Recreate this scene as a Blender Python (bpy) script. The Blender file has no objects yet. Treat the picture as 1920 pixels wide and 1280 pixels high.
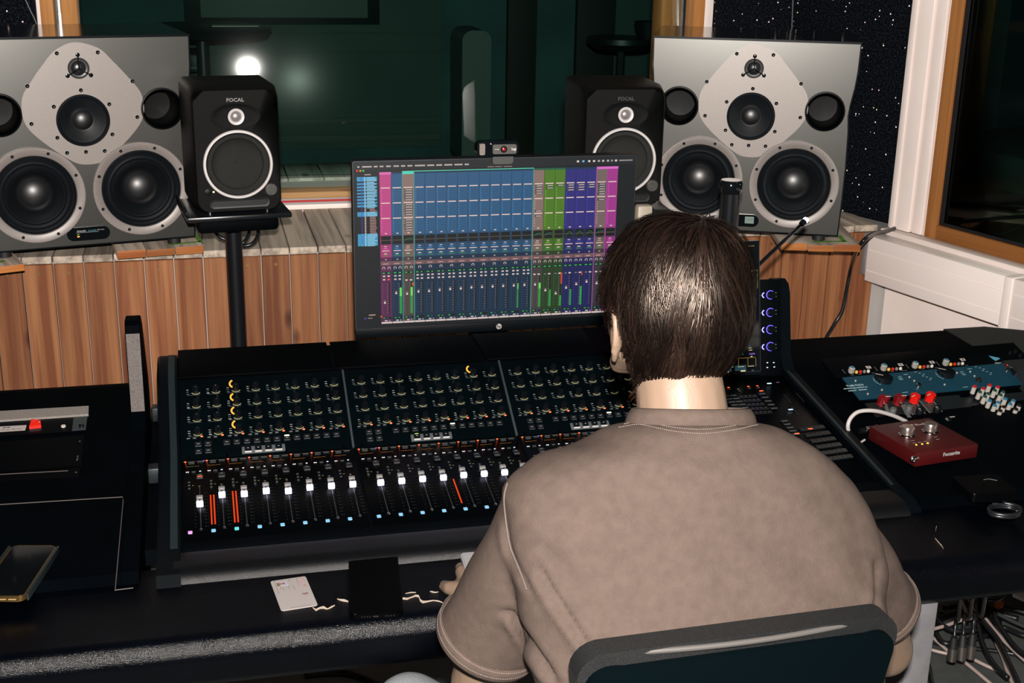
import bpy, bmesh, math, random
import numpy as np
from mathutils import Vector, Matrix, noise
from mathutils.bvhtree import BVHTree
PI = math.pi
random.seed(7)
SC = bpy.context.scene
COL = SC.collection
# ------------------------------------------------------------ camera
HC = 1.72
FPX = 2432.5
PITCH, ROLL, YAW = math.radians(17.935), -math.radians(1.0996), math.radians(13.848)
cy_, sy_ = math.cos(YAW), math.sin(YAW)
FWD = Vector((sy_*math.cos(PITCH), cy_*math.cos(PITCH), -math.sin(PITCH)))
R0 = Vector((cy_, -sy_, 0)); D0 = FWD.cross(R0)
RIGHT = math.cos(ROLL)*R0 + math.sin(ROLL)*D0
DOWN = -math.sin(ROLL)*R0 + math.cos(ROLL)*D0
CAM = Vector((0, 0, HC))
cd = bpy.data.cameras.new('camera'); cam = bpy.data.objects.new('camera', cd); COL.objects.link(cam)
cd.sensor_width = 36; cd.lens = FPX*36/1920; cd.clip_start = 0.05; cd.clip_end = 60
m3 = Matrix((RIGHT, -DOWN, -FWD)).transposed()
cam.matrix_world = Matrix.Translation(CAM) @ m3.to_4x4()
SC.camera = cam
def ray(x, y):
    return RIGHT*((x-960)/FPX) + DOWN*((y-640)/FPX) + FWD
def at(x, y, X=None, Y=None, Z=None, d=None, pl=None):
    """world point seen at picture point x, y on a plane of the room"""
    r = ray(x, y)
    if Y is not None: t = Y/r.y
    elif Z is not None: t = (Z-HC)/r.z
    elif X is not None: t = X/r.x
    elif d is not None: t = d
    else: t = (Vector(pl[0])-CAM).dot(pl[1])/r.dot(pl[1])
    return CAM + r*t
def pj(p):
    v = Vector(p)-CAM; z = v.dot(FWD)
    return 960+FPX*v.dot(RIGHT)/z, 640+FPX*v.dot(DOWN)/z
# ------------------------------------------------------------ light: the camera's own flash in a dark room, screens do the rest
def lamp(name, kind, loc, energy, color=(1, 1, 1), size=.1, size_y=None, target=None):
    l = bpy.data.lights.new(name, kind); l.energy = energy; l.color = color
    if kind == 'AREA':
        l.size = size
        if size_y: l.shape = 'RECTANGLE'; l.size_y = size_y
    else: l.shadow_soft_size = size
    o = bpy.data.objects.new(name, l); COL.objects.link(o); o.location = loc
    if target is not None: o.rotation_euler = (Vector(target)-Vector(loc)).to_track_quat('-Z', 'Y').to_euler()
    return o
FLASH = CAM - DOWN*.115 - FWD*.05 + RIGHT*.01
lamp('camera_flash', 'AREA', FLASH, 170, (1, .925, .865), .05, .035, FLASH + FWD*2 - DOWN*.25)
w = bpy.data.worlds.new('night'); SC.world = w; w.use_nodes = True
w.node_tree.nodes['Background'].inputs[0].default_value = (.10, .30, .42, 1)
w.node_tree.nodes['Background'].inputs[1].default_value = .009
SC.view_settings.view_transform = 'Standard'; SC.view_settings.look = 'None'
SC.view_settings.exposure = 0.0; SC.view_settings.gamma = 1.0
SC.view_settings.use_curve_mapping = False
SC.cycles.max_bounces = 6; SC.cycles.use_adaptive_sampling = True
# ------------------------------------------------------------ materials
MATS = {}
REFL = .62        # overall reflectance of the surfaces against the strength of the flash
def _n(nt, t, **k):
    n = nt.nodes.new(t)
    for a, b in k.items(): setattr(n, a, b)
    return n
def mat(name, col, rough=.5, metal=0., spec=.5, nscale=0, namt=0., bump=0., bscale=200, coat=0., emit=None, estr=0., trans=0., aniso=0., col2=None, detail=3, stretch=None):
    """procedural principled material with noise colour and fine bump"""
    if name in MATS: return MATS[name]
    col = tuple(c*REFL for c in col); col2 = col2 and tuple(c*REFL for c in col2)
    m = bpy.data.materials.new(name); m.use_nodes = True; nt = m.node_tree
    b = nt.nodes['Principled BSDF']
    b.inputs['Base Color'].default_value = (*col, 1); b.inputs['Roughness'].default_value = rough
    b.inputs['Metallic'].default_value = metal; b.inputs['Specular IOR Level'].default_value = spec
    if coat: b.inputs['Coat Weight'].default_value = coat; b.inputs['Coat Roughness'].default_value = .08
    if trans: b.inputs['Transmission Weight'].default_value = trans
    if emit: b.inputs['Emission Color'].default_value = (*emit, 1); b.inputs['Emission Strength'].default_value = estr
    if nscale or bump:
        tc = _n(nt, 'ShaderNodeTexCoord')
        src = tc.outputs['Object']
        if stretch:
            mp = _n(nt, 'ShaderNodeMapping'); mp.inputs['Scale'].default_value = stretch
            nt.links.new(src, mp.inputs['Vector']); src = mp.outputs['Vector']
    if nscale:
        nz = _n(nt, 'ShaderNodeTexNoise'); nz.inputs['Scale'].default_value = nscale; nz.inputs['Detail'].default_value = detail
        rp = _n(nt, 'ShaderNodeValToRGB')
        c2 = col2 or tuple(c*(1-namt) for c in col)
        rp.color_ramp.elements[0].color = (*c2, 1); rp.color_ramp.elements[1].color = (*[c*(1+namt*.4) for c in col], 1)
        rp.color_ramp.elements[0].position = .32; rp.color_ramp.elements[1].position = .68
        nt.links.new(src, nz.inputs['Vector']); nt.links.new(nz.outputs['Fac'], rp.inputs[0]); nt.links.new(rp.outputs[0], b.inputs['Base Color'])
    if bump:
        nb = _n(nt, 'ShaderNodeTexNoise'); nb.inputs['Scale'].default_value = bscale; nb.inputs['Detail'].default_value = 2
        bp = _n(nt, 'ShaderNodeBump'); bp.inputs['Strength'].default_value = bump; bp.inputs['Distance'].default_value = .002
        nt.links.new(src, nb.inputs['Vector']); nt.links.new(nb.outputs['Fac'], bp.inputs['Height']); nt.links.new(bp.outputs[0], b.inputs['Normal'])
    MATS[name] = m
    return m
def emis(name, col, s):
    if name in MATS: return MATS[name]
    m = mat(name, tuple(c*.3 for c in col), .4, emit=col, estr=s)
    return m
def wood(name, light, dark, knot, axis=2, ringscale=9.):
    """pine: long soft grain, growth bands and dark knots, different on every board"""
    light, dark, knot = [tuple(c*REFL for c in q) for q in (light, dark, knot)]
    m = bpy.data.materials.new(name); m.use_nodes = True; nt = m.node_tree; L = nt.links.new
    b = nt.nodes['Principled BSDF']; b.inputs['Roughness'].default_value = .62; b.inputs['Specular IOR Level'].default_value = .25
    tc = _n(nt, 'ShaderNodeTexCoord'); oi = _n(nt, 'ShaderNodeObjectInfo')
    mul = _n(nt, 'ShaderNodeVectorMath', operation='SCALE'); cmb = _n(nt, 'ShaderNodeCombineXYZ')
    for i in range(3): L(oi.outputs['Random'], cmb.inputs[i])
    L(cmb.outputs[0], mul.inputs[0]); mul.inputs['Scale'].default_value = 37.
    add = _n(nt, 'ShaderNodeVectorMath', operation='ADD'); L(tc.outputs['Object'], add.inputs[0]); L(mul.outputs[0], add.inputs[1])
    sc = [26., 26., 26.]; sc[axis] = 1.1
    mp = _n(nt, 'ShaderNodeMapping'); mp.inputs['Scale'].default_value = sc; L(add.outputs[0], mp.inputs['Vector'])
    nz = _n(nt, 'ShaderNodeTexNoise'); nz.inputs['Scale'].default_value = 1.3; nz.inputs['Detail'].default_value = 5; nz.inputs['Distortion'].default_value = .35
    L(mp.outputs[0], nz.inputs['Vector'])
    sc2 = [130., 130., 130.]; sc2[axis] = 3.
    mp2 = _n(nt, 'ShaderNodeMapping'); mp2.inputs['Scale'].default_value = sc2; L(add.outputs[0], mp2.inputs['Vector'])
    nf = _n(nt, 'ShaderNodeTexNoise'); nf.inputs['Scale'].default_value = 1.; nf.inputs['Detail'].default_value = 3; L(mp2.outputs[0], nf.inputs['Vector'])
    ma = _n(nt, 'ShaderNodeMath', operation='MULTIPLY_ADD'); L(nf.outputs['Fac'], ma.inputs[0]); ma.inputs[1].default_value = .35; L(nz.outputs['Fac'], ma.inputs[2])
    rp = _n(nt, 'ShaderNodeValToRGB'); e = rp.color_ramp.elements
    e[0].position = .50; e[0].color = (*light, 1); e[1].position = .82; e[1].color = (*dark, 1)
    L(ma.outputs[0], rp.inputs[0])
    # knots
    sk = [9., 9., 9.]; sk[axis] = 4.2
    mk = _n(nt, 'ShaderNodeMapping'); mk.inputs['Scale'].default_value = sk; L(add.outputs[0], mk.inputs['Vector'])
    vo = _n(nt, 'ShaderNodeTexVoronoi'); vo.inputs['Scale'].default_value = 1.; vo.inputs['Randomness'].default_value = 1.; L(mk.outputs[0], vo.inputs['Vector'])
    kr = _n(nt, 'ShaderNodeValToRGB'); k = kr.color_ramp.elements
    k[0].position = .055; k[0].color = (1, 1, 1, 1); k[1].position = .16; k[1].color = (0, 0, 0, 1)
    L(vo.outputs['Distance'], kr.inputs[0])
    mx = _n(nt, 'ShaderNodeMix', data_type='RGBA'); L(kr.outputs[0], mx.inputs[0]); L(rp.outputs[0], mx.inputs[6]); mx.inputs[7].default_value = (*knot, 1)
    hsv = _n(nt, 'ShaderNodeHueSaturation'); mr = _n(nt, 'ShaderNodeMapRange'); L(oi.outputs['Random'], mr.inputs[0]); mr.inputs[3].default_value = .78; mr.inputs[4].default_value = 1.15
    L(mr.outputs[0], hsv.inputs['Value']); L(mx.outputs[2], hsv.inputs['Color']); L(hsv.outputs[0], b.inputs['Base Color'])
    bp = _n(nt, 'ShaderNodeBump'); bp.inputs['Strength'].default_value = .25; bp.inputs['Distance'].default_value = .001
    L(nf.outputs['Fac'], bp.inputs['Height']); L(bp.outputs[0], b.inputs['Normal'])
    MATS[name] = m
    return m
PINE = wood('pine_boards', (.52, .225, .095), (.27, .088, .036), (.11, .03, .015))
PINE_END = wood('pine_end_grain', (.72, .27, .07), (.42, .12, .03), (.3, .07, .02), axis=0)
GREYW = wood('weathered_boards', (.92, .77, .62), (.41, .335, .275), (.16, .13, .11), axis=1)
SPRUCE = wood('orange_window_wood', (.74, .34, .10), (.52, .20, .05), (.25, .08, .02))
BLACK = mat('black_plastic', (.003, .0045, .006), .45, spec=.2, nscale=60, namt=.3, bump=.15, bscale=900)
BLACKG = mat('gloss_black', (.006, .008, .010), .08, coat=.3)
BLACKM = mat('matt_black_paint', (.0012, .0022, .0034), .6, spec=.03, nscale=14, namt=.3, bump=.2, bscale=1400)
LEATHER = mat('black_leatherette', (.0006, .0013, .0030), .20, spec=.22, nscale=30, namt=.3, bump=.45, bscale=750)
VINYL = mat('black_desk_vinyl', (.0008, .0018, .0032), .6, spec=.015, nscale=8, namt=.35, bump=.3, bscale=1500)
DKMETAL = mat('dark_steel', (.06, .075, .085), .42, .7, nscale=90, namt=.2)
GREYMET = mat('grey_powder_coat', (.30, .27, .26), .55, .0, nscale=350, namt=.35, bump=.4, bscale=1300)
SILVER = mat('brushed_silver', (.75, .73, .70), .28, 1., nscale=120, namt=.1)
CHROME = mat('polished_chrome', (.85, .85, .85), .12, 1.)
WHITEP = mat('white_wall_paint', (1.45, 1.28, 1.20), .6, nscale=5, namt=.06, bump=.1, bscale=160)
WHITEG = mat('white_plastic_duct', (1.48, 1.33, 1.26), .38, nscale=3, namt=.04)
RUBBER = mat('black_rubber', (.008, .009, .011), .6)
CABLEB = mat('black_cable_jacket', (.010, .012, .015), .32)
CABLEW = mat('pale_cable_jacket', (.62, .50, .45), .45, nscale=20, namt=.1)
RED = mat('red_gloss_plastic', (.62, .02, .015), .25)
# ------------------------------------------------------------ mesh helpers
def newmesh(name, bm, mats, smooth=False):
    me = bpy.data.meshes.new(name)
    bm.normal_update(); bm.to_mesh(me); bm.free()
    for m in (mats if isinstance(mats, (list, tuple)) else [mats]): me.materials.append(m)
    if smooth is True:
        for p in me.polygons: p.use_smooth = True
    elif smooth:
        for p in me.polygons: p.use_smooth = True
        me.set_sharp_from_angle(angle=math.radians(smooth))
    return me
def obj(name, bm, mats, parent=None, smooth=35, mw=None, **props):
    me = newmesh(name, bm, mats, smooth) if not isinstance(bm, bpy.types.Mesh) else bm
    o = bpy.data.objects.new(name, me); COL.objects.link(o)
    if parent is not None: o.parent = parent
    if mw is not None: o.matrix_local = mw
    for k, v in props.items(): o[k] = v
    return o
def tag(o, label, cat, group=None):
    o['label'] = label; o['category'] = cat
    if group: o['group'] = group
    return o
def thing(name, label, cat, mw=None, group=None):
    o = bpy.data.objects.new(name, None); COL.objects.link(o); o.empty_display_size = .05
    if mw is not None: o.matrix_world = mw
    return tag(o, label, cat, group)
def struct(name, bm, mats, parent=None, smooth=35, mw=None):
    o = obj(name, bm, mats, parent, smooth, mw)
    if parent is None: o['kind'] = 'structure'
    return o
def frame(o, x, y, z=None):
    """matrix with origin o, axes x, y, z"""
    x = Vector(x).normalized(); y = Vector(y).normalized(); z = Vector(z).normalized() if z is not None else x.cross(y).normalized()
    m = Matrix((x, y, z)).transposed().to_4x4(); m.translation = Vector(o); return m
def T(x, y=0, z=0): return Matrix.Translation((x, y, z))
def RX(a): return Matrix.Rotation(a, 4, 'X')
def RY(a): return Matrix.Rotation(a, 4, 'Y')
def RZ(a): return Matrix.Rotation(a, 4, 'Z')
def box(bm, c, s, mi=0, mw=None, bev=0., seg=2):
    r = bmesh.ops.create_cube(bm, size=1.); vs = r['verts']
    bmesh.ops.scale(bm, vec=s, verts=vs); bmesh.ops.translate(bm, vec=c, verts=vs)
    fs = set(f for v in vs for f in v.link_faces)
    for f in fs: f.material_index = mi
    if bev:
        es = list(set(e for v in vs for e in v.link_edges))
        g = bmesh.ops.bevel(bm, geom=es, offset=bev, segments=seg, affect='EDGES', profile=.5)
        vs = list(set(v for f in g['faces'] for v in f.verts) | set(v for v in vs if v.is_valid))
        for f in g['faces']: f.material_index = mi
    if mw is not None: bmesh.ops.transform(bm, matrix=mw, verts=vs)
    return vs
def lathe(bm, prof, mw=None, seg=32, mi=0, cap=True, mis=None):
    """profile (r, h) turned about local z"""
    rings = []
    for r, h in prof:
        if r < 1e-6: rings.append([bm.verts.new((0, 0, h))])
        else: rings.append([bm.verts.new((r*math.cos(2*PI*k/seg), r*math.sin(2*PI*k/seg), h)) for k in range(seg)])
    for j, (a, b) in enumerate(zip(rings, rings[1:])):
        for k in range(seg):
            k2 = (k+1) % seg
            if len(a) == 1 and len(b) == 1: continue
            if len(a) == 1: f = bm.faces.new((a[0], b[k], b[k2]))
            elif len(b) == 1: f = bm.faces.new((a[k], b[0], a[k2]))
            else: f = bm.faces.new((a[k], b[k], b[k2], a[k2]))
            f.material_index = mis[j] if mis else mi
    if cap:
        for rg, fl in ((rings[0], 0), (rings[-1], 1)):
            if len(rg) > 1:
                f = bm.faces.new(rg if not fl else rg); f.material_index = mi
    vs = [v for r in rings for v in r]
    if mw is not None: bmesh.ops.transform(bm, matrix=mw, verts=vs)
    return vs
def cyl(bm, p0, p1, r, r2=None, seg=16, mi=0):
    p0, p1 = Vector(p0), Vector(p1); d = p1-p0
    q = d.to_track_quat('Z', 'Y').to_matrix().to_4x4(); q.translation = p0
    return lathe(bm, [(r, 0), (r if r2 is None else r2, d.length)], q, seg, mi)
def tube(bm, pts, r, seg=8, mi=0, rs=None):
    pts = [Vector(p) for p in pts]; rings = []; up = None
    for i, p in enumerate(pts):
        t = (pts[min(i+1, len(pts)-1)]-pts[max(i-1, 0)]).normalized()
        if up is None: up = t.orthogonal().normalized()
        up = (up - t*up.dot(t)).normalized(); b = t.cross(up); rr = rs[i] if rs else r
        rings.append([bm.verts.new(p+up*(rr*math.cos(2*PI*k/seg))+b*(rr*math.sin(2*PI*k/seg))) for k in range(seg)])
    for a, b in zip(rings, rings[1:]):
        for k in range(seg):
            f = bm.faces.new((a[k], a[(k+1) % seg], b[(k+1) % seg], b[k])); f.material_index = mi
    for rg in (rings[0][::-1], rings[-1]):
        f = bm.faces.new(rg); f.material_index = mi
    return [v for r_ in rings for v in r_]
def spline(pts, n=8):
    """Catmull-Rom through pts"""
    P = [Vector(p) for p in pts]; P = [P[0]*2-P[1]]+P+[P[-1]*2-P[-2]]; out = []
    for i in range(1, len(P)-2):
        a, b, c, d = P[i-1:i+3]
        for k in range(n):
            t = k/n
            out.append(.5*((2*b)+(c-a)*t+(2*a-5*b+4*c-d)*t*t+(3*b-a-3*c+d)*t**3))
    out.append(P[-2]); return out
def prism(bm, poly, h, mw=None, mi=0, mi_side=None, bev=0):
    """polygon in local xy extruded from z=0 to z=h"""
    a = [bm.verts.new((x, y, 0)) for x, y in poly]; b = [bm.verts.new((x, y, h)) for x, y in poly]
    f = bm.faces.new(a[::-1]); f.material_index = mi; f = bm.faces.new(b); f.material_index = mi
    n = len(poly)
    for k in range(n):
        f = bm.faces.new((a[k], a[(k+1) % n], b[(k+1) % n], b[k])); f.material_index = mi if mi_side is None else mi_side
    vs = a+b
    if mw is not None: bmesh.ops.transform(bm, matrix=mw, verts=vs)
    return vs
def rrect(w, h, r, n=5, cx=0, cy=0):
    out = []
    for sx, sy, a0 in ((1, 1, 0), (-1, 1, 90), (-1, -1, 180), (1, -1, 270)):
        for k in range(n+1):
            a = math.radians(a0+90*k/n)
            out.append((cx+sx*(w/2-r)+r*math.cos(a), cy+sy*(h/2-r)+r*math.sin(a)))
    return out
def annulus(bm, r0, r1, h, mw=None, seg=48, mi=0):
    return lathe(bm, [(r0, 0), (r0, h), (r1, h), (r1, 0), (r0, 0)], mw, seg, mi, cap=False)
def text(name, s, size, mw, m, parent=None, depth=.0003, bold=0., align='CENTER', sx=1.):
    """flat lettering as a mesh lying in local xy of mw"""
    c = bpy.data.curves.new(name, 'FONT'); c.body = s; c.size = size; c.extrude = depth; c.align_x = align; c.align_y = 'CENTER'; c.offset = bold; c.resolution_u = 2
    t = bpy.data.objects.new(name+'_c', c); COL.objects.link(t)
    me = bpy.data.meshes.new_from_object(t, depsgraph=bpy.context.evaluated_depsgraph_get())
    bpy.data.objects.remove(t); bpy.data.curves.remove(c)
    me.materials.clear(); me.materials.append(m); me.name = name
    me.transform(Matrix.Diagonal((sx, 1, 1, 1)))
    return obj(name, me, m, parent, mw=mw)
def dup(root, mw, label=None, group=None):
    """copy of a thing with copies of its parts and sub-parts"""
    r = root.copy(); COL.objects.link(r); r.matrix_world = mw
    if label: r['label'] = label
    if group: r['group'] = group
    for ch in list(root.children):
        c = ch.copy(); COL.objects.link(c); c.parent = r
        for g in ch.children:
            d = g.copy(); COL.objects.link(d); d.parent = c
    return r
def inst(name, me, parent, mw, **props):
    o = bpy.data.objects.new(name, me); COL.objects.link(o); o.parent = parent; o.matrix_local = mw
    for k, v in props.items(): o[k] = v
    return o
BM = bmesh.new
def sheet(bm, outer, holes, z=0., th=0., M=None, mi=0, seg=48):
    """flat sheet with round openings, walls of thickness th behind its rims"""
    loops = [outer]+[[(cx+r*math.cos(2*PI*k/seg), cy+r*math.sin(2*PI*k/seg)) for k in range(seg)] for cx, cy, r in holes]
    es, vs = [], []
    for lp_ in loops:
        v = [bm.verts.new((x, y, z)) for x, y in lp_]; vs += v
        n = len(v); es += [bm.edges.new((v[k], v[(k+1) % n])) for k in range(n)]
    g = bmesh.ops.triangle_fill(bm, edges=es, use_beauty=True, use_dissolve=False, normal=(0, 0, 1))
    for f in g['geom']:
        if isinstance(f, bmesh.types.BMFace): f.material_index = mi
    if th:
        i = 0
        for lp_ in loops:
            n = len(lp_); a = vs[i:i+n]; i += n
            b_ = [bm.verts.new(v.co-Vector((0, 0, th))) for v in a]; vs += b_ if False else []
            for k in range(n):
                f = bm.faces.new((a[k], a[(k+1) % n], b_[(k+1) % n], b_[k])); f.material_index = mi
            if M is not None: bmesh.ops.transform(bm, matrix=M, verts=b_)
    if M is not None: bmesh.ops.transform(bm, matrix=M, verts=vs)
    return vs
# ============================================================ the room shell
YB, ZB = 3.50, .86            # front face and top of the timber-clad half wall
YW = 4.00                     # window wall above it
WO = Vector((2.058, 3.508, 0)); WA = math.radians(15.3)
WU = Vector((math.sin(WA), -math.cos(WA), 0))       # along the right wall, towards the camera
WN = Vector((-math.cos(WA), -math.sin(WA), 0))      # out of the right wall, into the room
WM = frame(WO, WU, (0, 0, 1), WN)                   # local x along wall, y up, z into room
WMI = WM.inverted()
def wp(x, y, off=0.):
    return WMI @ at(x, y, pl=(WO+WN*off, WN))
def lbox(bm, x0, x1, y0, y1, z0, z1, mi=0, mw=None, bev=0):
    return box(bm, ((x0+x1)/2, (y0+y1)/2, (z0+z1)/2), (abs(x1-x0), abs(y1-y0), abs(z1-z0)), mi, mw, bev)
FLOORM = mat('grey_linoleum', (.10, .112, .11), .55, nscale=40, namt=.15, bump=.1)
bm = BM(); lbox(bm, -3.2, 4.2, -1.2, 3.6, -.1, 0); struct('floor', bm, FLOORM)
bm = BM(); lbox(bm, -3.2, 4.2, 3.61, 8.6, -.1, 0); struct('floor_live_room', bm, mat('live_floor', (.05, .055, .05), .5, nscale=6, namt=.3))
# ---- half wall in pine boards
bm = BM(); lbox(bm, -1.6, 2.10, YB+.0185, YW-.002, 0, ZB-.021)
wf = struct('wall_front', bm, mat('pale_backing_board', (.62, .60, .58), .7))
X0 = at(99, 500, Y=YB).x; PIT = .0772
k0, k1 = -14, 28
NSH = int((2.055-X0)/PIT)
bm = BM(); box(bm, (0, 0, 0), (PIT-.0026, .018, ZB-.022), bev=.0016, seg=1); plank_me = newmesh('plank', bm, PINE)
bm = BM(); box(bm, (0, 0, 0), (PIT-.003, YW-YB+.002, .02), bev=.0016, seg=1); board_me = newmesh('top_board', bm, GREYW)
scr = BM()
BRASS = mat('brass_screw', (.55, .38, .12), .35, .9)
for k in range(-18, NSH+1):
    x = X0+PIT*(k+.5)
    if x+PIT/2 > 2.055: break
    rz = random.uniform(-.0012, .0012)
    inst('plank', plank_me, wf, T(x, YB+.009+random.uniform(0, .0015), (ZB-.022)/2) @ RZ(rz))
    inst('top_board', board_me, wf, T(x+random.uniform(-.0006, .0006), (YB+YW)/2+.001, ZB-.010+random.uniform(-.0012, .0008)))
    cyl(scr, (x, YB+.0005, ZB-.045), (x, YB-.0012, ZB-.045), .0042, seg=8)
obj('screw_heads', scr, BRASS, wf, kind='stuff')
xl = X0+PIT*(NSH)
# ---- window wall
zt = 2.75
wx0, wx1 = at(88, 45, Y=YW).x-.012, at(1313, 45, Y=YW).x+.002      # opening
zsill = at(590, 371.5, Y=YW-.03).z; zgl = at(590, 358.5, Y=YW-.02).z
bm = BM()
lbox(bm, -1.6, wx0, YW, YW+.34, 0, zt); lbox(bm, wx1, 2.05, YW, YW+.34, 0, zt); lbox(bm, wx0, wx1, YW, YW+.34, 0, zsill-.002); lbox(bm, wx0, wx1, YW, YW+.34, 2.45, zt)
struct('wall_back', bm, WHITEP)
# white skirting on the boards, red line, orange frame
bm = BM(); lbox(bm, wx0-.0, wx1, YW-.018, YW-.0005, ZB+.0005, at(590, 382.5, Y=YW-.018).z, bev=.002); struct('trim_1', bm, WHITEP)
za, zb_ = at(590, 380.5, Y=YW-.022).z, at(590, 373.6, Y=YW-.022).z
bm = BM(); lbox(bm, wx0, wx1, YW-.022, YW-.0005, za-.004, zb_+.006); tr = struct('trim_2', bm, mat('pale_grey_strip', (.55, .52, .52), .5))
bm = BM(); lbox(bm, wx0, wx1, YW-.024, YW-.0222, za+.004, zb_-.001); obj('red_stripe', bm, mat('red_edge_strip', (.72, .02, .02), .35), tr, label='red edge strip')
bm = BM()
win = obj('window_1', BM(), SPRUCE); win['kind'] = 'structure'
def wpart(name, b, m): return obj(name, b, m, win)
b = BM(); lbox(b, wx0, wx1, YW-.03, YW+.05, zsill, zgl, bev=.003); wpart('bottom_rail', b, wood('window_rail_wood', (.80, .47, .20), (.62, .32, .11), (.3, .1, .03), axis=0))
for sx, xa in ((1, wx0), (-1, wx1)):
    b = BM(); lbox(b, xa, xa+sx*.036, YW-.03, YW+.05, zgl-.001, 2.43, bev=.003); wpart('stile', b, SPRUCE)
    b = BM(); lbox(b, xa+sx*.030, xa+sx*.040, YW+.06, YW+.12, zgl-.001, 2.43); wpart('spacer', b, mat('spacer_dark', (.012, .03, .035), .3))
    b = BM(); lbox(b, xa+sx*.0405, xa+sx*.046, YW+.062, YW+.1, zgl, 1.6)
    for q in range(7): lbox(b, xa+sx*.040, xa+sx*.047, YW+.061, YW+.064, 1.30+q*.11, 1.335+q*.11)
    wpart('spacer_bar', b, SILVER)
    b = BM(); lbox(b, xa+sx*.02, xa+sx*.088, YW+.13, YW+.22, zgl-.001, 2.43, bev=.003); wpart('inner_stile', b, SPRUCE)
def glassmat(name, tint, rough=.02, gl=1.0, ior=1.5):
    m = bpy.data.materials.new(name); m.use_nodes = True; nt = m.node_tree; nt.nodes.clear(); L = nt.links.new
    out = _n(nt, 'ShaderNodeOutputMaterial'); tr_ = _n(nt, 'ShaderNodeBsdfTransparent'); tr_.inputs[0].default_value = (*tint, 1)
    g = _n(nt, 'ShaderNodeBsdfGlossy'); g.inputs['Roughness'].default_value = rough; g.inputs[0].default_value = (gl, gl, gl, 1)
    fr = _n(nt, 'ShaderNodeFresnel'); fr.inputs[0].default_value = ior; mx = _n(nt, 'ShaderNodeMixShader')
    L(fr.outputs[0], mx.inputs[0]); L(tr_.outputs[0], mx.inputs[1]); L(g.outputs[0], mx.inputs[2]); L(mx.outputs[0], out.inputs[0])
    MATS[name] = m; return m
def pane(name, px, py, x0, x1, z0, z1, y_at, m, parent):
    """sheet of glass leaning so that the flash is mirrored towards the lens"""
    P = Vector(((x0+x1)/2, y_at, z0))
    n = -ray(px, py).normalized()
    for _ in range(6):          # mirror the flash in the pane and turn the pane until it is seen at px, py
        dd = (FLASH-P).dot(n); F2 = FLASH - n*2*dd
        want = ray(px, py).normalized(); have = (F2-CAM).normalized()
        n = (n - (want-have)*.5).normalized()
    def onp(x, z): return Vector((x, P.y - (n.x*(x-P.x)+n.z*(z-P.z))/n.y, z))
    b = BM(); f = [b.verts.new(onp(x, z)) for x, z in ((x0, z0), (x1, z0), (x1, z1), (x0, z1))]
    b2 = [b.verts.new(v.co+Vector((0, .006, 0))) for v in f]
    b.faces.new(f); b.faces.new(b2[::-1])
    for k in range(4): b.faces.new((f[k], b2[k], b2[(k+1) % 4], f[(k+1) % 4]))
    return obj(name, b, m, parent, smooth=False)
GL1 = glassmat('green_studio_glass', (.88, .94, .92), .022)
pane('glass_pane', 465, 128, wx0+.03, wx1-.03, zgl-.004, 2.42, YW+.052, GL1, win)
GL2 = glassmat('inner_glass', (.90, .97, .94), .12, .004)
pane('inner_pane', 558, 150, wx0+.05, wx1-.05, zgl-.004, 2.42, YW+.25, GL2, win)
b = BM(); lbox(b, wx1-.002, wx1+.035, YW-.012, YW-.0005, ZB+.05, 2.5, bev=.002); lbox(b, wx0-.012, wx0+.002, YW-.012, YW-.0005, ZB+.05, 2.5, bev=.002)
struct('trim_3', b, WHITEP)
# weathered deck boards beyond the glass
zo = zgl-.012
yo0, yo1 = YW+.262, at(590, 306, Z=zo).y
print('deck depth', yo0, yo1)
DECKW = wood('pale_deck_boards', (.95, .90, .80), (.55, .50, .44), (.3, .27, .23), axis=1)
ob = obj('deck_ledge', BM(), DECKW); tag(ob, 'ledge of weathered grey boards on the far side of the glass, left of the screen', 'ledge')
for k in range(6):
    x = .05+k*.118
    b = BM(); lbox(b, x, x+.1145, YW+.262, yo1, zo-.022, zo+random.uniform(-.001, .001), bev=.002)
    obj('board', b, DECKW, ob)
b = BM(); lbox(b, .05, .75, YW+.345, yo1-.02, 0, zo-.024); obj('base', b, mat('dark_base', (.02, .03, .03), .7), ob)
# ---- live room behind the glass
LW = mat('live_wall_paint', (.085, .155, .14), .8, nscale=3, namt=.12)
LWd = mat('live_wall_dark', (.055, .15, .16), .8, nscale=3, namt=.3)
YL = 7.4
bm = BM(); lbox(bm, -4, 5, YL, YL+.1, 0, 3.2); struct('wall_live_room', bm, LWd)
def lp(x, y, Y=YL): return at(x, y, Y=Y)
def lpanel(name, x0, y0, x1, y1, m, th=.03, Y=YL):
    a, c = lp(x0, y0, Y-th), lp(x1, y1, Y-th)
    b = BM(); lbox(b, a.x, c.x, Y-th, Y-.001, c.z, a.z, bev=.004); return b
pw = obj('trim_4', lpanel('', 330, -260, 828, 275, LW, .02), LW); pw['kind'] = 'structure'
for i, (y0, y1) in enumerate(((62, 64), (99, 100), (227, 229), (259, 262))):
    obj('joint', lpanel('', 332, y0, 826, y1, LW, .026, YL), mat('joint_line', (.11, .15, .14), .8), pw)
sc_ = thing('wall_screen', 'large dark-framed screen on the far room wall behind the glass', 'screen', T(lp(540, 45).x, YL, lp(540, 45).z))
def child_world(o, p):
    o.parent = p; o.matrix_parent_inverse = p.matrix_world.inverted(); return o
bpy.context.view_layer.update()
FR = mat('far_dark_frame', (.006, .018, .022), .4)
child_world(obj('frame', lpanel('', 330, -240, 712, 46, FR, .08), FR), sc_)
child_world(obj('display', lpanel('', 362, -236, 690, 34, FR, .085), mat('far_screen_panel', (.17, .24, .22), .35)), sc_)
o = obj('far_loudspeaker', BM(), FR); o.matrix_world = T(lp(868, 100, 6.6).x, 6.6, 0)
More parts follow.
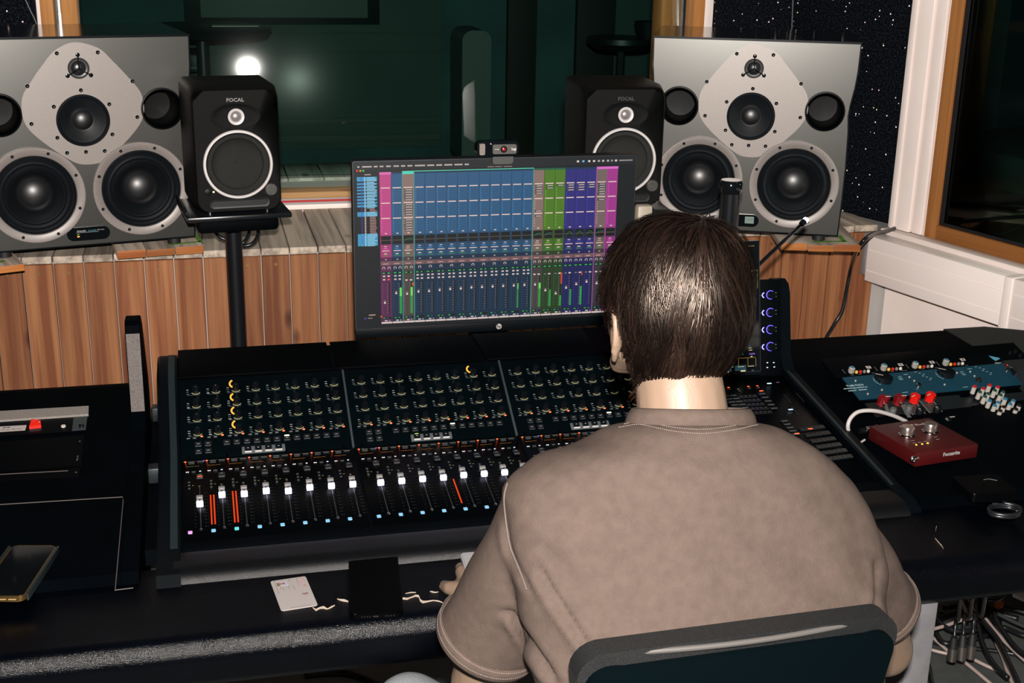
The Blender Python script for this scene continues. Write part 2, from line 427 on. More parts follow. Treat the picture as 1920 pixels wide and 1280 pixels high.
tag(o, 'tall rounded dark loudspeaker standing in the far room behind the glass', 'loudspeaker')
a, c = lp(845, 48, 6.6), lp(895, 300, 6.6)
b = BM(); prism(b, rrect(c.x-a.x, a.z-.55, .05, 4), .3, T((a.x+c.x)/2-lp(868, 100, 6.6).x, 0, (a.z+.55)/2) @ RX(PI/2))
obj('cabinet', b, mat('far_grey_cabinet', (.10, .14, .14), .5), o)
b = BM(); box(b, (0, .1, .28), (.06, .06, .56)); box(b, (0, .1, .01), (.3, .3, .02)); obj('stand', b, FR, o)
for nm, x0, x1, m_ in (('door_1', 958, 1000, mat('far_brown', (.014, .016, .014), .7)), ('trim_5', 1092, 1142, mat('far_dark_strip', (.006, .014, .018), .7))):
    s_ = obj(nm, lpanel('', x0, -260, x1, 340, m_, .05), m_); s_['kind'] = 'structure'
s_ = obj('trim_6', lpanel('', 1146, -260, 1225, 230, LWd, .03), mat('far_teal_panel', (.055, .11, .105), .8)); s_['kind'] = 'structure'
# high stool / stand seen right of centre
q = lp(1165, 80, 6.2)
st = thing('stool', 'dark round-topped stool on one pole in the far room', 'stool', T(q.x, 6.2, 0))
b = BM(); lathe(b, [(0, q.z-.03), (.13, q.z-.03), (.17, q.z), (.17, q.z+.025), (0, q.z+.03)], seg=24); obj('seat', b, FR, st)
b = BM(); cyl(b, (0, 0, .02), (0, 0, q.z-.02), .022, seg=10); lathe(b, [(0, 0), (.2, 0), (.2, .012), (.03, .03)], seg=20); obj('pole', b, FR, st)
b = BM(); lathe(b, [(0, 0), (.055, 0), (.075, .075), (.07, .075), (0, .01)], T(.14, 0, q.z+.027), seg=20); o = obj('drum_bowl', b, FR, st)
# keyboard-like desk with a pale sheet, upper left of the glass
q = lp(440, 44, 6.3); tb = thing('far_table', 'low dark oval table behind the glass', 'table', T(q.x-.15, 6.3, 0))
b = BM(); lathe(b, [(0, q.z-.06), (.30, q.z-.05), (.32, q.z-.02), (.30, q.z-.012), (0, q.z-.012)], seg=32); obj('tabletop', b, FR, tb)
b = BM(); cyl(b, (0, 0, 0), (0, 0, q.z-.05), .03); obj('pole', b, FR, tb)
b = BM(); box(b, (0, 0, .003), (.21, .16, .004), bev=.001); o = obj('paper_sheet', b, mat('far_paper', (.85, .83, .8), .6)); o.matrix_world = T(q.x, 6.3, q.z-.010); tag(o, 'pale sheet of paper lying on the far dark table', 'paper')
a, c = lp(352, 102, 7.0), lp(387, 136, 7.0)
b = BM(); lbox(b, a.x, c.x, 7.0, YL-.021, c.z, a.z, bev=.01); lbox(b, a.x+.01, c.x-.01, 6.99, 7.0, c.z+.02, c.z+.03, mi=1)
o = obj('amplifier', b, [mat('far_blue_black', (.012, .035, .045), .5), DKMETAL]); tag(o, 'small dark box fixed low on the far wall behind the glass', 'amplifier')
# ---- sparkling black acoustic foam, its glints put into the colour as pale specks
def foam():
    m = bpy.data.materials.new('sparkling_foam'); m.use_nodes = True; nt = m.node_tree; L = nt.links.new; b = nt.nodes['Principled BSDF']
    b.inputs['Roughness'].default_value = .9; b.inputs['Specular IOR Level'].default_value = .05; tc = _n(nt, 'ShaderNodeTexCoord')
    v = _n(nt, 'ShaderNodeTexVoronoi'); v.inputs['Scale'].default_value = 75; L(tc.outputs['Object'], v.inputs['Vector'])
    lt = _n(nt, 'ShaderNodeMath', operation='LESS_THAN'); lt.inputs[1].default_value = .17; L(v.outputs['Distance'], lt.inputs[0])
    sp = _n(nt, 'ShaderNodeSeparateColor'); L(v.outputs['Color'], sp.inputs[0])
    gt = _n(nt, 'ShaderNodeMath', operation='GREATER_THAN'); gt.inputs[1].default_value = .80; L(sp.outputs[0], gt.inputs[0])
    mu = _n(nt, 'ShaderNodeMath', operation='MULTIPLY'); L(lt.outputs[0], mu.inputs[0]); L(gt.outputs[0], mu.inputs[1])
    nz = _n(nt, 'ShaderNodeTexNoise'); nz.inputs['Scale'].default_value = 160; L(tc.outputs['Object'], nz.inputs['Vector'])
    rp = _n(nt, 'ShaderNodeValToRGB'); rp.color_ramp.elements[0].position = .45; rp.color_ramp.elements[0].color = (.0015, .0022, .004, 1); rp.color_ramp.elements[1].position = .75; rp.color_ramp.elements[1].color = (.014, .018, .024, 1); L(nz.outputs['Fac'], rp.inputs[0])
    mx = _n(nt, 'ShaderNodeMix', data_type='RGBA'); L(mu.outputs[0], mx.inputs[0]); L(rp.outputs[0], mx.inputs[6])
    hs = _n(nt, 'ShaderNodeHueSaturation'); hs.inputs['Saturation'].default_value = .35; hs.inputs['Value'].default_value = 1.3; L(v.outputs['Color'], hs.inputs['Color']); L(hs.outputs[0], mx.inputs[7]); L(mx.outputs[2], b.inputs['Base Color'])
    bp = _n(nt, 'ShaderNodeBump'); bp.inputs['Strength'].default_value = .6; bp.inputs['Distance'].default_value = .004; L(nz.outputs['Fac'], bp.inputs['Height']); L(bp.outputs[0], b.inputs['Normal'])
    return m
FOAM = foam()
b = BM(); lbox(b, wx1+.036, 1.885, YW-.05, YW-.001, ZB+.002, 2.6); o = obj('acoustic_panel', b, FOAM); tag(o, 'sparkling black acoustic panel behind the right loudspeaker', 'panel')
b = BM(); lbox(b, -1.5, wx0-.013, YW-.05, YW-.001, ZB+.002, 2.6); o = obj('acoustic_panel', b, FOAM); tag(o, 'sparkling black acoustic panel in the upper left corner', 'panel')
fm = frame((1.885, YW-.05, 0), (2.050-1.885, 3.515-YW+.05, 0), (0, 0, 1))
ln = math.hypot(2.050-1.885, 3.515-YW+.05)
b = BM(); lbox(b, 0, ln, ZB+.002, 2.6, -.03, 0); o = obj('acoustic_panel', b, FOAM, mw=fm); tag(o, 'narrow sparkling black panel beside the white window casing', 'panel')
# ---- right wall with its window
casL = 0.0
oL = wp(1768, 150).x; oR = wp(1790, 150).x      # orange jamb
zF = wp(1760, 436).y
oZ0 = wp(1826, 470).y
bm = BM()
def wb(b, x0, x1, y0, y1, z0, z1, mi=0, bev=0): return lbox(b, x0, x1, y0, y1, z0, z1, mi, None, bev)
zwin = oZ0-.005
wb(bm, 0, 4.6, 0, zwin, -.12, 0); wb(bm, 0, oL, zwin, zt, -.014, 0); wb(bm, oL, 4.6, 2.4, zt, -.12, 0)
struct('wall_right', bm, WHITEP, mw=WM)
b = BM(); wb(b, .002, oL-.045, zwin+.01, 2.6, .0005, .022, bev=.003); wb(b, .012, .03, zwin+.01, 2.6, .022, .027, bev=.002)
struct('trim_7', b, WHITEP, mw=WM)
b = BM(); wb(b, oL-.040, oL-.002, zwin+.01, 2.6, .0005, .014, bev=.003); struct('trim_8', b, WHITEP, mw=WM)
b = BM(); wb(b, .002, 4.0, zwin-.035, zwin+.009, .0005, .05, bev=.003); struct('trim_9', b, WHITEP, mw=WM)
w2 = obj('window_2', BM(), SPRUCE, mw=WM); w2['kind'] = 'structure'
SPO = wood('orange_frame_wood', (.70, .30, .085), (.50, .19, .05), (.22, .07, .02), axis=1)
SPO2 = wood('orange_rail_wood', (.66, .27, .075), (.48, .18, .045), (.22, .07, .02), axis=0)
b = BM(); wb(b, oL, oR, oZ0, 2.4, -.016, .004, bev=.003); obj('stile', b, SPO, w2)
zr = wp(1826, 440).y
b = BM(); wb(b, oR+.0005, 4.0, oZ0, zr, -.016, .003, bev=.003); obj('bottom_rail', b, SPO2, w2)
g2a = wp(1800, 150, -.05).x
b = BM(); wb(b, oR+.001, oR+.012, zr+.001, 2.39, -.014, -.006); wb(b, oR+.012, 4.0, zr+.001, zr+.008, -.014, -.006); obj('gasket', b, RUBBER, w2)
GL3 = glassmat('side_glass', (.72, .86, .80), .03)
b = BM(); wb(b, oR+.002, 4.0, zr+.002, 2.39, -.022, -.017); obj('glass_pane', b, GL3, w2, smooth=False)
# deep reveal: second frame, grey lining and thin orange edge
xA, xB, xC, xD = [wp(x, 150, o_).x for x, o_ in ((1809, -.20), (1822, -.22), (1842, -.26), (1846, -.26))]
print('window2', oL, oR, xA, xB, xC, xD)
b = BM(); wb(b, xA+.0005, xB, zr, 2.39, -.22, -.20); obj('second_stile', b, wood('olive_stile', (.30, .24, .12), (.2, .15, .07), (.1, .06, .03), axis=1), w2)
b = BM(); wb(b, xB+.0005, xC, zr, 2.39, -.26, -.22); obj('lining', b, mat('grey_lining', (.34, .36, .33), .7), w2)
b = BM(); wb(b, xC+.0005, xD+.003, zr, 2.39, -.262, -.22); obj('edge_bead', b, SPO, w2)
b = BM(); wb(b, -.2, 4.2, zr-.3, zr-.015, -.30, -.121); obj('outer_sill', b, mat('outer_sill_dark', (.03, .04, .04), .6), w2)
# beyond: dark room with curtain folds, shelf and a ribbed flight case
DG = mat('dark_green_beyond', (.035, .075, .065), .8, nscale=4, namt=.3)
bm = BM(); wb(bm, -1.2, 5, 0, 3, -2.6, -2.5); struct('wall_beyond', bm, DG, mw=WM)
bm = BM()
pts = []
for i in range(90):
    t = i/89; x = -.3+t*3.2; pts.append((x, -2.1+.05*math.sin(t*95)+.02*math.sin(t*37)))
for (xa_, za_), (xb_, zb2) in zip(pts, pts[1:]):
    bm.faces.new([bm.verts.new(v) for v in ((xa_, .95, za_), (xb_, .95, zb2), (xb_, 2.9, zb2), (xa_, 2.9, za_))])
bmesh.ops.remove_doubles(bm, verts=bm.verts, dist=1e-5)
bmesh.ops.solidify(bm, geom=bm.faces[:], thickness=.004)
o = obj('curtain', bm, mat('green_curtain', (.045, .10, .085), .9), mw=WM); tag(o, 'dark green folded curtain beyond the right-hand window', 'curtain')
a, c = wp(1890, 290, -1.2), wp(1800, 560, -1.2)
b = BM(); wb(b, wp(1800, 300, -1.2).x-.3, 3.5, .45, a.y, -1.9, -1.2, bev=.02); o = obj('side_table', b, mat('grey_green_table', (.055, .085, .08), .45), mw=WM); tag(o, 'wide grey-green cabinet beyond the right-hand window', 'cabinet')
a, c = wp(1806, 366, -.75), wp(1858, 432, -.75)
fc = thing('flight_case', 'small black ribbed case seen through the right-hand window', 'case', WM @ T((a.x+c.x)/2, 0, -.86))
b = BM(); box(b, (0, (a.y+c.y)/2-.05, 0), (c.x-a.x, a.y-c.y+.1, .22), bev=.008); obj('case_body', b, BLACKM, fc)
for k in range(4):
    b = BM(); box(b, (0, a.y-.012-k*(a.y-c.y)/4, .112), (c.x-a.x+.006, .012, .008), bev=.002); obj('rib', b, BLACK, fc)
b = BM(); box(b, (0, (a.y+c.y)/2-.1-(a.y-c.y)/2-.2, 0), (.03, .4, .03)); obj('pedestal', b, BLACKM, fc)
# ---- white wall duct along the right wall
DO = .115
dz1 = (wp(1632.8, 443.1, DO).y+wp(1880, 516.5, DO).y)/2; dz0 = (wp(1663.4, 540, DO).y+wp(1860, 606, DO).y)/2
dx0 = wp(1625, 480, DO).x; dxj = wp(1895, 560, DO).x
du = thing('wall_duct', 'long white plastic cable duct under the right window', 'cable duct', WM)
hh = dz1-dz0
for i, (xa_, xb_) in enumerate(((dx0, dxj-.028), (dxj+.001, 3.6))):
    b = BM(); wb(b, xa_, xb_, dz0, dz1, .052, DO, bev=.002); obj('duct_cover', b, WHITEG, du)
    b = BM(); wb(b, xa_+.005, xb_-.002, dz1-.042, dz1-.0405, DO, DO+.0012); wb(b, xa_+.005, xb_-.002, dz0+.032, dz0+.0335, DO, DO+.0012); obj('groove_bead', b, WHITEG, du)
b = BM(); wb(b, dxj-.027, dxj, dz0-.006, dz1+.001, .052, DO+.003, bev=.0015); obj('joint_cover', b, WHITEG, du)
b = BM(); wb(b, dx0, 3.6, dz0, dz0+.006, 0, .052); wb(b, dx0, 3.6, dz0+.006, dz1-.05, .001, .05); wb(b, dxj, dxj+.012, dz1-.05, dz1-.001, 0, .052); obj('duct_back', b, WHITEG, du)
# silver tape over the duct's open end
TAPE = mat('silver_duct_tape', (.50, .46, .47), .42, .25, nscale=9, namt=.45, bump=.6, bscale=120, stretch=(30, 1.5, 30))
b = BM(); wb(b, dx0-.030, dx0-.0005, dz0+.012, dz1+.004, .010, DO-.004, bev=.006); o = obj('duct_tape', b, TAPE, mw=WM); tag(o, 'crumpled silver tape closing the end of the white duct', 'tape')
# ---- board shelves under the big loudspeakers
def shelf(p0, p1, n, label, depth=.42, z=.886, stag=None):
    a, c = at(*p0, Z=z), at(*p1, Z=z); ax = (c-a).normalized(); ln = (c-a).length; by = Vector((-ax.y, ax.x, 0))
    s = thing('board_shelf', label, 'shelf', frame((a.x, a.y, 0), ax, by), group=None)
    wd = ln/n
    for k in range(n):
        st_ = (stag[k] if stag else 0); top = z-(.003 if k % 2 else 0)
        b = BM(); lbox(b, k*wd+.001, (k+1)*wd-.001, st_, depth, ZB+.0015, top, bev=.0015)
        for f in b.faces:
            if f.normal.y < -.7: f.material_index = 1
        obj('board', b, [GREYW, PINE_END], s)
    return s
shelf((218.8, 471), (382.5, 459.5), 3, 'three grey boards with sawn ends under the right foot of the left loudspeaker', stag=(0, .003, .0), z=.883)
shelf((-60, 504), (46, 492), 2, 'pair of grey boards at the left picture edge under the left loudspeaker', z=.883)
shelf((1465, 455), (1615, 458.5), 3, 'three staggered boards under the right foot of the right loudspeaker', stag=(0, -.006, 0), z=.883)
GTAPE = mat('green_masking_tape', (.16, .42, .035), .6, nscale=60, namt=.2)
def tape(pts, z, label, wd=.012):
    b = BM()
    for p, q in pts:
        a, c = at(*p, Z=z), at(*q, Z=z); d = (c-a).normalized(); nn = Vector((-d.y, d.x, 0))*wd/2
        v = [b.verts.new(t) for t in (a-nn, c-nn, c+nn, a+nn)]; v2 = [b.verts.new(t.co+Vector((0, 0, .0005))) for t in v]
        b.faces.new(v[::-1]); b.faces.new(v2)
        for k in range(4): b.faces.new((v[k], v[(k+1) % 4], v2[(k+1) % 4], v2[k]))
    tag(obj('tape', b, GTAPE, smooth=False), label, 'tape')
tape([((315, 459), (377, 452.5)), ((377, 454), (362, 436))], .8836, 'green tape corner on the boards under the left loudspeaker')
tape([((1524, 453), (1588, 452.5)), ((1583, 453), (1573, 441))], .8836, 'green tape corner on the boards under the right loudspeaker')
tape([((0, 491), (8, 489)), ((-20, 494), (0, 491))], .8836, 'scrap of green tape at the left picture edge')
# thin cables in front of the foam
def cable(name, pts, r, m, label, cat='cable', n=8, seg=8, group=None):
    b = BM(); tube(b, spline(pts, n), r, seg); o = obj(name, b, m, smooth=True); tag(o, label, cat, group); return o
cable('cable', [at(1489, -60, Y=3.93), at(1486, 20, Y=3.93), at(1484, 75, Y=3.93), at(1484, 110, Y=3.9)], .0016, mat('grey_wire', (.22, .23, .22), .4), 'left of two thin wires hanging in front of the black foam')
cable('cable', [at(1502, -60, Y=3.93), at(1504, 10, Y=3.93), at(1508, 60, Y=3.93), at(1508, 110, Y=3.9)], .0016, MATS['grey_wire'], 'right of two thin wires hanging in front of the black foam')
cable('cable', [at(30, -40, Y=3.93), at(48, 0, Y=3.93), at(57, 20, Y=3.93), at(67, 41, Y=3.93), at(75, 70, Y=3.93)], .0016, MATS['grey_wire'], 'thin wire slanting across the foam at the top left')
# black cable over the duct end and down the boards
cable('cable', [at(1677, 428, Y=3.46), at(1660, 434, Y=3.42), at(1640, 437, Y=3.35), at(1625, 446, Z=.90), at(1612, 460, Y=3.2), at(1604, 475, Y=3.30), at(1596, 500, Y=3.44), at(1588, 540, Y=3.46), at(1580, 580, Y=3.46), at(1566, 605, Y=3.46), at(1550, 632, Y=3.44), at(1538, 660, Y=3.40)], .0062, CABLEB, 'black cable running over the duct end and down the pine boards')
# ============================================================ loudspeakers
GREYF = mat('grey_baffle_paint', (.165, .165, .155), .30, .78, nscale=700, namt=.16)
PLATE = mat('light_grey_plate', (.41, .365, .335), .38, .15, nscale=700, namt=.14)
RINGM = mat('woofer_ring_grey', (.34, .30, .28), .42, .12, nscale=500, namt=.12)
CONE = mat('woofer_cone', (.006, .009, .012), .38, nscale=40, namt=.2)
DOME = mat('woofer_dome', (.007, .008, .010), .40, spec=.9)
SURR = mat('rubber_surround', (.004, .007, .011), .45)
SCREW = mat('black_screw', (.02, .025, .03), .25, .6)
WHTXT = emis('glowing_white_print', (.8, .8, .8), .25)  # white and teal badge lettering is given a faint glow of its own
def smooth_poly(pts, n=6):
    P = [Vector((*p, 0)) for p in pts]; N = len(P); out = []
    for i in range(N):
        a, b, c, d = P[(i-1) % N], P[i], P[(i+1) % N], P[(i+2) % N]
        for k in range(n):
            t = k/n
            v = .5*((2*b)+(c-a)*t+(2*a-5*b+4*c-d)*t*t+(3*b-a-3*c+d)*t**3); out.append((v.x, v.y))
    return out
def woofer(parent, m, cx, cz, name, f):
    """driver with ring, surround, cone and dome; local z of m points out of the baffle"""
    M = m @ T(cx, cz, 0)
    b = BM(); lathe(b, [(.1055*f, -.001), (.1055*f, .006), (.107*f, .0070), (.1262*f, .0070), (.1275*f, .006), (.1275*f, -.001)], M, 64, cap=False)
    ring = obj('woofer_ring', b, RINGM, parent)
    b = BM()
    for k in range(8):
        a = math.radians(-22.5-45*k+2); lathe(b, [(0, .0078), (.0042, .0078), (.0042, .0095), (.002, .0105), (0, .009)], M @ T(.1165*f*math.cos(a), .1165*f*math.sin(a), 0), 10)
    obj('screw_heads', b, SCREW, ring, kind='stuff')
    b = BM(); prof = [(.1042*f, .004), (.1015*f, .006), (.0985*f, .001), (.096*f, -.001), (.092*f, .006), (.086*f, .009), (.080*f, .005), (.077*f, -.003), (.0755*f, -.004), (.074*f, -.0025)]
    lathe(b, prof, M, 64, cap=False); obj('surround', b, SURR, parent)
    b = BM(); lathe(b, [(.0742*f, -.003), (.062*f, -.020), (.049*f, -.035)], M, 64, cap=False); obj('cone', b, CONE, parent)
    b = BM(); lathe(b, [(.0500*f*math.cos(math.radians(a)), -.034+.034*math.sin(math.radians(a))) for a in range(0, 91, 9)], M, 48, cap=False); obj('dust_dome', b, DOME, parent)
def big_speaker(label, mw, led):
    s = thing('studio_monitor', label, 'loudspeaker', mw)
    W, Hh, D = .285, .545, .40
    F = frame((0, 0, 0), (1, 0, 0), (0, 0, 1))      # local x right, y up, z towards viewer (-Y of thing)
    prof = [(.272, 0), (.2745, .08), (.2765, .20), (.274, .30), (.270, .345), (.2725, .375), (.281, .425), (.285, .47), (.2865, .545)]
    poly = [(x, y) for x, y in prof] + [(-x, y) for x, y in prof[::-1]]
    HO = [(sx*.137, .143, .1045) for sx in (-1, 1)]+[(sx*.206, .356, .0525) for sx in (-1, 1)]
    HM = [(0, .334, .067), (-.001, .4695, .026)]
    b = BM(); sheet(b, poly, HO+HM, 0, .012, F); bmesh.ops.recalc_face_normals(b, faces=b.faces); obj('baffle', b, GREYF, s, smooth=False)
    pf = [(x+.004, min(max(y, -.004), .549) if 0 < i < 8 else (y-.004 if i == 0 else y+.006)) for i, (x, y) in enumerate(prof)]
    pp = [(x, y) for x, y in pf]+[(-x, y) for x, y in pf[::-1]]
    b = BM(); n_ = len(pp); A_ = [b.verts.new((x, y, -.0015)) for x, y in pp]; B_ = [b.verts.new((x, y, -.0065-D)) for x, y in pp]; C_ = [b.verts.new((x-(.0045 if x > 0 else -.0045), y+(.0045 if y < .2 else -.0055), -.0015)) for x, y in pp]
    for k in range(n_):
        b.faces.new((A_[k], A_[(k+1) % n_], B_[(k+1) % n_], B_[k])); b.faces.new((A_[k], A_[(k+1) % n_], C_[(k+1) % n_], C_[k]))
    b.faces.new(B_); bmesh.ops.recalc_face_normals(b, faces=b.faces); bmesh.ops.transform(b, matrix=F, verts=b.verts); obj('cabinet', b, mat('black_lacquer_cabinet', (.008, .010, .013), .16, coat=.4), s, smooth=False)
    # diamond faceplate
    R = [(-.006, .536), (.052, .520), (.086, .486), (.125, .440), (.153, .400), (.158, .352), (.143, .315), (.104, .272), (.058, .233), (.028, .2185), (-.014, .2185), (-.044, .233), (-.094, .272), (-.136, .315), (-.150, .352), (-.146, .400), (-.120, .440), (-.084, .486), (-.052, .518)]
    R = [(x*1.0, y) for x, y in R]
    b = BM(); sheet(b, smooth_poly(R, 4), HM, .0025, .0025, F); bmesh.ops.recalc_face_normals(b, faces=b.faces); plate = obj('faceplate', b, PLATE, s, smooth=False)
    b = BM()
    for x, y in ((-.052, .509), (.050, .509), (-.131, .428), (.133, .432), (-.130, .331), (.139, .337), (0, .413), (-.071, .373), (.069, .374), (-.069, .292), (.071, .294), (-.048, .251), (0, .251), (.048, .251)):
        lathe(b, [(0, .0025), (.0052, .0025), (.0052, .0045), (.003, .0058), (0, .0045)], F @ T(x, y, 0), 10)
    obj('screw_heads', b, SCREW, plate, kind='stuff')
    # midrange
    M = F @ T(0, .334, 0)
    b = BM(); lathe(b, [(.0685, .0026), (.0675, .0055), (.0655, .003), (.062, .006), (.0585, .002), (.056, .001)], M, 56, cap=False); obj('mid_surround', b, SURR, s)
    b = BM(); lathe(b, [(.0562, .001), (.030, -.012), (.027, -.013)], M, 56, cap=False); obj('mid_cone', b, CONE, s)
    b = BM(); lathe(b, [(.0275*math.cos(math.radians(a)), -.013+.015*math.sin(math.radians(a))) for a in range(0, 91, 10)], M, 32, cap=False); obj('mid_dome', b, DOME, s)
    # tweeter with its three-legged guard
    M = F @ T(-.001, .4695, 0)
    b = BM(); lathe(b, [(.0275, .0026), (.0268, .0045), (.0245, .002), (.023, -.001), (.019, -.002)], M, 40, cap=False); obj('tweeter_ring', b, mat('tweeter_ring_grey', (.09, .09, .09), .35), s)
    b = BM(); lathe(b, [(.0192*math.cos(math.radians(a)), -.002+.009*math.sin(math.radians(a))) for a in range(0, 91, 10)], M, 32, cap=False); obj('tweeter_dome', b, mat('tweeter_dome', (.02, .02, .022), .3), s)
    b = BM()
    for a in (90, 212, -32):
        e = Vector((.0345*math.cos(math.radians(a)), .0345*math.sin(math.radians(a)), .005))
        tube(b, [e, e*.5+Vector((0, 0, .009)), Vector((0, 0, .0125))], .0016, 6); lathe(b, [(0, .002), (.0056, .002), (.0056, .006), (0, .0075)], T(e.x, e.y, 0), 12)
    bmesh.ops.transform(b, matrix=M, verts=b.verts); obj('tweeter_guard', b, BLACKG, s)
    # bass ports
    for sx in (-1, 1):
        M = F @ T(sx*.206, .356, 0)
        b = BM(); lathe(b, [(.0565, .0005), (.0555, .0045), (.0525, .005), (.0485, .001), (.045, -.012), (.043, -.05), (.042, -.11), (0, -.112)], M, 48, cap=False); obj('bass_port', b, mat('port_black', (.001, .0016, .002), .42, spec=.12), s)
    for sx in (-1, 1): woofer(s, F, sx*.137, .143, 'woofer', 1.)
    # badge
    M = F @ T(-.011, .0305, 0)
    b = BM(); prism(b, rrect(.112, .036, .0179, 8), .006, M); bd = obj('badge', b, BLACKG, s, smooth=30)
    if led:
        text('badge_lettering', 'dynaudio', .0066, M @ T(-.018, .0085, .0062), WHTXT, bd, bold=.0001)
        text('badge_lettering', 'acoustics', .0058, M @ T(.010, .0085, .0062), emis('glowing_teal_print', (.05, .35, .45), .5), bd)
        text('badge_lettering', 'AIR series', .0045, M @ T(.032, .0088, .0062), WHTXT, bd)
        b = BM(); box(b, (-.003, .0042, .0063), (.058, .0012, .0003)); obj('fine_print_line', b, mat('fine_print_grey', (.3, .3, .3), .6), bd)
        b = BM(); box(b, (-.027, -.0065, .0065), (.006, .0022, .0006)); obj('status_light', b, emis('orange_led', (1, .25, .04), 4), bd, label='orange status light')
        b = BM(); box(b, (-.027, -.001, .0065), (.005, .0014, .0006)); obj('status_light', b, emis('green_led_dim', (.35, .8, .15), .8), bd, label='green status light')
        for o_ in bd.children:
            if o_.name.split('.')[0] in ('status_light', 'fine_print_line'): o_.matrix_local = M
    else:
        b = BM(); box(b, (.029, .002, .0063), (.026, .020, .0006)); o_ = obj('small_display', b, emis('lcd_grey_green', (.30, .42, .36), .35), bd, mw=M, label='lit grey-green display')
        text('display_digits', '- 0.0 dB', .0062, M @ T(.029, .004, .0068), mat('lcd_ink', (.03, .05, .05), .5), bd)
    for sx in (-1, 1):
        for dy in (.05, .34):
            b = BM(); lathe(b, [(.019, -.0265), (.019, -.005), (0, -.005)], T(sx*.225, dy, 0), 20); lathe(b, [(0, -.0268), (.0188, -.0266)], T(sx*.225, dy, 0), 20, cap=False); obj('foot', b, RUBBER, s)
    return s
ZS = .883+.0270*.95
tR = math.radians(-23.0)
brR = at(1568.8, 440.9, Z=ZS); dR = Vector((math.cos(tR), math.sin(tR), 0))
KD = .95; oR_ = brR - dR*.272*KD
big_speaker('large light grey three-way studio loudspeaker with two big woofers, right of the screen', T(*oR_) @ RZ(tR) @ Matrix.Scale(KD, 4), False)
tL = math.radians(11.5)
brL = at(364, 441.5, Z=ZS); dL = Vector((math.cos(tL), math.sin(tL), 0))
oL_ = brL - dL*.272*KD
big_speaker('large dark grey studio loudspeaker with two big woofers, cut by the left picture edge', T(*oL_) @ RZ(tL) @ Matrix.Scale(KD, 4), True)
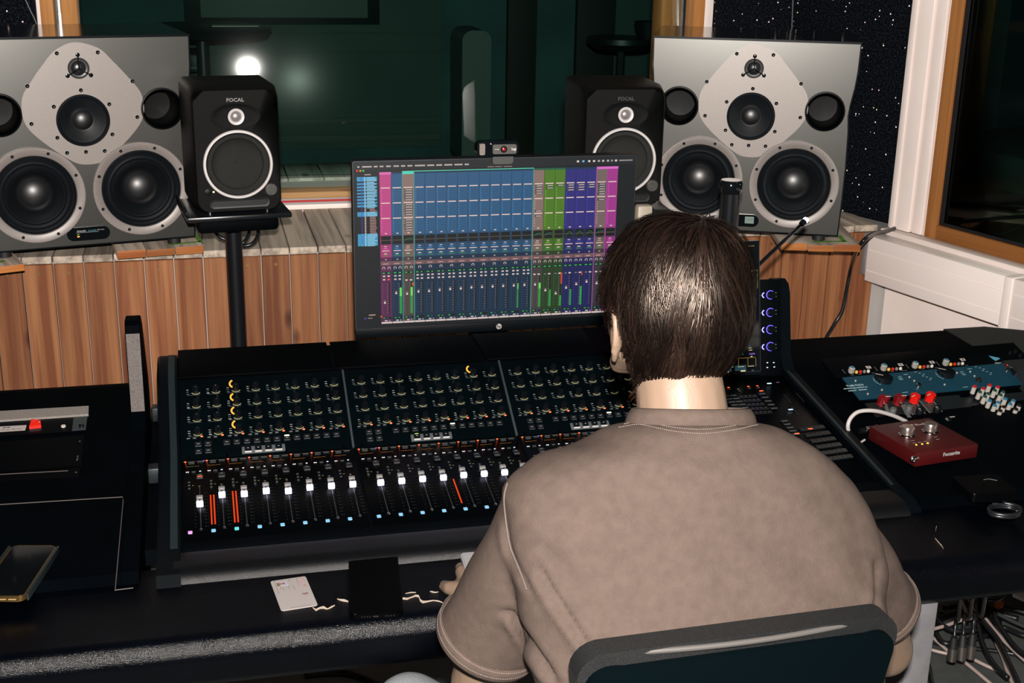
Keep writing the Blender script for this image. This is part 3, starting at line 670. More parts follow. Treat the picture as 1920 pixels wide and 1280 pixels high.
# ---- small two-way monitors
SMB = mat('small_monitor_vinyl', (.0040, .0042, .0046), .5, spec=.10, nscale=120, namt=.3, bump=.3, bscale=1500)
WRING = mat('silver_white_ring', (.95, .91, .90), .33, .15)
MESHG = mat('speaker_cone_weave', (.026, .0255, .022), .5, nscale=900, namt=.6, bump=.8, bscale=1500)
def small_speaker(label, mw, bright):
    s = thing('nearfield_monitor', label, 'loudspeaker', mw)
    F = frame((0, 0, 0), (1, 0, 0), (0, 0, 1))
    W, Hh, D = .110, .313, .255
    def ring(w, h0, h1, r, z, n=6):
        return [((x), (h0+h1)/2+y, z) for x, y in rrect(2*w, h1-h0, r, n)]
    b = BM(); L_ = []
    for w_, h0, h1, r_, z in ((.1045, .0, .3105, .012, -D), (.110, 0, .313, .016, -D+.02), (.110, 0, .313, .016, -.055), (.1065, .0, .308, .028, -.008), (.1025, .002, .303, .030, 0.)):
        L_.append([b.verts.new((x, y, z)) for x, y, z in ring(w_, h0, h1, r_, z)])
    n = len(L_[0])
    for A, B_ in zip(L_, L_[1:]):
        for k in range(n): b.faces.new((A[k], A[(k+1) % n], B_[(k+1) % n], B_[k]))
    b.faces.new(L_[0][::-1]); fr_ = [(v.co.x, v.co.y) for v in L_[-1]]
    sheet(b, fr_, [(0, .120, .079)], 0., .012); bmesh.ops.remove_doubles(b, verts=b.verts, dist=1e-5)
    bmesh.ops.recalc_face_normals(b, faces=b.faces)
    bmesh.ops.transform(b, matrix=F, verts=b.verts); obj('cabinet', b, SMB, s, smooth=50)
    # tweeter horn: shallow oval dish
    M = F @ T(0, .239, 0)
    b = BM(); seg = 48; rings = []
    for f_, z in ((1., .0006), (.985, .0028), (.93, .0012), (.6, .0012), (.3, .0009)):
        rings.append([b.verts.new((.062*f_*math.cos(2*PI*k/seg), .033*f_*math.sin(2*PI*k/seg), z)) for k in range(seg)])
    for A, B_ in zip(rings, rings[1:]):
        for k in range(seg): b.faces.new((A[k], A[(k+1) % seg], B_[(k+1) % seg], B_[k]))
    bmesh.ops.transform(b, matrix=M, verts=b.verts); obj('waveguide', b, SMB, s, smooth=True)
    b = BM(); lathe(b, [(.0225, .001), (.0225, .004), (.020, .005)], M, 40, cap=False); obj('tweeter_rim', b, BLACKG, s)
    b = BM(); lathe(b, [(.0205, .002), (.0205, .0065), (.0185, .008), (.0145, .007), (.0125, .003)], M, 40, cap=False); obj('tweeter_ring', b, WRING, s, label='silvery white ring')
    b = BM(); lathe(b, [(.0125*math.cos(math.radians(a)), .002+.006*math.sin(math.radians(a))) for a in range(0, 91, 9)], M, 32, cap=False); obj('tweeter_dome', b, mat('pale_metal_dome', (.55, .50, .50), .3, .6), s, label='pale metal dome')
    text('lettering', 'FOCAL', .0125, F @ T(0, .2795, .0004), mat('badge_grey', (.30, .28, .26) if bright else (.07, .07, .07), .5) if bright else mat('badge_dark', (.055, .055, .055), .5), s, bold=.0003, sx=1.1)
    M = F @ T(0, .120, 0) @ Matrix.Scale(.955, 4)
    b = BM(); lathe(b, [(.0905, .001), (.0905, .006), (.0885, .0085), (.084, .0085), (.0825, .004)], M, 72, cap=False); obj('woofer_ring', b, WRING, s, label='silvery white ring')
    b = BM(); lathe(b, [(.0828, .004), (.0805, -.006), (.0765, -.008), (.0735, -.003), (.069, .000), (.0645, -.003), (.0625, -.008)], M, 72, cap=False); obj('surround', b, SURR, s)
    b = BM(); lathe(b, [(.0805, .0045), (.078, .0020), (.0755, .0016), (.0735, .0035), (.0705, .0040), (.068, .0020), (.0655, -.003), (.064, -.0025), (.062, -.005), (.045, -.016), (.025, -.023), (.010, -.026), (.003, -.0262), (.002, -.0225), (0, -.0225)], M, 72, cap=False); obj('woven_cone', b, MESHG, s)
    # foot of the baffle: port slot, knob, button, lights
    b = BM(); M2 = F @ T(0, .0215, 0)
    outer = rrect(.150, .023, .0113, 7); inner = rrect(.140, .015, .0073, 7)
    o1 = [b.verts.new((x, y, .0005)) for x, y in outer]; o2 = [b.verts.new((x, y, .0025)) for x, y in outer]; i1 = [b.verts.new((x, y, .0020)) for x, y in inner]; i2 = [b.verts.new((x, y-.001, .0007)) for x, y in inner]
    N = len(outer)
    for A, B_ in ((o1, o2), (o2, i1), (i1, i2)):
        for k in range(N): b.faces.new((A[k], A[(k+1) % N], B_[(k+1) % N], B_[k]))
    b.faces.new(i2)
    bmesh.ops.transform(b, matrix=M2, verts=b.verts); obj('port_slot', b, mat('slot_black', (.008, .009, .010), .4), s, smooth=30)
    b = BM(); lathe(b, [(.0155, .0005), (.0155, .010), (.0138, .0115), (0, .0118)], F @ T(.079, .054, 0), 28); obj('volume_knob', b, mat('knob_grey', (.09, .088, .08), .4, nscale=80, namt=.4), s)
    b = BM(); lathe(b, [(.0085, .0005), (.0085, .0025), (.0075, .003), (0, .003)], F @ T(-.078, .053, 0), 20); obj('power_button', b, BLACK, s)
    b = BM(); box(b, (-.064, .053, .0014), (.004, .003, .0016)); obj('indicator', b, emis('yellow_led', (1, .85, .3), 3), s, mw=F, label='yellow indicator')
    b = BM(); box(b, (.059, .057, .0014), (.003, .003, .0016)); obj('indicator', b, emis('red_led', (1, .05, .08), 1.5), s, mw=F, label='red indicator')
    return s
def stand(label, cx, cy, z, toe, foot_dy=0.):
    st = thing('monitor_stand', label, 'stand', T(cx, cy, 0) @ RZ(toe))
    b = BM(); box(b, (.0, -.02, z-.0065), (.255, .24, .013), bev=.003); obj('top_plate', b, mat('stand_plate_black', (.010, .012, .015), .25), st)
    for q in ((-.125, -.0),):
        b = BM(); box(b, (-.126, -.015, z+.006), (.006, .22, .012), bev=.002); obj('plate_lip', b, BLACK, st)
    b = BM(); box(b, (0, -.01, z-.032), (.20, .20, .036), bev=.01); obj('under_box', b, BLACKM, st)
    b = BM(); cyl(b, (0, 0, .02), (0, 0, z-.05), .0215, seg=28); obj('pole', b, mat('stand_pole_black', (.008, .009, .012), .3), st)
    b = BM(); box(b, (0, 0, .01), (.28, .28, .02), bev=.004); obj('base_plate', b, BLACKM, st)
    for sx in (-1, 1):
        b = BM(); lathe(b, [(.0035, 0), (.0035, .0075), (0, .008)], T(sx*.07, -.115, z+.0002), 10); obj('spike', b, SILVER, st)
    return st
YF = 3.20
bl = at(450.5, 396, Y=YF); toe = math.radians(6.5); KS = .97
fl = T(*bl) @ RZ(toe)
small_speaker('small black two-way loudspeaker on the stand left of the screen', fl @ Matrix.Scale(KS, 4), True)
pc = at(441.5, 520, Y=3.335)
stand('black speaker stand with square plate and pole, left of the screen', pc.x, pc.y, bl.z-.0092, toe)
blR = at(1165, 385.5, Y=3.11); toeR = math.radians(-4)
flR = T(*blR) @ RZ(toeR)
small_speaker('small black two-way loudspeaker half hidden behind the screen, right side', flR @ Matrix.Scale(KS, 4), False)
cst = flR @ Vector((0, .125, 0))
stand('black speaker stand behind the right edge of the screen', cst.x, cst.y, blR.z-.0092, toeR)
# cables below the left stand
for i, (pts, lab) in enumerate((((at(398, 428, Y=3.42), at(412, 444, Y=3.40), at(432, 450, Y=3.40), at(450, 446, Y=3.42)), 'thin cable sagging left of the stand pole'),
                  ((at(468, 425, Y=3.42), at(466, 440, Y=3.40), at(456, 455, Y=3.38), at(440, 455, Y=3.40)), 'inner of two cable loops right of the stand pole'),
                  ((at(484, 422, Y=3.42), at(484, 440, Y=3.40), at(474, 456, Y=3.38), at(455, 461, Y=3.38), at(440, 456, Y=3.4)), 'outer of two cable loops right of the stand pole'))):
    cable('cable', pts, .005, CABLEB, lab)
# ============================================================ desk, console
XC0, MOD = -.062, .319           # left edge of the first module, module width
pF, pK, pT, pE = Vector((0, 2.000, .7253)), Vector((0, 2.283, .7645)), Vector((0, 2.450, .863)), Vector((0, 2.66, .872))
def plane_m(x, a, b):           # local x right, y up the slope, z out of the surface
    d = (b-a).normalized(); return frame((x, a.y, a.z), (1, 0, 0), d)
# ---- the studio desk that carries everything
desk = thing('studio_desk', 'long black studio desk with padded leather front edge', 'desk', T(0, 0, 0))
def profile(name, yz, x0, x1, m, parent, smooth=30):
    b = BM(); a = [b.verts.new((x0, y, z)) for y, z in yz]; c = [b.verts.new((x1, y, z)) for y, z in yz]; n = len(yz)
    b.faces.new(a); b.faces.new(c[::-1])
    for k in range(n): b.faces.new((a[k], c[k], c[(k+1) % n], a[(k+1) % n]))
    bmesh.ops.recalc_face_normals(b, faces=b.faces); return obj(name, b, m, parent, smooth=smooth)
# padded front edge: flat top sloping a little to the user, rounded nose, back under
arm = [(1.985, .700), (1.93, .7135), (1.90, .7150), (1.80, .7145)]
for k in range(0, 10):
    a = math.radians(92-k*15); arm.append((1.748-.030*math.sin(math.radians(k*13)), .6845+.030*math.cos(math.radians(k*13))))
arm += [(1.724, .645), (1.738, .630), (1.985, .630)]
ar = profile('armrest', arm, -2.2, 2.44, LEATHER, desk, smooth=40)
TEAR = mat('torn_leather_backing', (.72, .60, .48), .8, nscale=200, namt=.3)
def tear(px, w=3.0, Z=.7151):
    b = BM(); P = []
    for i, (x, y, ww) in enumerate(px):
        nx, ny = 0, 1
        P.append((at(x, y-ww, Z=Z), at(x, y+ww, Z=Z)))
    vs = [(b.verts.new(p), b.verts.new(q)) for p, q in P]
    for (a, c), (d, e) in zip(vs, vs[1:]): b.faces.new((a, d, e, c))
    bmesh.ops.recalc_face_normals(b, faces=b.faces)
    bmesh.ops.solidify(b, geom=b.faces[:], thickness=.0004)
    obj('tear', b, TEAR, desk, smooth=False, label='cream torn crack in the black leather')
tear([(586, 1138, .5), (592, 1143, 2), (600, 1139, 1.6), (607, 1138, 2.4), (614, 1141, .8), (622, 1137, 1.6), (628, 1134, .6)])
tear([(632, 1122, .5), (638, 1124, 1.6), (646, 1125, 2.2), (653, 1127, 1)])
tear([(755, 1121, 1.6), (763, 1122, 1.8), (772, 1119, 1), (779, 1116, 1.6), (785, 1117, 2), (788, 1125, 2.4), (793, 1128, 2.2), (801, 1127, 1.2), (812, 1125, .8), (822, 1126, 1), (830, 1129, .6)])
tear([(806, 1108, .4), (811, 1109, 1.4), (816, 1110, .8), (822, 1109, .4)])
tear([(760, 1112, .3), (770, 1110, .8), (780, 1110, .4)])
tear([(1754, 996, .4), (1755, 990, 1.4), (1756.5, 985, .4)], Z=.7151)
tear([(1753, 1008, .3), (1758, 1014, .8), (1766, 1023, .9), (1769, 1028, .3)], Z=.7151)
# under frame and legs
b = BM(); lbox(b, -2.2, -.158, 1.93, 2.62, .60, .628, bev=.004); lbox(b, -.098, 2.25, 1.93, 2.62, .60, .628, bev=.004); obj('under_tray', b, BLACKM, desk)
LEGM = mat('grey_leg_panel', (.20, .20, .21), .55, nscale=30, namt=.15)
def leg(x):
    b = BM(); lbox(b, x, x+.05, 1.75, 2.60, .0, .64, bev=.004); obj('leg', b, LEGM, desk)
lx = at(1732, 1200, Y=1.75).x
leg(lx-.03); leg(-1.2); leg(2.15)
# left bay
bay = [(1.916, .7345), (2.30, .752), (2.63, .795), (2.66, .790), (2.66, .64), (1.916, .64)]
xr = -.128
def bayp(y):  # height of the bay top
    for (y0, z0), (y1, z1) in zip(bay[:2], bay[1:3]):
        if y0 <= y <= y1: return z0+(z1-z0)*(y-y0)/(y1-y0)
    return .79
profile('left_bay', bay, -2.2, xr-.024, VINYL, desk)
# fin-shaped side cheek of the left bay (flash light on its raised front face is put into a paler colour)
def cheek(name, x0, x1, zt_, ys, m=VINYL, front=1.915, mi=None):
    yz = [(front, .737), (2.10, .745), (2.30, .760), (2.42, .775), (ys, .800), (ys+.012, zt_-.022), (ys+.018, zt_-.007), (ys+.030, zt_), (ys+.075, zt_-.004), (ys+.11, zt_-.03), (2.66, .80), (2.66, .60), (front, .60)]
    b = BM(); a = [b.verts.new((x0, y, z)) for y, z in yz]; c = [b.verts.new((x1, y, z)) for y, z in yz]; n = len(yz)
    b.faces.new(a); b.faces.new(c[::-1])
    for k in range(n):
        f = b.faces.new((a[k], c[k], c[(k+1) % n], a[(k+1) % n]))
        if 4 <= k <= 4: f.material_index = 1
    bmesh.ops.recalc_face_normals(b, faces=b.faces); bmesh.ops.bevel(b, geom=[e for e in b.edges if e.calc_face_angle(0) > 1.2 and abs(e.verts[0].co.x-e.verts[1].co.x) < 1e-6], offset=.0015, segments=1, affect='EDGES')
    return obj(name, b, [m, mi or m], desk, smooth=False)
b = BM(); p_, q_ = at(285, 766, Z=.70), at(285, 937, Z=.62)
box(b, (-.1155, p_.y, .50), (.026, .02, .40)); box(b, (-.1155, (p_.y+2.10)/2, .665), (.026, p_.y-2.10, .03)); obj('gap_plate', b, BLACKM, desk)
CHEEK_LIT = mat('flash_lit_cheek_grey', (.19, .165, .155), .62, nscale=500, namt=.45, bump=.6, bscale=1200)  # paler grey standing in for the flash on the upright face
yc = 2.46
zc = at(250, 604, Y=yc+.015).z
xa_, xb_ = at(234.5, 640, Y=yc).x, at(263.5, 640, Y=yc).x
cheek('side_cheek', xa_, xb_, zc, yc, VINYL, mi=CHEEK_LIT)
xr = xb_
# bridge pieces in the gap between bay and console, wood seen through it
for (x_0, y_0), (x_1, y_1), nm in (((275, 767), (299, 765), 'a'), ((276, 880), (299, 878), 'b'), ((265, 1052), (297, 1050), 'c')):
    z_ = .72 if nm != 'c' else .60
    p = at(x_0, y_0, Z=z_)
    b = BM(); lbox(b, xr+.001, -.101, p.y, p.y+.03, z_-.03, z_, bev=.002); obj('cross_bar', b, DKMETAL, desk)
# right bay
xR = XC0+4*MOD+.028
profile('right_bay', [(1.916, .7365), (2.0, .741), (2.34, .757), (2.50, .795), (2.66, .799), (2.675, .791), (2.675, .64), (1.916, .64)], xR, 1.735, VINYL, desk)
b = BM()
pe = [(1.738, 1.916), (2.42, 1.916), (2.36, 2.16), (2.1, 2.49), (1.98, 2.60), (1.85, 2.675), (1.738, 2.675)]
prism(b, pe, .158, T(0, 0, .64)); obj('end_section', b, mat('dark_grey_laminate', (.022, .027, .028), .5, nscale=20, namt=.2), desk, smooth=False)
# front panel below right bay
# ---- the console
con = thing('mixing_console', 'large black mixing console with rows of knobs and lit faders', 'mixing console', T(0, 0, 0))
PANEL = mat('console_panel', (.0010, .0015, .0022), .25, spec=.06, nscale=6, namt=.3, bump=.12, bscale=300)
PANELT = mat('console_panel_teal', (.0012, .0034, .0046), .25, spec=.07, nscale=10, namt=.3)
WRIST = mat('wrist_rest', (.0006, .0014, .0024), .33, spec=.42, nscale=40, namt=.3, bump=.35, bscale=1300)
# body under the panels
body = [(1.985, .7215), (2.2836, .7620), (2.450, .8605), (2.455, .8615), (2.606, .866), (2.61, .860), (2.61, .64), (1.985, .64)]
profile('console_body', body, XC0-.0, XC0+3*MOD+.002, BLACKM, con)
bodym = [(1.985, .7235), (2.45, .790), (2.50, .794), (2.66, .800), (2.665, .64), (1.985, .64)]
profile('master_body', bodym, XC0+3*MOD+.0022, XC0+4*MOD, BLACKM, con)
wr = [(1.984, .7240), (1.974, .7320), (1.960, .7330), (1.945, .7325)]
for k in range(10):
    a = 6+k*9.3; wr.append((1.931-.044*math.sin(math.radians(a)), .6885+.044*math.cos(math.radians(a))))
wr += [(1.887, .680), (1.984, .680)]
xe = XC0+4*MOD
profile('wrist_rest', wr, XC0-.012, xe, WRIST, con, smooth=40)
profile('rear_panel', [(2.452, .864), (2.452, .8665), (2.655, .8735), (2.66, .870)], XC0, XC0+.0, PANEL, con) if False else None
REARP = mat('rear_panel_black', (.0008, .0012, .0018), .5, spec=.02)
for i, (x_0, x_1) in enumerate(((XC0+.001, .2405), (.2475, .5455), (.5535, .8))):
    b = BM(); M = plane_m(0, Vector((0, 2.4535, .8640)), Vector((0, 2.655, .8725)))
    lbox(b, x_0, x_1, 0, .152, 0, .0035, bev=.001); obj('rear_panel', b, REARP, con, mw=M)
b = BM(); M = plane_m(0, Vector((0, 2.4535, .8640)), Vector((0, 2.655, .8725))); lbox(b, .801, XC0+3*MOD, 0, .152, 0, .0035); obj('rear_panel', b, REARP, con, mw=M)
# left cheek with the lighter metal strip
chk = [(1.888, .690), (1.890, .715), (1.905, .730), (1.985, .735), (2.283, .774), (2.45, .872), (2.53, .878), (2.565, .876), (2.590, .866), (2.606, .846), (2.612, .81), (2.612, .56), (1.900, .56)]
def con_cheek(x0, x1, strip0, strip1, pts=chk):
    profile('side_cheek', pts, x0, x1, mat('cheek_black', (.0010, .0028, .0045), .4, spec=.08, nscale=20, namt=.2), con, smooth=30)
    yz = [(y, z+.0012) for y, z in pts[3:9]]; b = BM(); A = [b.verts.new((strip0, y, z)) for y, z in yz]; C = [b.verts.new((strip1, y, z)) for y, z in yz]
    for k in range(len(yz)-1): b.faces.new((A[k], C[k], C[k+1], A[k+1]))
    bmesh.ops.recalc_face_normals(b, faces=b.faces); bmesh.ops.solidify(b, geom=b.faces[:], thickness=.001)
    obj('metal_strip', b, mat('teal_grey_strip', (.016, .030, .034), .42, .3), con, smooth=30)
con_cheek(-.1005, XC0-.0005, -.079, -.0668)
ck = [o for o in con.children if o.name.startswith('side_cheek')][-1]
bb = BM(); bb.from_mesh(ck.data); bmesh.ops.bevel(bb, geom=[e for e in bb.edges if all(abs(v.co.x+.1005) < 1e-5 for v in e.verts) and all(v.co.z > .72 and v.co.y > 1.95 for v in e.verts)], offset=.016, segments=4, affect='EDGES', profile=.5, clamp_overlap=True)
bb.to_mesh(ck.data); bb.free()
chkR = [(1.900, .700), (1.905, .720), (1.925, .732), (1.985, .735), (2.20, .765), (2.45, .800), (2.475, .83), (2.505, .960), (2.515, .978), (2.535, .985), (2.56, .980), (2.60, .94), (2.665, .87), (2.665, .56), (1.900, .56)]
profile('side_cheek', chkR, XC0+4*MOD+.0005, XC0+4*MOD+.026, mat('cheek_black', (.0, .0, .0)), con, smooth=30)
yz = [(y, z+.0012) for y, z in chkR[3:6]]; b = BM(); A = [b.verts.new((XC0+4*MOD+.006, y, z)) for y, z in yz]; C = [b.verts.new((XC0+4*MOD+.013, y, z)) for y, z in yz]
for k in range(len(yz)-1): b.faces.new((A[k], C[k], C[k+1], A[k+1]))
bmesh.ops.recalc_face_normals(b, faces=b.faces); bmesh.ops.solidify(b, geom=b.faces[:], thickness=.001); obj('metal_strip', b, MATS['teal_grey_strip'], con)
# shared small parts
KNOB = mat('knob_black_gloss', (.0045, .006, .008), .13, spec=.6)
b = BM(); lathe(b, [(.0066, 0), (.0063, .010), (.0056, .0125), (0, .0128)], seg=20); box(b, (0, .0035, .0128), (.0007, .004, .0006)); knob_me = newmesh('knob', b, KNOB, 40)
b = BM()
for k in range(10):
    a0, a1 = math.radians(215+k*11), math.radians(215+(k+1)*11)
    v = [b.verts.new((r*math.cos(a), r*math.sin(a), .0014)) for a, r in ((a0, .0086), (a1, .0086), (a1, .0100), (a0, .0100))]; b.faces.new(v[::-1])
bmesh.ops.remove_doubles(b, verts=b.verts, dist=1e-5); bmesh.ops.recalc_face_normals(b, faces=b.faces); bmesh.ops.solidify(b, geom=b.faces[:], thickness=.0005)
arc_dim = newmesh('light_ring', b, emis('dim_yellow_ring', (.75, .72, .38), .22))
b = BM()
for k in range(13):
    a0, a1 = math.radians(115+k*10), math.radians(115+(k+1)*10)
    v = [b.verts.new((r*math.cos(a), r*math.sin(a), .0014)) for a, r in ((a0, .0076), (a1, .0076), (a1, .0108), (a0, .0108))]; b.faces.new(v[::-1])
bmesh.ops.remove_doubles(b, verts=b.verts, dist=1e-5); bmesh.ops.recalc_face_normals(b, faces=b.faces); bmesh.ops.solidify(b, geom=b.faces[:], thickness=.0005)
arc_on = newmesh('light_ring', b, emis('amber_ring', (1, .45, .06), 1.1))
b = BM(); box(b, (0, 0, .0012), (.0042, .0021, .0024), bev=.0005, seg=1); led_red = newmesh('red_light', b, emis('red_orange_led', (1, .12, .03), 3))
b = BM(); box(b, (0, 0, .0012), (.0034, .0020, .0020), bev=.0004, seg=1); led_or = newmesh('orange_light', b, emis('orange_small_led', (1, .14, .04), 1.8))
FCAP_T = mat('fader_cap_top', (.42, .41, .40), .3, .4)
b = BM()
lbox(b, -.0056, .0056, .0045, .0125, 0, .010, mi=1, bev=.0008); lbox(b, -.0056, .0056, -.0040, .0040, .0, .0075, mi=2); lbox(b, -.0050, -.0020, .0006, .0016, .0075, .0079, mi=1); lbox(b, .0020, .0050, .0006, .0016, .0075, .0079, mi=1)
lbox(b, -.0058, .0058, -.0125, -.0045, 0, .0095, mi=0, bev=.0012)
fader_me = newmesh('fader_cap', b, [emis('fader_glow', (.80, .74, 1.0), 2.6), FCAP_T, BLACKG], 30)
def sq(col, nm):
    b = BM(); box(b, (0, 0, .001), (.0072, .0085, .002), bev=.0012); return newmesh('channel_light', b, emis(nm, col, 1.05), 30)
SQ = {'p': sq((.75, .32, .70), 'pink_square'), 'b': sq((.22, .48, .68), 'blue_square'), 't': sq((.12, .62, .66), 'teal_square')}
KEYW = mat('white_key_edge', (.75, .73, .72), .4)
LINEG = mat('dim_panel_print', (.08, .10, .10), .6); LINEB = mat('bright_panel_print', (.42, .43, .42), .5); WL = emis('white_tiny_led', (.9, .9, 1), 1.3)
def quad(b, x, y, w_, h_, z=.0003, mi=0):
    v = [b.verts.new(p) for p in ((x-w_/2, y-h_/2, z), (x+w_/2, y-h_/2, z), (x+w_/2, y+h_/2, z), (x-w_/2, y+h_/2, z))]; f = b.faces.new(v); f.material_index = mi
faders = [[.134, .158, .155, .159, .153, .159, .158, .158], [.156, .156, .157, .156, .159, .158, .157, .157], [.155]*8]
squares = ['pbtbbbbb', 'bbbbbbbb', 'bbbbbbbb']
for mI in range(3):
    x0 = XC0+MOD*mI
    MK = plane_m(x0, pK, pT); MF = plane_m(x0, pF, pK)
    b = BM(); lbox(b, .002, MOD-.002, .002, .1925, -.003, 0, bev=.001); kp = obj('knob_panel', b, PANELT, con, mw=MK)
    b = BM(); lbox(b, .002, MOD-.002, .018, .2845, -.003, 0, bev=.001); fp = obj('fader_panel', b, PANEL, con, mw=MF)
    b = BM(); lbox(b, .002, MOD-.002, -.003, .016, -.004, -.001, bev=.001); obj('front_lip', b, BLACKM, con, mw=MF)
    # divider bar between modules
    if mI:
        b = BM(); lbox(b, -.0022, .0022, .0, .1930, -.002, .004, bev=.001); obj('divider_bar', b, mat('divider_grey', (.05, .065, .07), .35, .2), con, mw=MK)
    g = BM(); g2 = BM()
    for c in range(8):
        kx = .0335+c*.0379
        for r_, ky in enumerate((.163, .1295, .096, .0625)):
            inst('knob', knob_me, kp, T(kx, ky, 0) @ RZ(-.0))
            on = (mI == 0 and c == 2) or (mI == 1 and c == 6 and r_ == 0)
            inst('light_ring', arc_dim, kp, T(kx, ky+.001, 0))
            if on: inst('light_ring', arc_on, kp, T(kx-.002, ky+.0125, 0), label='amber lit ring')
            quad(g, kx-.0155, ky+.004, .0042, .0012, mi=1); quad(g, kx-.0155, ky-.001, .0045, .0014, mi=1 if random.random() < .4 else 0); quad(g, kx-.0150, ky-.0062, .005, .0020, mi=1 if mI == 0 and c < 3 and random.random() < .7 else 0)
            quad(g, kx-.004, ky-.0092, .024, .0007, mi=0)
        inst('red_light', led_red, kp, T(kx+.0072, .0520, 0))
        for q in range(2):
            box(g2, (kx-.0175+q*.0115, .0485, .0015), (.0075, .0035, .003), bev=.0006, seg=1); quad(g, kx-.0175+q*.0115, .0475, .005, .0008, .0034, 1)
    for kx, ky in [(.0335+i*.0178, .033) for i in (0, 1)]+[(.0335+i*.0178, .0165) for i in (0, 1)]+[(.0855+i*.0186, .033) for i in range(12)]:
        box(g2, (kx, ky, .002), (.0125, .0115, .004), bev=.001, seg=1); quad(g, kx, ky, .005, .0010, .0042, 1); quad(g, kx, ky-.0058, .010, .0009, .0042, 0)
    quad(g, .0855+6*.0186, .0378, .009, .003, .0046, 2)
    obj('button_rows', g2, mat('button_black', (.012, .014, .016), .25), kp, kind='stuff'); obj('panel_print', g, [LINEG, LINEB, emis('warm_white_led', (1, .9, .65), 1.6)], kp, smooth=False, kind='stuff')
    b = BM(); box(b, (.1520, .0120, .0012), (.080, .0165, .0024), mi=1, bev=.0008)
    kb = obj('key_block', b, [KEYW, mat('key_frame_grey', (.10, .115, .12), .35)], kp)
    for i in range(4):
        b = BM(); box(b, (.1235+i*.0188, .0135, .0035), (.0125, .0125, .0040), mi=1, bev=.0008); box(b, (.1235+i*.0188, .0065, .0032), (.0125, .0022, .0036), mi=0); quad(b, .1235+i*.0188, .014, .0030, .0008, .0058, 0)
        if mI == 1 and i == 0: quad(b, .1235, .0188, .007, .0012, .0058, 2)
        obj('illuminated_key', b, [KEYW, BLACKG, emis('green_key_led', (.4, .8, .1), 2)], kp)
    b = BM()
    for kx in (.0165, .085, .193, .3005):
        lathe(b, [(.0032, 0), (.0028, .002), (0, .0025)], T(kx, .0050, 0), 10, cap=False)
    obj('panel_screws', b, CHROME, kp, kind='stuff')
    # fader section
    g = BM(); g2 = BM()
    quad(g, MOD/2, .2795, MOD-.008, .0006, mi=0)
    for c in range(8):
        fx = .0330+c*.0384; sx_ = fx-.0180
        # slots, scale ticks
        lbox(g2, fx-.0009, fx+.0009, .056, .186, .0001, .0004); 
        for t in range(11): quad(g, fx-.0088, .062+t*.0105, .0016, .0006); quad(g, fx+.0085, .062+t*.0105, .0026, .0006); quad(g, fx+.0125, .062+t*.0105, .0012, .0006)
        inst('fader_cap', fader_me, fp, T(fx-.0005, faders[mI][c], 0.0004))
        inst('channel_light', SQ[squares[mI][c]], fp, T(sx_, .0455, 0))
        inst('orange_light', led_or, fp, T(sx_-.006, .2770, 0))
        box(g2, (sx_+.005, .2740, .001), (.012, .004, .002)); quad(g, sx_+.005, .2735, .010, .0008, .0022, 1); quad(g, sx_+.005, .2705, .010, .0007, .0004, 1); box(g2, (sx_+.021, .2740, .001), (.012, .004, .002)); quad(g, sx_+.021, .2735, .010, .0008, .0022, 1)
        quad(g, sx_+.002, .2610, .013, .0015, .0004, 3 if not (mI == 0 and c == 0) else 4); quad(g, sx_+.014, .2612, .009, .0012, .0004, 3)
        quad(g, sx_-.004, .242, .0026, .0024, .0006, 2); quad(g, sx_-.001, .242, .0022, .0024, .0006, 2); quad(g, sx_+.020, .2425, .0034, .0022, .0006, 2)
        box(g2, (sx_+.0085, .240, .001), (.0075, .005, .002)); quad(g, sx_+.0085, .239, .006, .0008, .0022, 1)
        box(g2, (fx+.001, .2220, .0015), (.0125, .0165, .003), bev=.001, seg=1); quad(g, fx+.001, .2260, .005, .0010, .0032, 1); quad(g, fx+.001, .2150, .010, .0008, .0032, 1)
        if mI == 0 and c == 0: quad(g, fx+.001, .2200, .0085, .0022, .0034, 5)
        for q in range(3): box(g2, (sx_, .205-q*.0105, .0012), (.0050, .0050, .0024), bev=.0006, seg=1); quad(g, sx_, .204-q*.0105, .0028, .0007, .0026, 1)
        quad(g, sx_+.0065, .1950, .0028, .0007, .0004, 6)
        lathe(g2, [(0, .0022), (.0022, .0018), (.0030, 0)][::-1], T(fx, .0530, 0), 10, mi=1, cap=False); lathe(g2, [(0, .0022), (.0022, .0018), (.0030, 0)][::-1], T(fx-.0005, .1900, 0), 10, mi=1, cap=False)
    quad(g, .042, .2785, .003, .0018, .0006, 7)
    obj('channel_buttons', g2, [MATS['button_black'], CHROME], fp, kind='stuff')
    obj('panel_print', g, [LINEG, LINEB, WL, emis('amber_readout', (.55, .20, .03), .16), emis('green_readout', (.08, .3, .05), .2), emis('red_key_light', (1, .08, .02), 3), emis('yellowgreen_tick', (.5, .6, .12), .8), emis('blue_led', (.15, .15, 1), 3)], fp, smooth=False, kind='stuff')
    meters = {0: [(1, .159, 2), (2, .166, 2)], 1: [(3, .148, 1), (6, .15, 2)], 2: []}[mI]
    for c, top, ncol in meters:
        mx_ = .0330+c*.0384-.0180 if mI == 0 else .0330+c*.0384+.0200
        b = BM()
        for cc in range(ncol):
            yy = .066
            while yy < top:
                quad(b, mx_-.0022+cc*.0055, yy, .0026, .0013, .0006); yy += .0023
        bmesh.ops.solidify(b, geom=b.faces[:], thickness=.0003)
        obj('level_meter', b, emis('red_meter', (.9, .07, .01), 1.3), fp, smooth=False, label='lit red level meter')
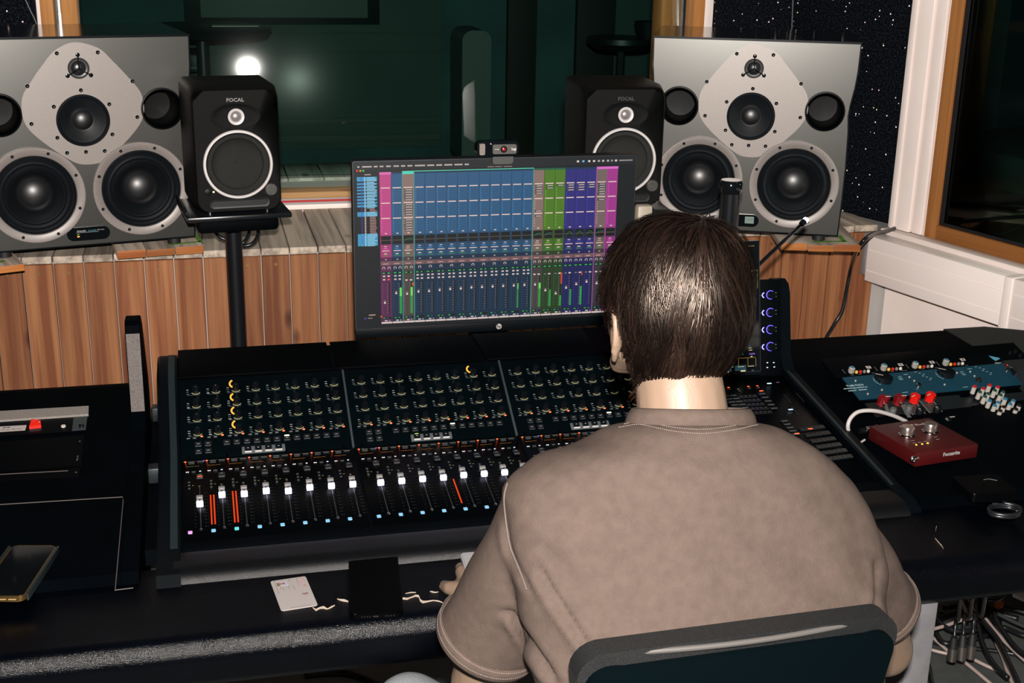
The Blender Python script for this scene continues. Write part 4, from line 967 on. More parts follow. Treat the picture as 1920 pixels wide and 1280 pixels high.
# ---- master module on the right with the touch screen
xm = XC0+3*MOD; pM0, pM1 = Vector((0, 2.0, .7253)), Vector((0, 2.45, .7905))
MM = plane_m(xm, pM0, pM1)
b = BM(); lbox(b, .003, MOD-.002, .018, .452, -.003, .0005, bev=.001); mp_ = obj('master_panel', b, PANEL, con, mw=MM)
g = BM(); g2 = BM()
for i in range(3):
    pass
def ml(p, off=.0):    # picture point on the master panel -> local
    q = at(*p, pl=(MM.translation, MM.to_3x3().col[2])); v = MM.inverted() @ q; return v.x, v.y
for (x, y) in ((1366, 727), (1384, 730), (1403, 725), (1420, 724)):
    u, v = ml((x, y)); quad(g, u, v, .005, .003, .0012, 2 if x != 1384 else 1); quad(g, u, v-.008, .004, .002, .0012, 1)
for x, y, mi_, ww in ((1442, 721, 3, .010), (1458, 719, 4, .008), (1427, 735, 2, .009), (1482, 770, 3, .010), (1519, 806, 2, .010), (1494, 815, 2, .010)):
    u, v = ml((x, y)); quad(g, u, v, ww, .0035, .0032, mi_)
for (xs, ys, dx_, dy_, n_) in ((1428, 739, 5.6, 6.8, 5), (1360, 743, 5.5, 5.7, 5), (1374, 742, 5.5, 5.7, 5), (1470, 790, 5.2, 6.2, 5)):
    for i in range(n_):
        u, v = ml((xs+dx_*i, ys+dy_*i)); box(g2, (u, v, .0015), (.017, .008, .003), bev=.0008, seg=1); quad(g, u, v-.003, .013, .0010, .0032, 1)
for i in range(5):
    for j in range(4):
        u, v = ml((1390+i*7+j*8, 745+i*7.5+j*-.5)); box(g2, (u, v, .0015), (.013, .010, .003), bev=.0008, seg=1); quad(g, u, v, .004, .002, .0032, 5)
for i in range(6):
    for j in range(5):
        u, v = ml((1505+i*10.5+j*8.6, 806+i*11-j*1.2)); box(g2, (u, v, .0015), (.014, .0125, .003), bev=.0008, seg=1); quad(g, u, v-.004, .010, .0008, .0032, 0)
for i in range(4):
    for j in range(6):
        u, v = .045+.024*j, .075+.020*i; box(g2, (u, v, .0015), (.018, .013, .003), bev=.0008, seg=1); quad(g, u, v-.004, .012, .0008, .0032, 0)
for p in ((1500, 745), (1490, 770), (1476, 748)):
    u, v = ml(p); lbox(g2, u-.001, u+.001, v-.02, v+.02, .0006, .0012, mi=1)
obj('button_rows', g2, [MATS['button_black'], DKMETAL], mp_, kind='stuff')
obj('panel_print', g, [LINEG, LINEB, emis('red_orange_led2', (1, .12, .03), 2.2), emis('ice_white_led', (.55, .8, 1), 2.2), emis('dim_violet_led', (.2, .1, .25), .5), emis('brown_pad', (.25, .14, .05), .25)], mp_, smooth=False, kind='stuff')
b = BM(); lathe(b, [(.030, 0), (.030, .010), (.027, .013), (.012, .0125), (0, .011)], T(.055, .30, 0), 40); obj('jog_wheel', b, KNOB, mp_)
# upright touch screen and encoder strip
lean = math.radians(12)
tilt_d = Vector((0, math.sin(lean), math.cos(lean)))
b0 = Vector((0, 2.452, .790))
MS = frame((xm, b0.y, b0.z), (1, 0, 0), tilt_d)
def sl(p):
    q = at(*p, pl=(MS.translation, MS.to_3x3().col[2])); v = MS.inverted() @ q; return v.x, v.y
sxr, syt = sl((1424, 450)); 
b = BM(); lbox(b, .0, sxr, .004, syt, -.022, 0, bev=.003); ts = obj('touch_screen', b, BLACKG, con, mw=MS)
b = BM(); lbox(b, sxr-.0018, sxr-.0005, .012, syt-.004, .0002, .0010); lbox(b, .002, sxr-.002, .012, .0132, .0002, .0010); obj('screen_edge', b, DKMETAL, ts)
g = BM()
def sq_(x, y, w_, h_, mi): 
    u, v = sl((x, y)); quad(g, u, v, w_, h_, .0009, mi)
SCC = [emis('dim_teal_ui', (.03, .09, .12), .5), emis('cream_ui', (.75, .65, .40), .8), emis('orange_ui', (.5, .28, .05), .6), emis('violet_ui', (.12, .07, .30), .8), emis('white_ui', (.8, .72, .6), .9), emis('blue_ui', (.03, .12, .30), .6)]
for x, y, w_, h_, mi in ((1406, 461, .020, .001, 2), (1406, 508, .014, .0025, 4), (1407, 515, .006, .004, 4), (1408, 541, .005, .002, 1), (1404, 578, .006, .0015, 1), (1403, 600, .008, .003, 1), (1404, 605, .008, .001, 4), (1405, 619, .006, .002, 5), (1405, 625, .007, .0012, 1), (1405, 629, .007, .0012, 4), (1406, 648, .004, .002, 5), (1406, 652, .008, .001, 1), (1407, 656, .008, .0012, 1), (1410, 663, .013, .0035, 3), (1389, 664, .012, .0035, 0), (1409, 668, .004, .0015, 4), (1389, 687, .014, .0010, 1), (1370, 688, .012, .001, 1), (1408, 686, .014, .001, 1), (1393, 695, .011, .003, 1), (1363, 697, .008, .002, 1), (1411, 694, .005, .003, 0)):
    sq_(x, y, w_, h_, mi)
for x in (1367, 1384.5, 1402, 1417):
    u, v = sl((x, 679)); quad(g, u, v, .0007, .018, .0009, 2)
for y in (671,):
    u, v = sl((1392, y)); quad(g, u, v, .06, .0007, .0009, 2)
# tall waveform boxes and lists over the rest of the panel
for i in range(9):
    for j in range(5):
        quad(g, .02+j*.034, .10+i*.02, .024, .001, .0009, 0 if (i+j) % 3 else 1)
for i in range(7):
    quad(g, .016+i*.034, .022, .026, .012, .0008, 0)
for (u, v, w_, h_) in ((sxr-.020, .232, .026, .0006), (sxr-.006, .212, .0006, .04)): quad(g, u, v, w_, h_, .0009, 2)
for i in range(14): quad(g, sxr-.017, .196+i*.0028, .010+.005*math.sin(i*1.7), .0006, .0009, 0)
obj('display_picture', g, SCC, ts, smooth=False, kind='stuff')
ex0, _ = sl((1429, 600)); ex1, ety = sl((1461, 524)); ex1 = MOD-.001
b = BM(); lbox(b, sxr+.0006, ex1, .0, ety, -.030, -.004, bev=.002); en = obj('encoder_strip', b, BLACKM, con, mw=MS)
for y in (553, 586, 618, 650):
    u, v = sl((1441, y)); 
    b = BM(); lathe(b, [(.0082, -.004), (.0080, .008), (.0070, .010), (0, .0102)], T(u+.006, v, 0), 24); obj('encoder_knob', b, KNOB, en)
    b = BM(); annulus(b, .0086, .0098, .0012, T(u+.006, v, -.0038), 28); obj('encoder_ring', b, emis('violet_ring', (.16, .12, 1), 1.5), en, label='violet lit ring')
    b = BM()
    for k in range(7):
        a = math.radians(110+k*23); box(b, (u-.008+.0052*math.cos(a), v+.0052*math.sin(a), -.0030), (.0018, .0018, .0012))
    obj('encoder_lights', b, emis('violet_dots', (.30, .28, 1), 3), en, kind='stuff')
    b = BM(); box(b, (u+.0175, v+.004, -.003), (.004, .0022, .002)); box(b, (u+.0175, v-.004, -.003), (.004, .0022, .002)); box(b, (u-.016, v, -.003), (.006, .0008, .001)); obj('side_buttons', b, mat('dim_grey_button', (.12, .13, .13), .5), en, kind='stuff')
b = BM()
for x, y in ((1440, 680), (1452, 680), (1440, 689), (1453, 688)):
    u, v = sl((x, y)); box(b, (u, v, -.0032), (.003, .0018, .001))
obj('tiny_lights', b, WL, en, kind='stuff')
# black capped post and goose-neck lamp behind the touch screen
pt = at(1371.5, 337, Y=2.70)
po = thing('capped_post', 'black cylindrical post with flanged cap behind the man\'s head', 'post', T(pt.x, 2.70, 0))
rp = (at(1389, 380, Y=2.70).x-at(1354, 380, Y=2.70).x)/2
b = BM(); cyl(b, (0, 0, .0), (0, 0, pt.z-.02), rp*.98, seg=32); obj('tube', b, mat('post_black', (.008, .010, .012), .25), po)
b = BM(); lathe(b, [(rp*1.02, pt.z-.030), (rp*1.16, pt.z-.022), (rp*1.16, pt.z-.006), (rp*1.0, pt.z), (0, pt.z)], seg=32, cap=False); obj('cap', b, BLACKG, po)
b = BM(); lathe(b, [(.09, .0), (.09, .012), (.03, .02)], seg=32); obj('base', b, BLACKM, po)
gt, gb = at(1508, 415, Y=2.62), at(1426, 493, Y=2.56)
gn = thing('gooseneck_lamp', 'thin black gooseneck lamp with a glowing white tip', 'lamp', T(gb.x, gb.y, gb.z))
dv = (gt-gb)
b = BM(); tube(b, [Vector((-.06, -.0, -.12)), Vector((-.045, 0, -.05)), Vector((0, 0, 0)), dv*.5, dv*.95], .0042, 12); obj('neck', b, BLACKG, gn, smooth=True)
b = BM(); cyl(b, dv*.93, dv*1.0, .0065, .0072, 16); obj('lamp_head', b, BLACK, gn)
b = BM(); lathe(b, [(.0068*math.cos(math.radians(a)), .0068*math.sin(math.radians(a))) for a in range(-30, 91, 15)], T(*(dv*1.03)) @ RX(PI/2), 16, cap=False); obj('bulb', b, emis('ice_bulb', (.75, .72, 1), 12), gn, label='glowing white bulb')
b = BM(); cyl(b, (-.06, 0, -.12), (-.06, 0, .80-gb.z), .006); obj('lamp_foot', b, BLACK, gn)
# ============================================================ screen with the mixing program
YM = 2.70
mx0, mx1 = at(660, 302, Y=YM).x, at(1193, 294.5, Y=YM).x
mz1, mz0 = at(660, 302, Y=YM).z, at(664, 634, Y=YM).z
def mX(px): return at(px, 320, Y=YM).x
def mZ(py): return at(723, py, Y=YM).z
mon = thing('computer_monitor', 'wide black computer screen showing a coloured mixing program', 'screen', T((mx0+mx1)/2, YM, mz0))
MO = Vector(((mx0+mx1)/2, YM, mz0))
MB_ = mat('monitor_bezel', (.004, .006, .008), .4, spec=.2)
def mbox(b, x0, x1, z0, z1, y0, y1, mi=0, bev=0): lbox(b, x0-MO.x, x1-MO.x, y0, y1, z0-MO.z, z1-MO.z, mi, None, bev)
b = BM(); mbox(b, mx0, mx1, mz0, mz1, .001, .035, bev=.003); obj('housing', b, MB_, mon, smooth=30)
b = BM(); mbox(b, mx0+.12, mx1-.12, mz0+.06, mz1-.06, .035, .065, bev=.01); obj('back_bulge', b, BLACKM, mon)
zbez = mZ(613)
b = BM(); mbox(b, mx0, mx1, mz0, zbez, -.004, .001, bev=.001); obj('chin', b, mat('chin_black', (.0018, .0035, .0055), .45, spec=.1), mon)
b = BM(); mbox(b, mx0, mx0+.0016, zbez, mz1, -.003, .001); mbox(b, mx1-.0016, mx1, zbez, mz1, -.003, .001); mbox(b, mx0, mx1, mz1-.0016, mz1, -.003, .001); obj('bezel_edge', b, DKMETAL, mon)
b = BM(); mbox(b, mx0+.27, mx1-.27, .80, mz0+.15, .066, .10, bev=.005); obj('stand_arm', b, BLACKM, mon)
b = BM(); mbox(b, mx0+.22, mx1-.22, .642, .80, .07, .10, bev=.004); obj('stand_foot', b, BLACKM, mon)
# display: one flat picture of coloured cells
DV, DF, DC = [], [], []
def cell(x0, x1, z0, z1, c, l=0):
    y = -.0004-.00012*l; i = len(DV)
    DV.extend([(x0-MO.x, y, z0-MO.z), (x1-MO.x, y, z0-MO.z), (x1-MO.x, y, z1-MO.z), (x0-MO.x, y, z1-MO.z)]); DF.append((i, i+1, i+2, i+3)); DC.append(c)
def S(r, g, b_):       # screen colour 0..255 as seen
    f = lambda v: ((v/255+.055)/1.055)**2.4 if v > 10 else v/255/12.92
    return (f(r), f(g), f(b_))
def pc_(x0, x1, y0, y1, c, l=1): cell(mX(x0), mX(x1), mZ(y1), mZ(y0), S(*c), l)
cell(mx0+.0016, mx1-.0016, zbez+.0, mz1-.0016, S(13, 16, 20), 0)
cell(mx0+.0016, mx1-.0016, mZ(318.5), mz1-.0016, S(26, 28, 31), 0.5)
tt = random.Random(3)
# menu bar words and window title as tiny bright bars
for x0, x1 in ((670, 674), (679, 697), (701, 708), (712, 719), (724, 733), (738, 748), (752, 760), (764, 773), (778, 797), (801, 814), (818, 829), (833, 848), (852, 867), (871, 879)):
    cx = x0
    while cx < x1:
        w_ = tt.uniform(1.2, 2.6); pc_(cx, min(cx+w_, x1), 310.3, 313, (205, 190, 185), 2); cx += w_+.35
for x0, x1 in ((914, 926), (928, 941), (944, 960)): pc_(x0, x1, 316.6, 318.2, (150, 125, 120), 2)
for x, c in ((1083, (230, 220, 215)), (1093, (110, 190, 235)), (1104, (225, 215, 210)), (1113, (225, 210, 205)), (1122, (180, 170, 165)), (1130, (200, 190, 185)), (1139, (190, 180, 175)), (1146.5, (150, 145, 140)), (1154, (220, 210, 205))):
    pc_(x-2, x+2, 305.8+3.6, 309.6+3.4, c, 2)
for k in range(12): pc_(1160+k*2.1, 1161.6+k*2.1, 310, 312.3, (180, 170, 165), 2)
for x, c in ((669.5, (240, 60, 50)), (675.5, (250, 150, 50)), (681, (60, 210, 80))):
    pc_(x-1.6, x+1.6, 317.3, 320.5, c, 3)
pc_(683, 695, 325.6, 327.3, (190, 160, 155), 2)
# track list at the left
for y0, y1 in ((330.5, 339), (342, 345.5), (348, 351.5), (354, 357), (360, 363), (366, 369), (371.5, 375), (377.5, 381), (383, 387), (396, 404.5), (437, 459.5)):
    pc_(668.5, 706.5, y0, y1, (58, 150, 195), 2)
y = 331.5
while y < 459:
    lit = any(a <= y <= c for a, c in ((330, 388), (396, 405), (437, 460)))
    pc_(676, 678.2, y, y+1.5, (50, 70, 190) if y < 435 else tt.choice([(60, 200, 120), (60, 90, 200), (170, 80, 190)]), 3)
    pc_(682, 685, y, y+1.5, (235, 205, 190) if not lit else (190, 220, 235), 3)
    pc_(692 if not lit else 687, tt.uniform(701, 706), y, y+1.6, (170, 130, 125) if not lit else (150, 205, 225), 3)
    y += 2.95
pc_(687, 700, 588, 590, (190, 150, 145), 2); pc_(678, 682, 594, 596, (70, 80, 200), 2); pc_(685, 694, 594, 595.6, (150, 130, 110), 2); pc_(709.5, 713.5, 591, 595, (190, 80, 25), 2)
# mixer strips
CE = [711, 733, 754, 776]+[776+20.42*k for k in range(1, 12)]+[1020.8, 1041, 1060.6, 1080, 1099.7, 1119, 1138.8, 1159]
CE = CE[:14]+[1000.5]+CE[15:] if False else CE
PK, BL, GY, GN, IN_, MG = (196, 66, 132), (40, 88, 128), (138, 112, 104), (78, 122, 26), (44, 40, 120), (165, 52, 140)
kinds = ['PK', 'BL', 'GS']+['BL']*11+['GY', 'GN', 'GN', 'IN', 'IN', 'IN', 'GY2', 'MG']
base = {'PK': PK, 'BL': BL, 'GS': GY, 'GY': GY, 'GN': GN, 'IN': IN_, 'GY2': (118, 100, 95), 'MG': MG}
low = {'PK': (88, 32, 74), 'BL': (13, 42, 66), 'GS': (72, 64, 60), 'GY': (66, 58, 58), 'GN': (34, 58, 24), 'IN': (22, 26, 84), 'GY2': (52, 46, 52), 'MG': (92, 30, 92)}
knobpos = {0: 566, 1: 549, 2: 551, 3: 548, 4: 548, 5: 547, 6: 546, 7: 546, 8: 545, 9: 545, 10: 545, 11: 545, 12: 545, 13: 545, 14: 545, 15: 557, 16: 564, 17: 554, 18: 548, 19: 544, 20: 548, 21: 550}
meter = {1: (540, 1), 2: (540, 1), 12: (542, .5), 14: (543, 1), 15: (557, .9), 16: (569, .9), 17: (558, .8), 18: (553, 1)}
X_ = [mX(c) for c in CE]
for k, kd in enumerate(kinds):
    a, c = CE[k], CE[k+1]; col = base[kd]; lo = low[kd]; br = (235, 205, 195)
    def sc_c(cc, f): return tuple(min(255, int(v*f)) for v in cc)
    pc_(a+.3, c-.3, 323, 441, col, 1); pc_(a+.3, c-.3, 441, 460, sc_c(col, .75), 1); pc_(a+1.8, c-1.6, 442.5, 458, (8, 12, 16), 2)
    pc_(a+1.8, c-1.6, 450.2, 450.9, (120, 108, 80), 3)
    pc_(a+.3, c-.3, 460, 482.5, sc_c(col, .85), 1); pc_(a+.3, c-.3, 482.5, 490, lo, 1); pc_(a+.3, c-.3, 490, 497.5, (118, 86, 88), 1); pc_(a+.3, c-.3, 497.5, 603, lo, 1)
    pc_(a+.5, c-.5, 603.2, 606.4, (220, 200, 195), 1)
    pc_(a-.3, a+.3, 323, 603, sc_c(lo, .8), 1.5)
    if kd == 'PK': pc_(a, c, 322.5, 327.2, (225, 110, 180), 2)
    elif kd in ('GY2', 'MG'): pc_(a, c, 322.5, 327.2, (225, 110, 205), 2)
    elif kd == 'GS': pc_(a, c, 322.5, 327.2, (75, 215, 185), 2)
    elif kd == 'GN' or kd == 'GY': pc_(a, c, 322.5, 326, (20, 92, 66), 2)
    else: pc_(a, c, 322.5, 326, (16, 50, 76), 2)
    for y in (352.2, 380.7, 409.2): pc_(a+2.4, c-2.6, y-.9, y+1.0, br, 3)
    for y0 in (352.2, 380.7, 409.2):
        for q in range(1, 6): pc_(a+2.6, a+4.0, y0+q*4.6, y0+q*4.6+1.1, sc_c(col, 1.9), 3)
        for q in range(1, 7): pc_(a+4.6, c-1.6, y0+q*3.9, y0+q*3.9+.35, sc_c(col, .82), 2)
    if kd in ('GS', 'GY', 'GY2', 'GN', 'IN'):
        rows = {'GS': [0, 1, 2, 3, 4, 5.9, 6.9, 7.9, 8.9, 9.9, 11.9, 13, 14, 15, 16], 'GY': [0, 1, 2, 3, 10.2, 12.2], 'GY2': [0, 1, 2, 3, 4, 6.3], 'GN': [0, 1] if k == 15 else [0], 'IN': [0, 1, 2] if k < 19 else [0, 1]}[kd]
        for r_ in rows:
            y = 356.3+r_*4.75; navy = kd == 'GY2' and r_ < 2
            pc_(a+2.5, c-2.0, y-1.7, y+1.9, (12, 34, 62) if navy else sc_c(col, .55) if kd != 'IN' else (70, 60, 75), 3); pc_(a+6, c-3.4, y-.6, y+.9, (200, 190, 190), 4)
    pc_(a+9, a+13, 436.8, 438.6, (225, 205, 200), 3)
    for y, w0, w1, cc in ((462.2, 7.5, 12.5, (210, 190, 190)), (466, 6, 13.5, sc_c(col, 1.6)), (470.2, 3.5, 15.5, br), (475.8, 7, 13, (230, 215, 205)), (479.2, 5, 15, (50, 135, 72))): pc_(a+w0, a+w1, y-.75, y+.75, cc, 3)
    pc_(a+16, a+17.6, 469.6, 470.8, br, 3)
    pc_(a+9, a+12, 485.5, 487.5, (190, 165, 165), 3); pc_(a+4.5, c-6.5, 494, 495.3, (205, 165, 165), 3)
    ks = (.5,) if kd == 'BL' and k > 1 else (.28, .74)
    for f_ in ks:
        cx = mX(a+(c-a)*f_); cz = mZ(502.6); i0 = 3.2; N = 10
        for q in range(N):
            t0, t1 = [math.radians(-50+280*(q+u)/N) for u in (0, 1.05)]; R0_, R1_ = .0021, .0033; yy = -.0004-.00036
            i = len(DV); DV.extend([(cx-MO.x+r*math.cos(t), yy, cz-MO.z+r*math.sin(t)) for t, r in ((t0, R0_), (t0, R1_), (t1, R1_), (t1, R0_))]); DF.append((i, i+1, i+2, i+3)); DC.append(S(215, 195, 190))
    pc_(a+2.2, c-2, 509.6, 513.6, (5, 14, 12), 2)
    for f_ in (.27, .7): pc_(a+(c-a)*f_-2.2, a+(c-a)*f_+(2.4 if f_ < .5 or len(ks) > 1 else .8), 511, 512.6, (60, 205, 110), 3)
    two = (517.6, 524) if (k < 2 or kd == 'BL') else (526.4,)
    for y in two:
        for f_ in (.30, .70):
            cc = (240, 95, 40) if (k == 0 and y > 520 and f_ > .5) else (225, 200, 195) if not (kd in ('GN', 'IN') and f_ < .5) else (105, 105, 115)
            pc_(a+(c-a)*f_-2.2, a+(c-a)*f_+2.2, y-1.3, y+1.3, cc, 3)
    for q in range(13):
        y = 532+q*4.45
        pc_(a+2.2, a+4.2, y, y+.8, sc_c(lo, 2.1), 3); pc_(a+12.2, a+14.2, y+.6, y+1.5, (150, 130, 130), 3)
    pc_(a+15.2, a+17.2, 530, 589, (6, 14, 20), 2)
    ky = knobpos.get(k, 548); pc_(a+5.6, a+9.6, ky-3.2, ky+3.2, (120, 105, 105), 4); pc_(a+6, a+9.2, ky-.2, ky+2.8, (240, 215, 208), 5)
    if k in meter:
        y0, f_ = meter[k]; pc_(a+14.6, a+14.6+3.8*f_, y0, 589, (32, 160, 66), 4)
        if k in (1, 2, 12, 14): pc_(a+14.6, a+14.6+3.8*f_, y0, y0+(16 if k < 3 else 11), (110, 232, 96), 5)
    if k == 2: pc_(a+17.4, a+20.5, 532, 537, (225, 100, 30), 5)
    if k == 16: pc_(a+16, a+19, 525, 547, (205, 70, 28), 5)
    if k == 18: pc_(a+16.5, a+18.5, 524.5, 532, (205, 70, 28), 5)
    pc_(a+2, c-2, 594, 598, (6, 18, 20), 2); pc_(a+4, a+8, 595, 596.8, (50, 175, 95), 3)
    if kd != 'BL' or k < 2 or k % 3: pc_(a+11, a+15, 595, 596.8, (40, 140, 90) if k % 2 else (45, 80, 140), 3)
    pc_(a+7, a+12, 600, 602, (210, 195, 195), 3); pc_(a+15, a+17, 600, 601.8, (190, 180, 180), 3)
    if kd in ('GS', 'GY', 'GY2', 'IN') or k == 15:      # filter curve in the black window
        pts_ = [(3, 457.5), (4.5, 451.5), (7, 448.8), (12, 447.8), (17.5, 447.6)] if kd != 'IN' else [(4, 457.5), (6.5, 450), (9, 447.4), (13, 447.4), (15, 450), (17.5, 456.5)]
        for (xa, ya), (xb, yb) in zip(pts_, pts_[1:]):
            i = len(DV); yy = -.0004-.0005
            for xx, y2 in ((xa, ya-.35), (xa, ya+.35), (xb, yb+.35), (xb, yb-.35)): DV.append((mX(a+xx)-MO.x, yy, mZ(y2)-MO.z))
            DF.append((i, i+1, i+2, i+3)); DC.append(S(30, 150, 95))
# selection outlines
for x in (754, 776, 1000.6): pc_(x-.8, x+.6, 322, 606, (78, 150, 138), 6)
pc_(754, 1001, 321.2, 322.6, (90, 215, 180), 6); pc_(1119-.8, 1119.6, 322, 603, (165, 80, 160), 6); pc_(1138.2, 1139.6, 327, 603, (165, 60, 150), 6)
me = bpy.data.meshes.new('display_picture'); me.from_pydata(DV, [], DF); ca = me.color_attributes.new('cell_colour', 'FLOAT_COLOR', 'CORNER')
arr = np.ones((len(DF)*4, 4), np.float32); arr[:, :3] = np.repeat(np.array(DC, np.float32), 4, axis=0); ca.data.foreach_set('color', arr.ravel())
def screenmat(name, gain, base=(.006, .007, .008)):
    m = bpy.data.materials.new(name); m.use_nodes = True; nt = m.node_tree; b_ = nt.nodes['Principled BSDF']
    at_ = _n(nt, 'ShaderNodeAttribute', attribute_name='cell_colour'); nt.links.new(at_.outputs['Color'], b_.inputs['Emission Color']); b_.inputs['Emission Strength'].default_value = gain
    b_.inputs['Base Color'].default_value = (*base, 1); b_.inputs['Roughness'].default_value = .35; b_.inputs['Specular IOR Level'].default_value = .3; return m
me.materials.append(screenmat('lit_screen_picture', .88))
dp = bpy.data.objects.new('display_picture', me); COL.objects.link(dp); dp.parent = mon; dp['kind'] = 'stuff'; dp['label'] = 'lit mixer picture in pink, blue, green and violet strips'
FY = frame((0, 0, 0), (1, 0, 0), (0, 0, 1))
b = BM(); e_ = at(934.5, 610.5, Y=YM)-MO; lathe(b, [(0, .001), (.0062, .001), (.0062, .0003)], T(e_.x, -.0045, e_.z) @ FY, 24); lg = obj('maker_emblem', b, mat('emblem_pale', (.60, .58, .57), .4), mon, label='round pale emblem')
text('emblem_letters', 'hp', .0105, T(e_.x, -.0060, e_.z+.0005) @ FY @ Matrix.Shear('XY', 4, (.25, 0)), mat('emblem_ink', (.02, .02, .02), .5), lg, bold=.0002)
# ---- webcam on the top edge
wc = thing('webcam', 'small black webcam clipped to the top of the screen', 'webcam', T(0, 0, 0))
wL, wR = at(894, 280, Y=2.675).x, at(973, 280, Y=2.675).x; wz0, wz1 = at(938, 293.5, Y=2.675).z, at(938, 264.5, Y=2.675).z
wcx = (wL+wR)/2; wc.matrix_world = T(wcx, 2.675, (wz0+wz1)/2); wh = (wz1-wz0)
b = BM(); prism(b, rrect(wR-wL, wh, wh*.35, 6), .024, FY @ T(0, 0, -.024)); obj('body', b, BLACKG, wc, smooth=40)
b = BM(); prism(b, rrect(.060, wh*.84, .008, 5), .004, FY @ T(.0125, 0, 0)); obj('front_frame', b, BLACKG, wc, smooth=40)
b = BM(); prism(b, rrect(.0520, wh*.62, .004, 4), .0012, FY @ T(.0135, 0, .004)); pl_ = obj('faceplate', b, mat('webcam_grey', (.085, .082, .070), .5, nscale=900, namt=.3), wc)
b = BM(); lathe(b, [(.0072, .005), (.0072, .0068), (.006, .0078), (.0045, .0065), (0, .0062)], FY @ T(.0115, 0, 0), 28, cap=False); ln_ = obj('lens_ring', b, BLACKG, wc)
b = BM(); lathe(b, [(.0042*math.cos(math.radians(a)), .0062+.002*math.sin(math.radians(a))) for a in range(0, 91, 15)], FY @ T(.0115, 0, 0), 20, cap=False); obj('lens', b, mat('red_coated_lens', (.35, .02, .03), .08, coat=.5), wc, label='reddish lens')
b = BM(); prism(b, rrect(.012, wh*.74, .003, 4), .0030, FY @ T(-.0345, .0, .0)); obj('microphone_grille', b, mat('grille_silver', (.42, .36, .33), .4, .5, nscale=1200, namt=.8), wc, label='silvery microphone grille')
text('print', 'logi', .0075, FY @ T(.0335, 0, .0054), mat('webcam_print', (.7, .68, .65), .5), pl_, bold=.0002)
text('print', 'HD 1080p', .0022, FY @ T(-.0035, 0, .0054), mat('webcam_print', (0, 0, 0)), pl_, bold=.0001)
b = BM(); prism(b, rrect(.045, .020, .006, 5), .010, FY @ T(.0125, -wh/2-.0075, -.0145)); obj('clip', b, mat('clip_grey', (.050, .055, .050), .5), wc, smooth=40)
q1, q2 = at(1193, 384, Y=2.84), at(1221, 384, Y=2.84)
b = BM(); box(b, (0, 0, (q1.z+.0)/2), (q2.x-q1.x, .03, q1.z-.0), bev=.006); o = obj('upright_post', b, mat('beige_upright', (.50, .44, .34), .5), mw=T((q1.x+q2.x)/2, 2.84, 0)); tag(o, 'pale beige upright just right of the screen, behind the head', 'post')
# ============================================================ left bay: rack unit
def baypt(px, py):
    a, c = Vector((0, 1.916, .7345)), Vector((0, 2.30, .752)); n = Vector((1, 0, 0)).cross(c-a).normalized(); p = at(px, py, pl=(a, n))
    if p.y > 2.30: a, c = Vector((0, 2.30, .752)), Vector((0, 2.63, .795)); n = Vector((1, 0, 0)).cross(c-a).normalized(); p = at(px, py, pl=(a, n))
    return p
rk = thing('rack_unit', 'black rack unit with a silver bar and red rocker switch, left edge', 'rack unit')
p1, p0 = baypt(163, 788), baypt(0, 800)
p1b = baypt(163, 820)
RM = frame(p1b, (1, -.03, .0), (0, .99, .13))
rk.matrix_world = RM; RI = RM.inverted()
def rl(x, y): v = RI @ at(x, y, pl=(RM.translation, RM.to_3x3().col[2])); return v.x, v.y
def rquad(name, pts, m, z0=.0, z1=.001, par=None, **k):
    b = BM(); P = [rl(*p) for p in pts]; prism(b, P[::-1], z1-z0, T(0, 0, z0)); bmesh.ops.recalc_face_normals(b, faces=b.faces); return obj(name, b, m, par or rk, smooth=False, **k)
rquad('silver_bar', [(-60, 777.5), (165, 765.5), (165, 781), (-60, 795)], mat('grained_silver_bar', (.40, .36, .33), .5, .1, nscale=900, namt=.45), .001, .006)
fpn = rquad('front_panel', [(-60, 795.5), (163, 781.5), (161, 808), (-60, 820.5)], mat('rack_black', (.0014, .002, .003), .4, spec=.06), .0005, .002)
rquad('end_plate', [(137, 785), (163, 783), (160.5, 807), (135, 809)], mat('teal_steel', (.055, .075, .078), .4, .3), .002, .003)
lb = rquad('paper_label', [(-12, 801), (49.5, 798), (47, 807.5), (-12, 811)], mat('label_paper', (.60, .53, .50), .6), .002, .0025)
x_, y_ = rl(12, 802.6); x2, y2 = rl(24, 806)
text('label_text', 'GA-80', .0042, T(x_, y_, .0026) @ RZ(.03), RUBBER, lb, bold=.0001, sx=1.2)
text('label_text', '10ms Later, 100% reverse', .0030, T(x2-.003, y2-.0, .0026) @ RZ(.03), RUBBER, lb, sx=1.2)
sw = rquad('rocker_switch', [(55, 805.5), (59, 791), (76, 794), (77, 803)], mat('red_rocker', (.70, .015, .01), .2, emit=(1, .02, .0), estr=.35), .002, .008, label='lit red rocker switch')
x_, y_ = rl(73.5, 797.2); text('switch_mark', 'O', .0042, T(x_, y_, .0082), LINEB, sw)
x_, y_ = rl(63, 795.2); text('switch_mark', 'I', .0035, T(x_, y_, .0082) @ RZ(1.2), LINEB, sw)
x_, y_ = rl(118.5, 801); b = BM(); lathe(b, [(.0045, .002), (.0042, .0045), (0, .0048)], T(x_, y_, 0), 20); obj('round_button', b, mat('ivory_button', (.75, .70, .62), .4), rk, label='round ivory button')
x_, y_ = rl(152.5, 802); b = BM(); lathe(b, [(.0052, .003), (.005, .008), (0, .0085)], T(x_, y_, 0), 20); obj('jack_socket', b, BLACKG, rk)
b = BM()
for p in ((139.5, 808), (157, 806), (152, 787), (152, 794.5), (150, 829), (147, 857), (147, 861), (146, 864), (145, 887), (141, 901), (137, 924)):
    x_, y_ = rl(*p); box(b, (x_, y_, .0025), (.0030, .0012, .001))
obj('screws', b, mat('dull_screw', (.25, .25, .23), .4, .5), rk, kind='stuff')
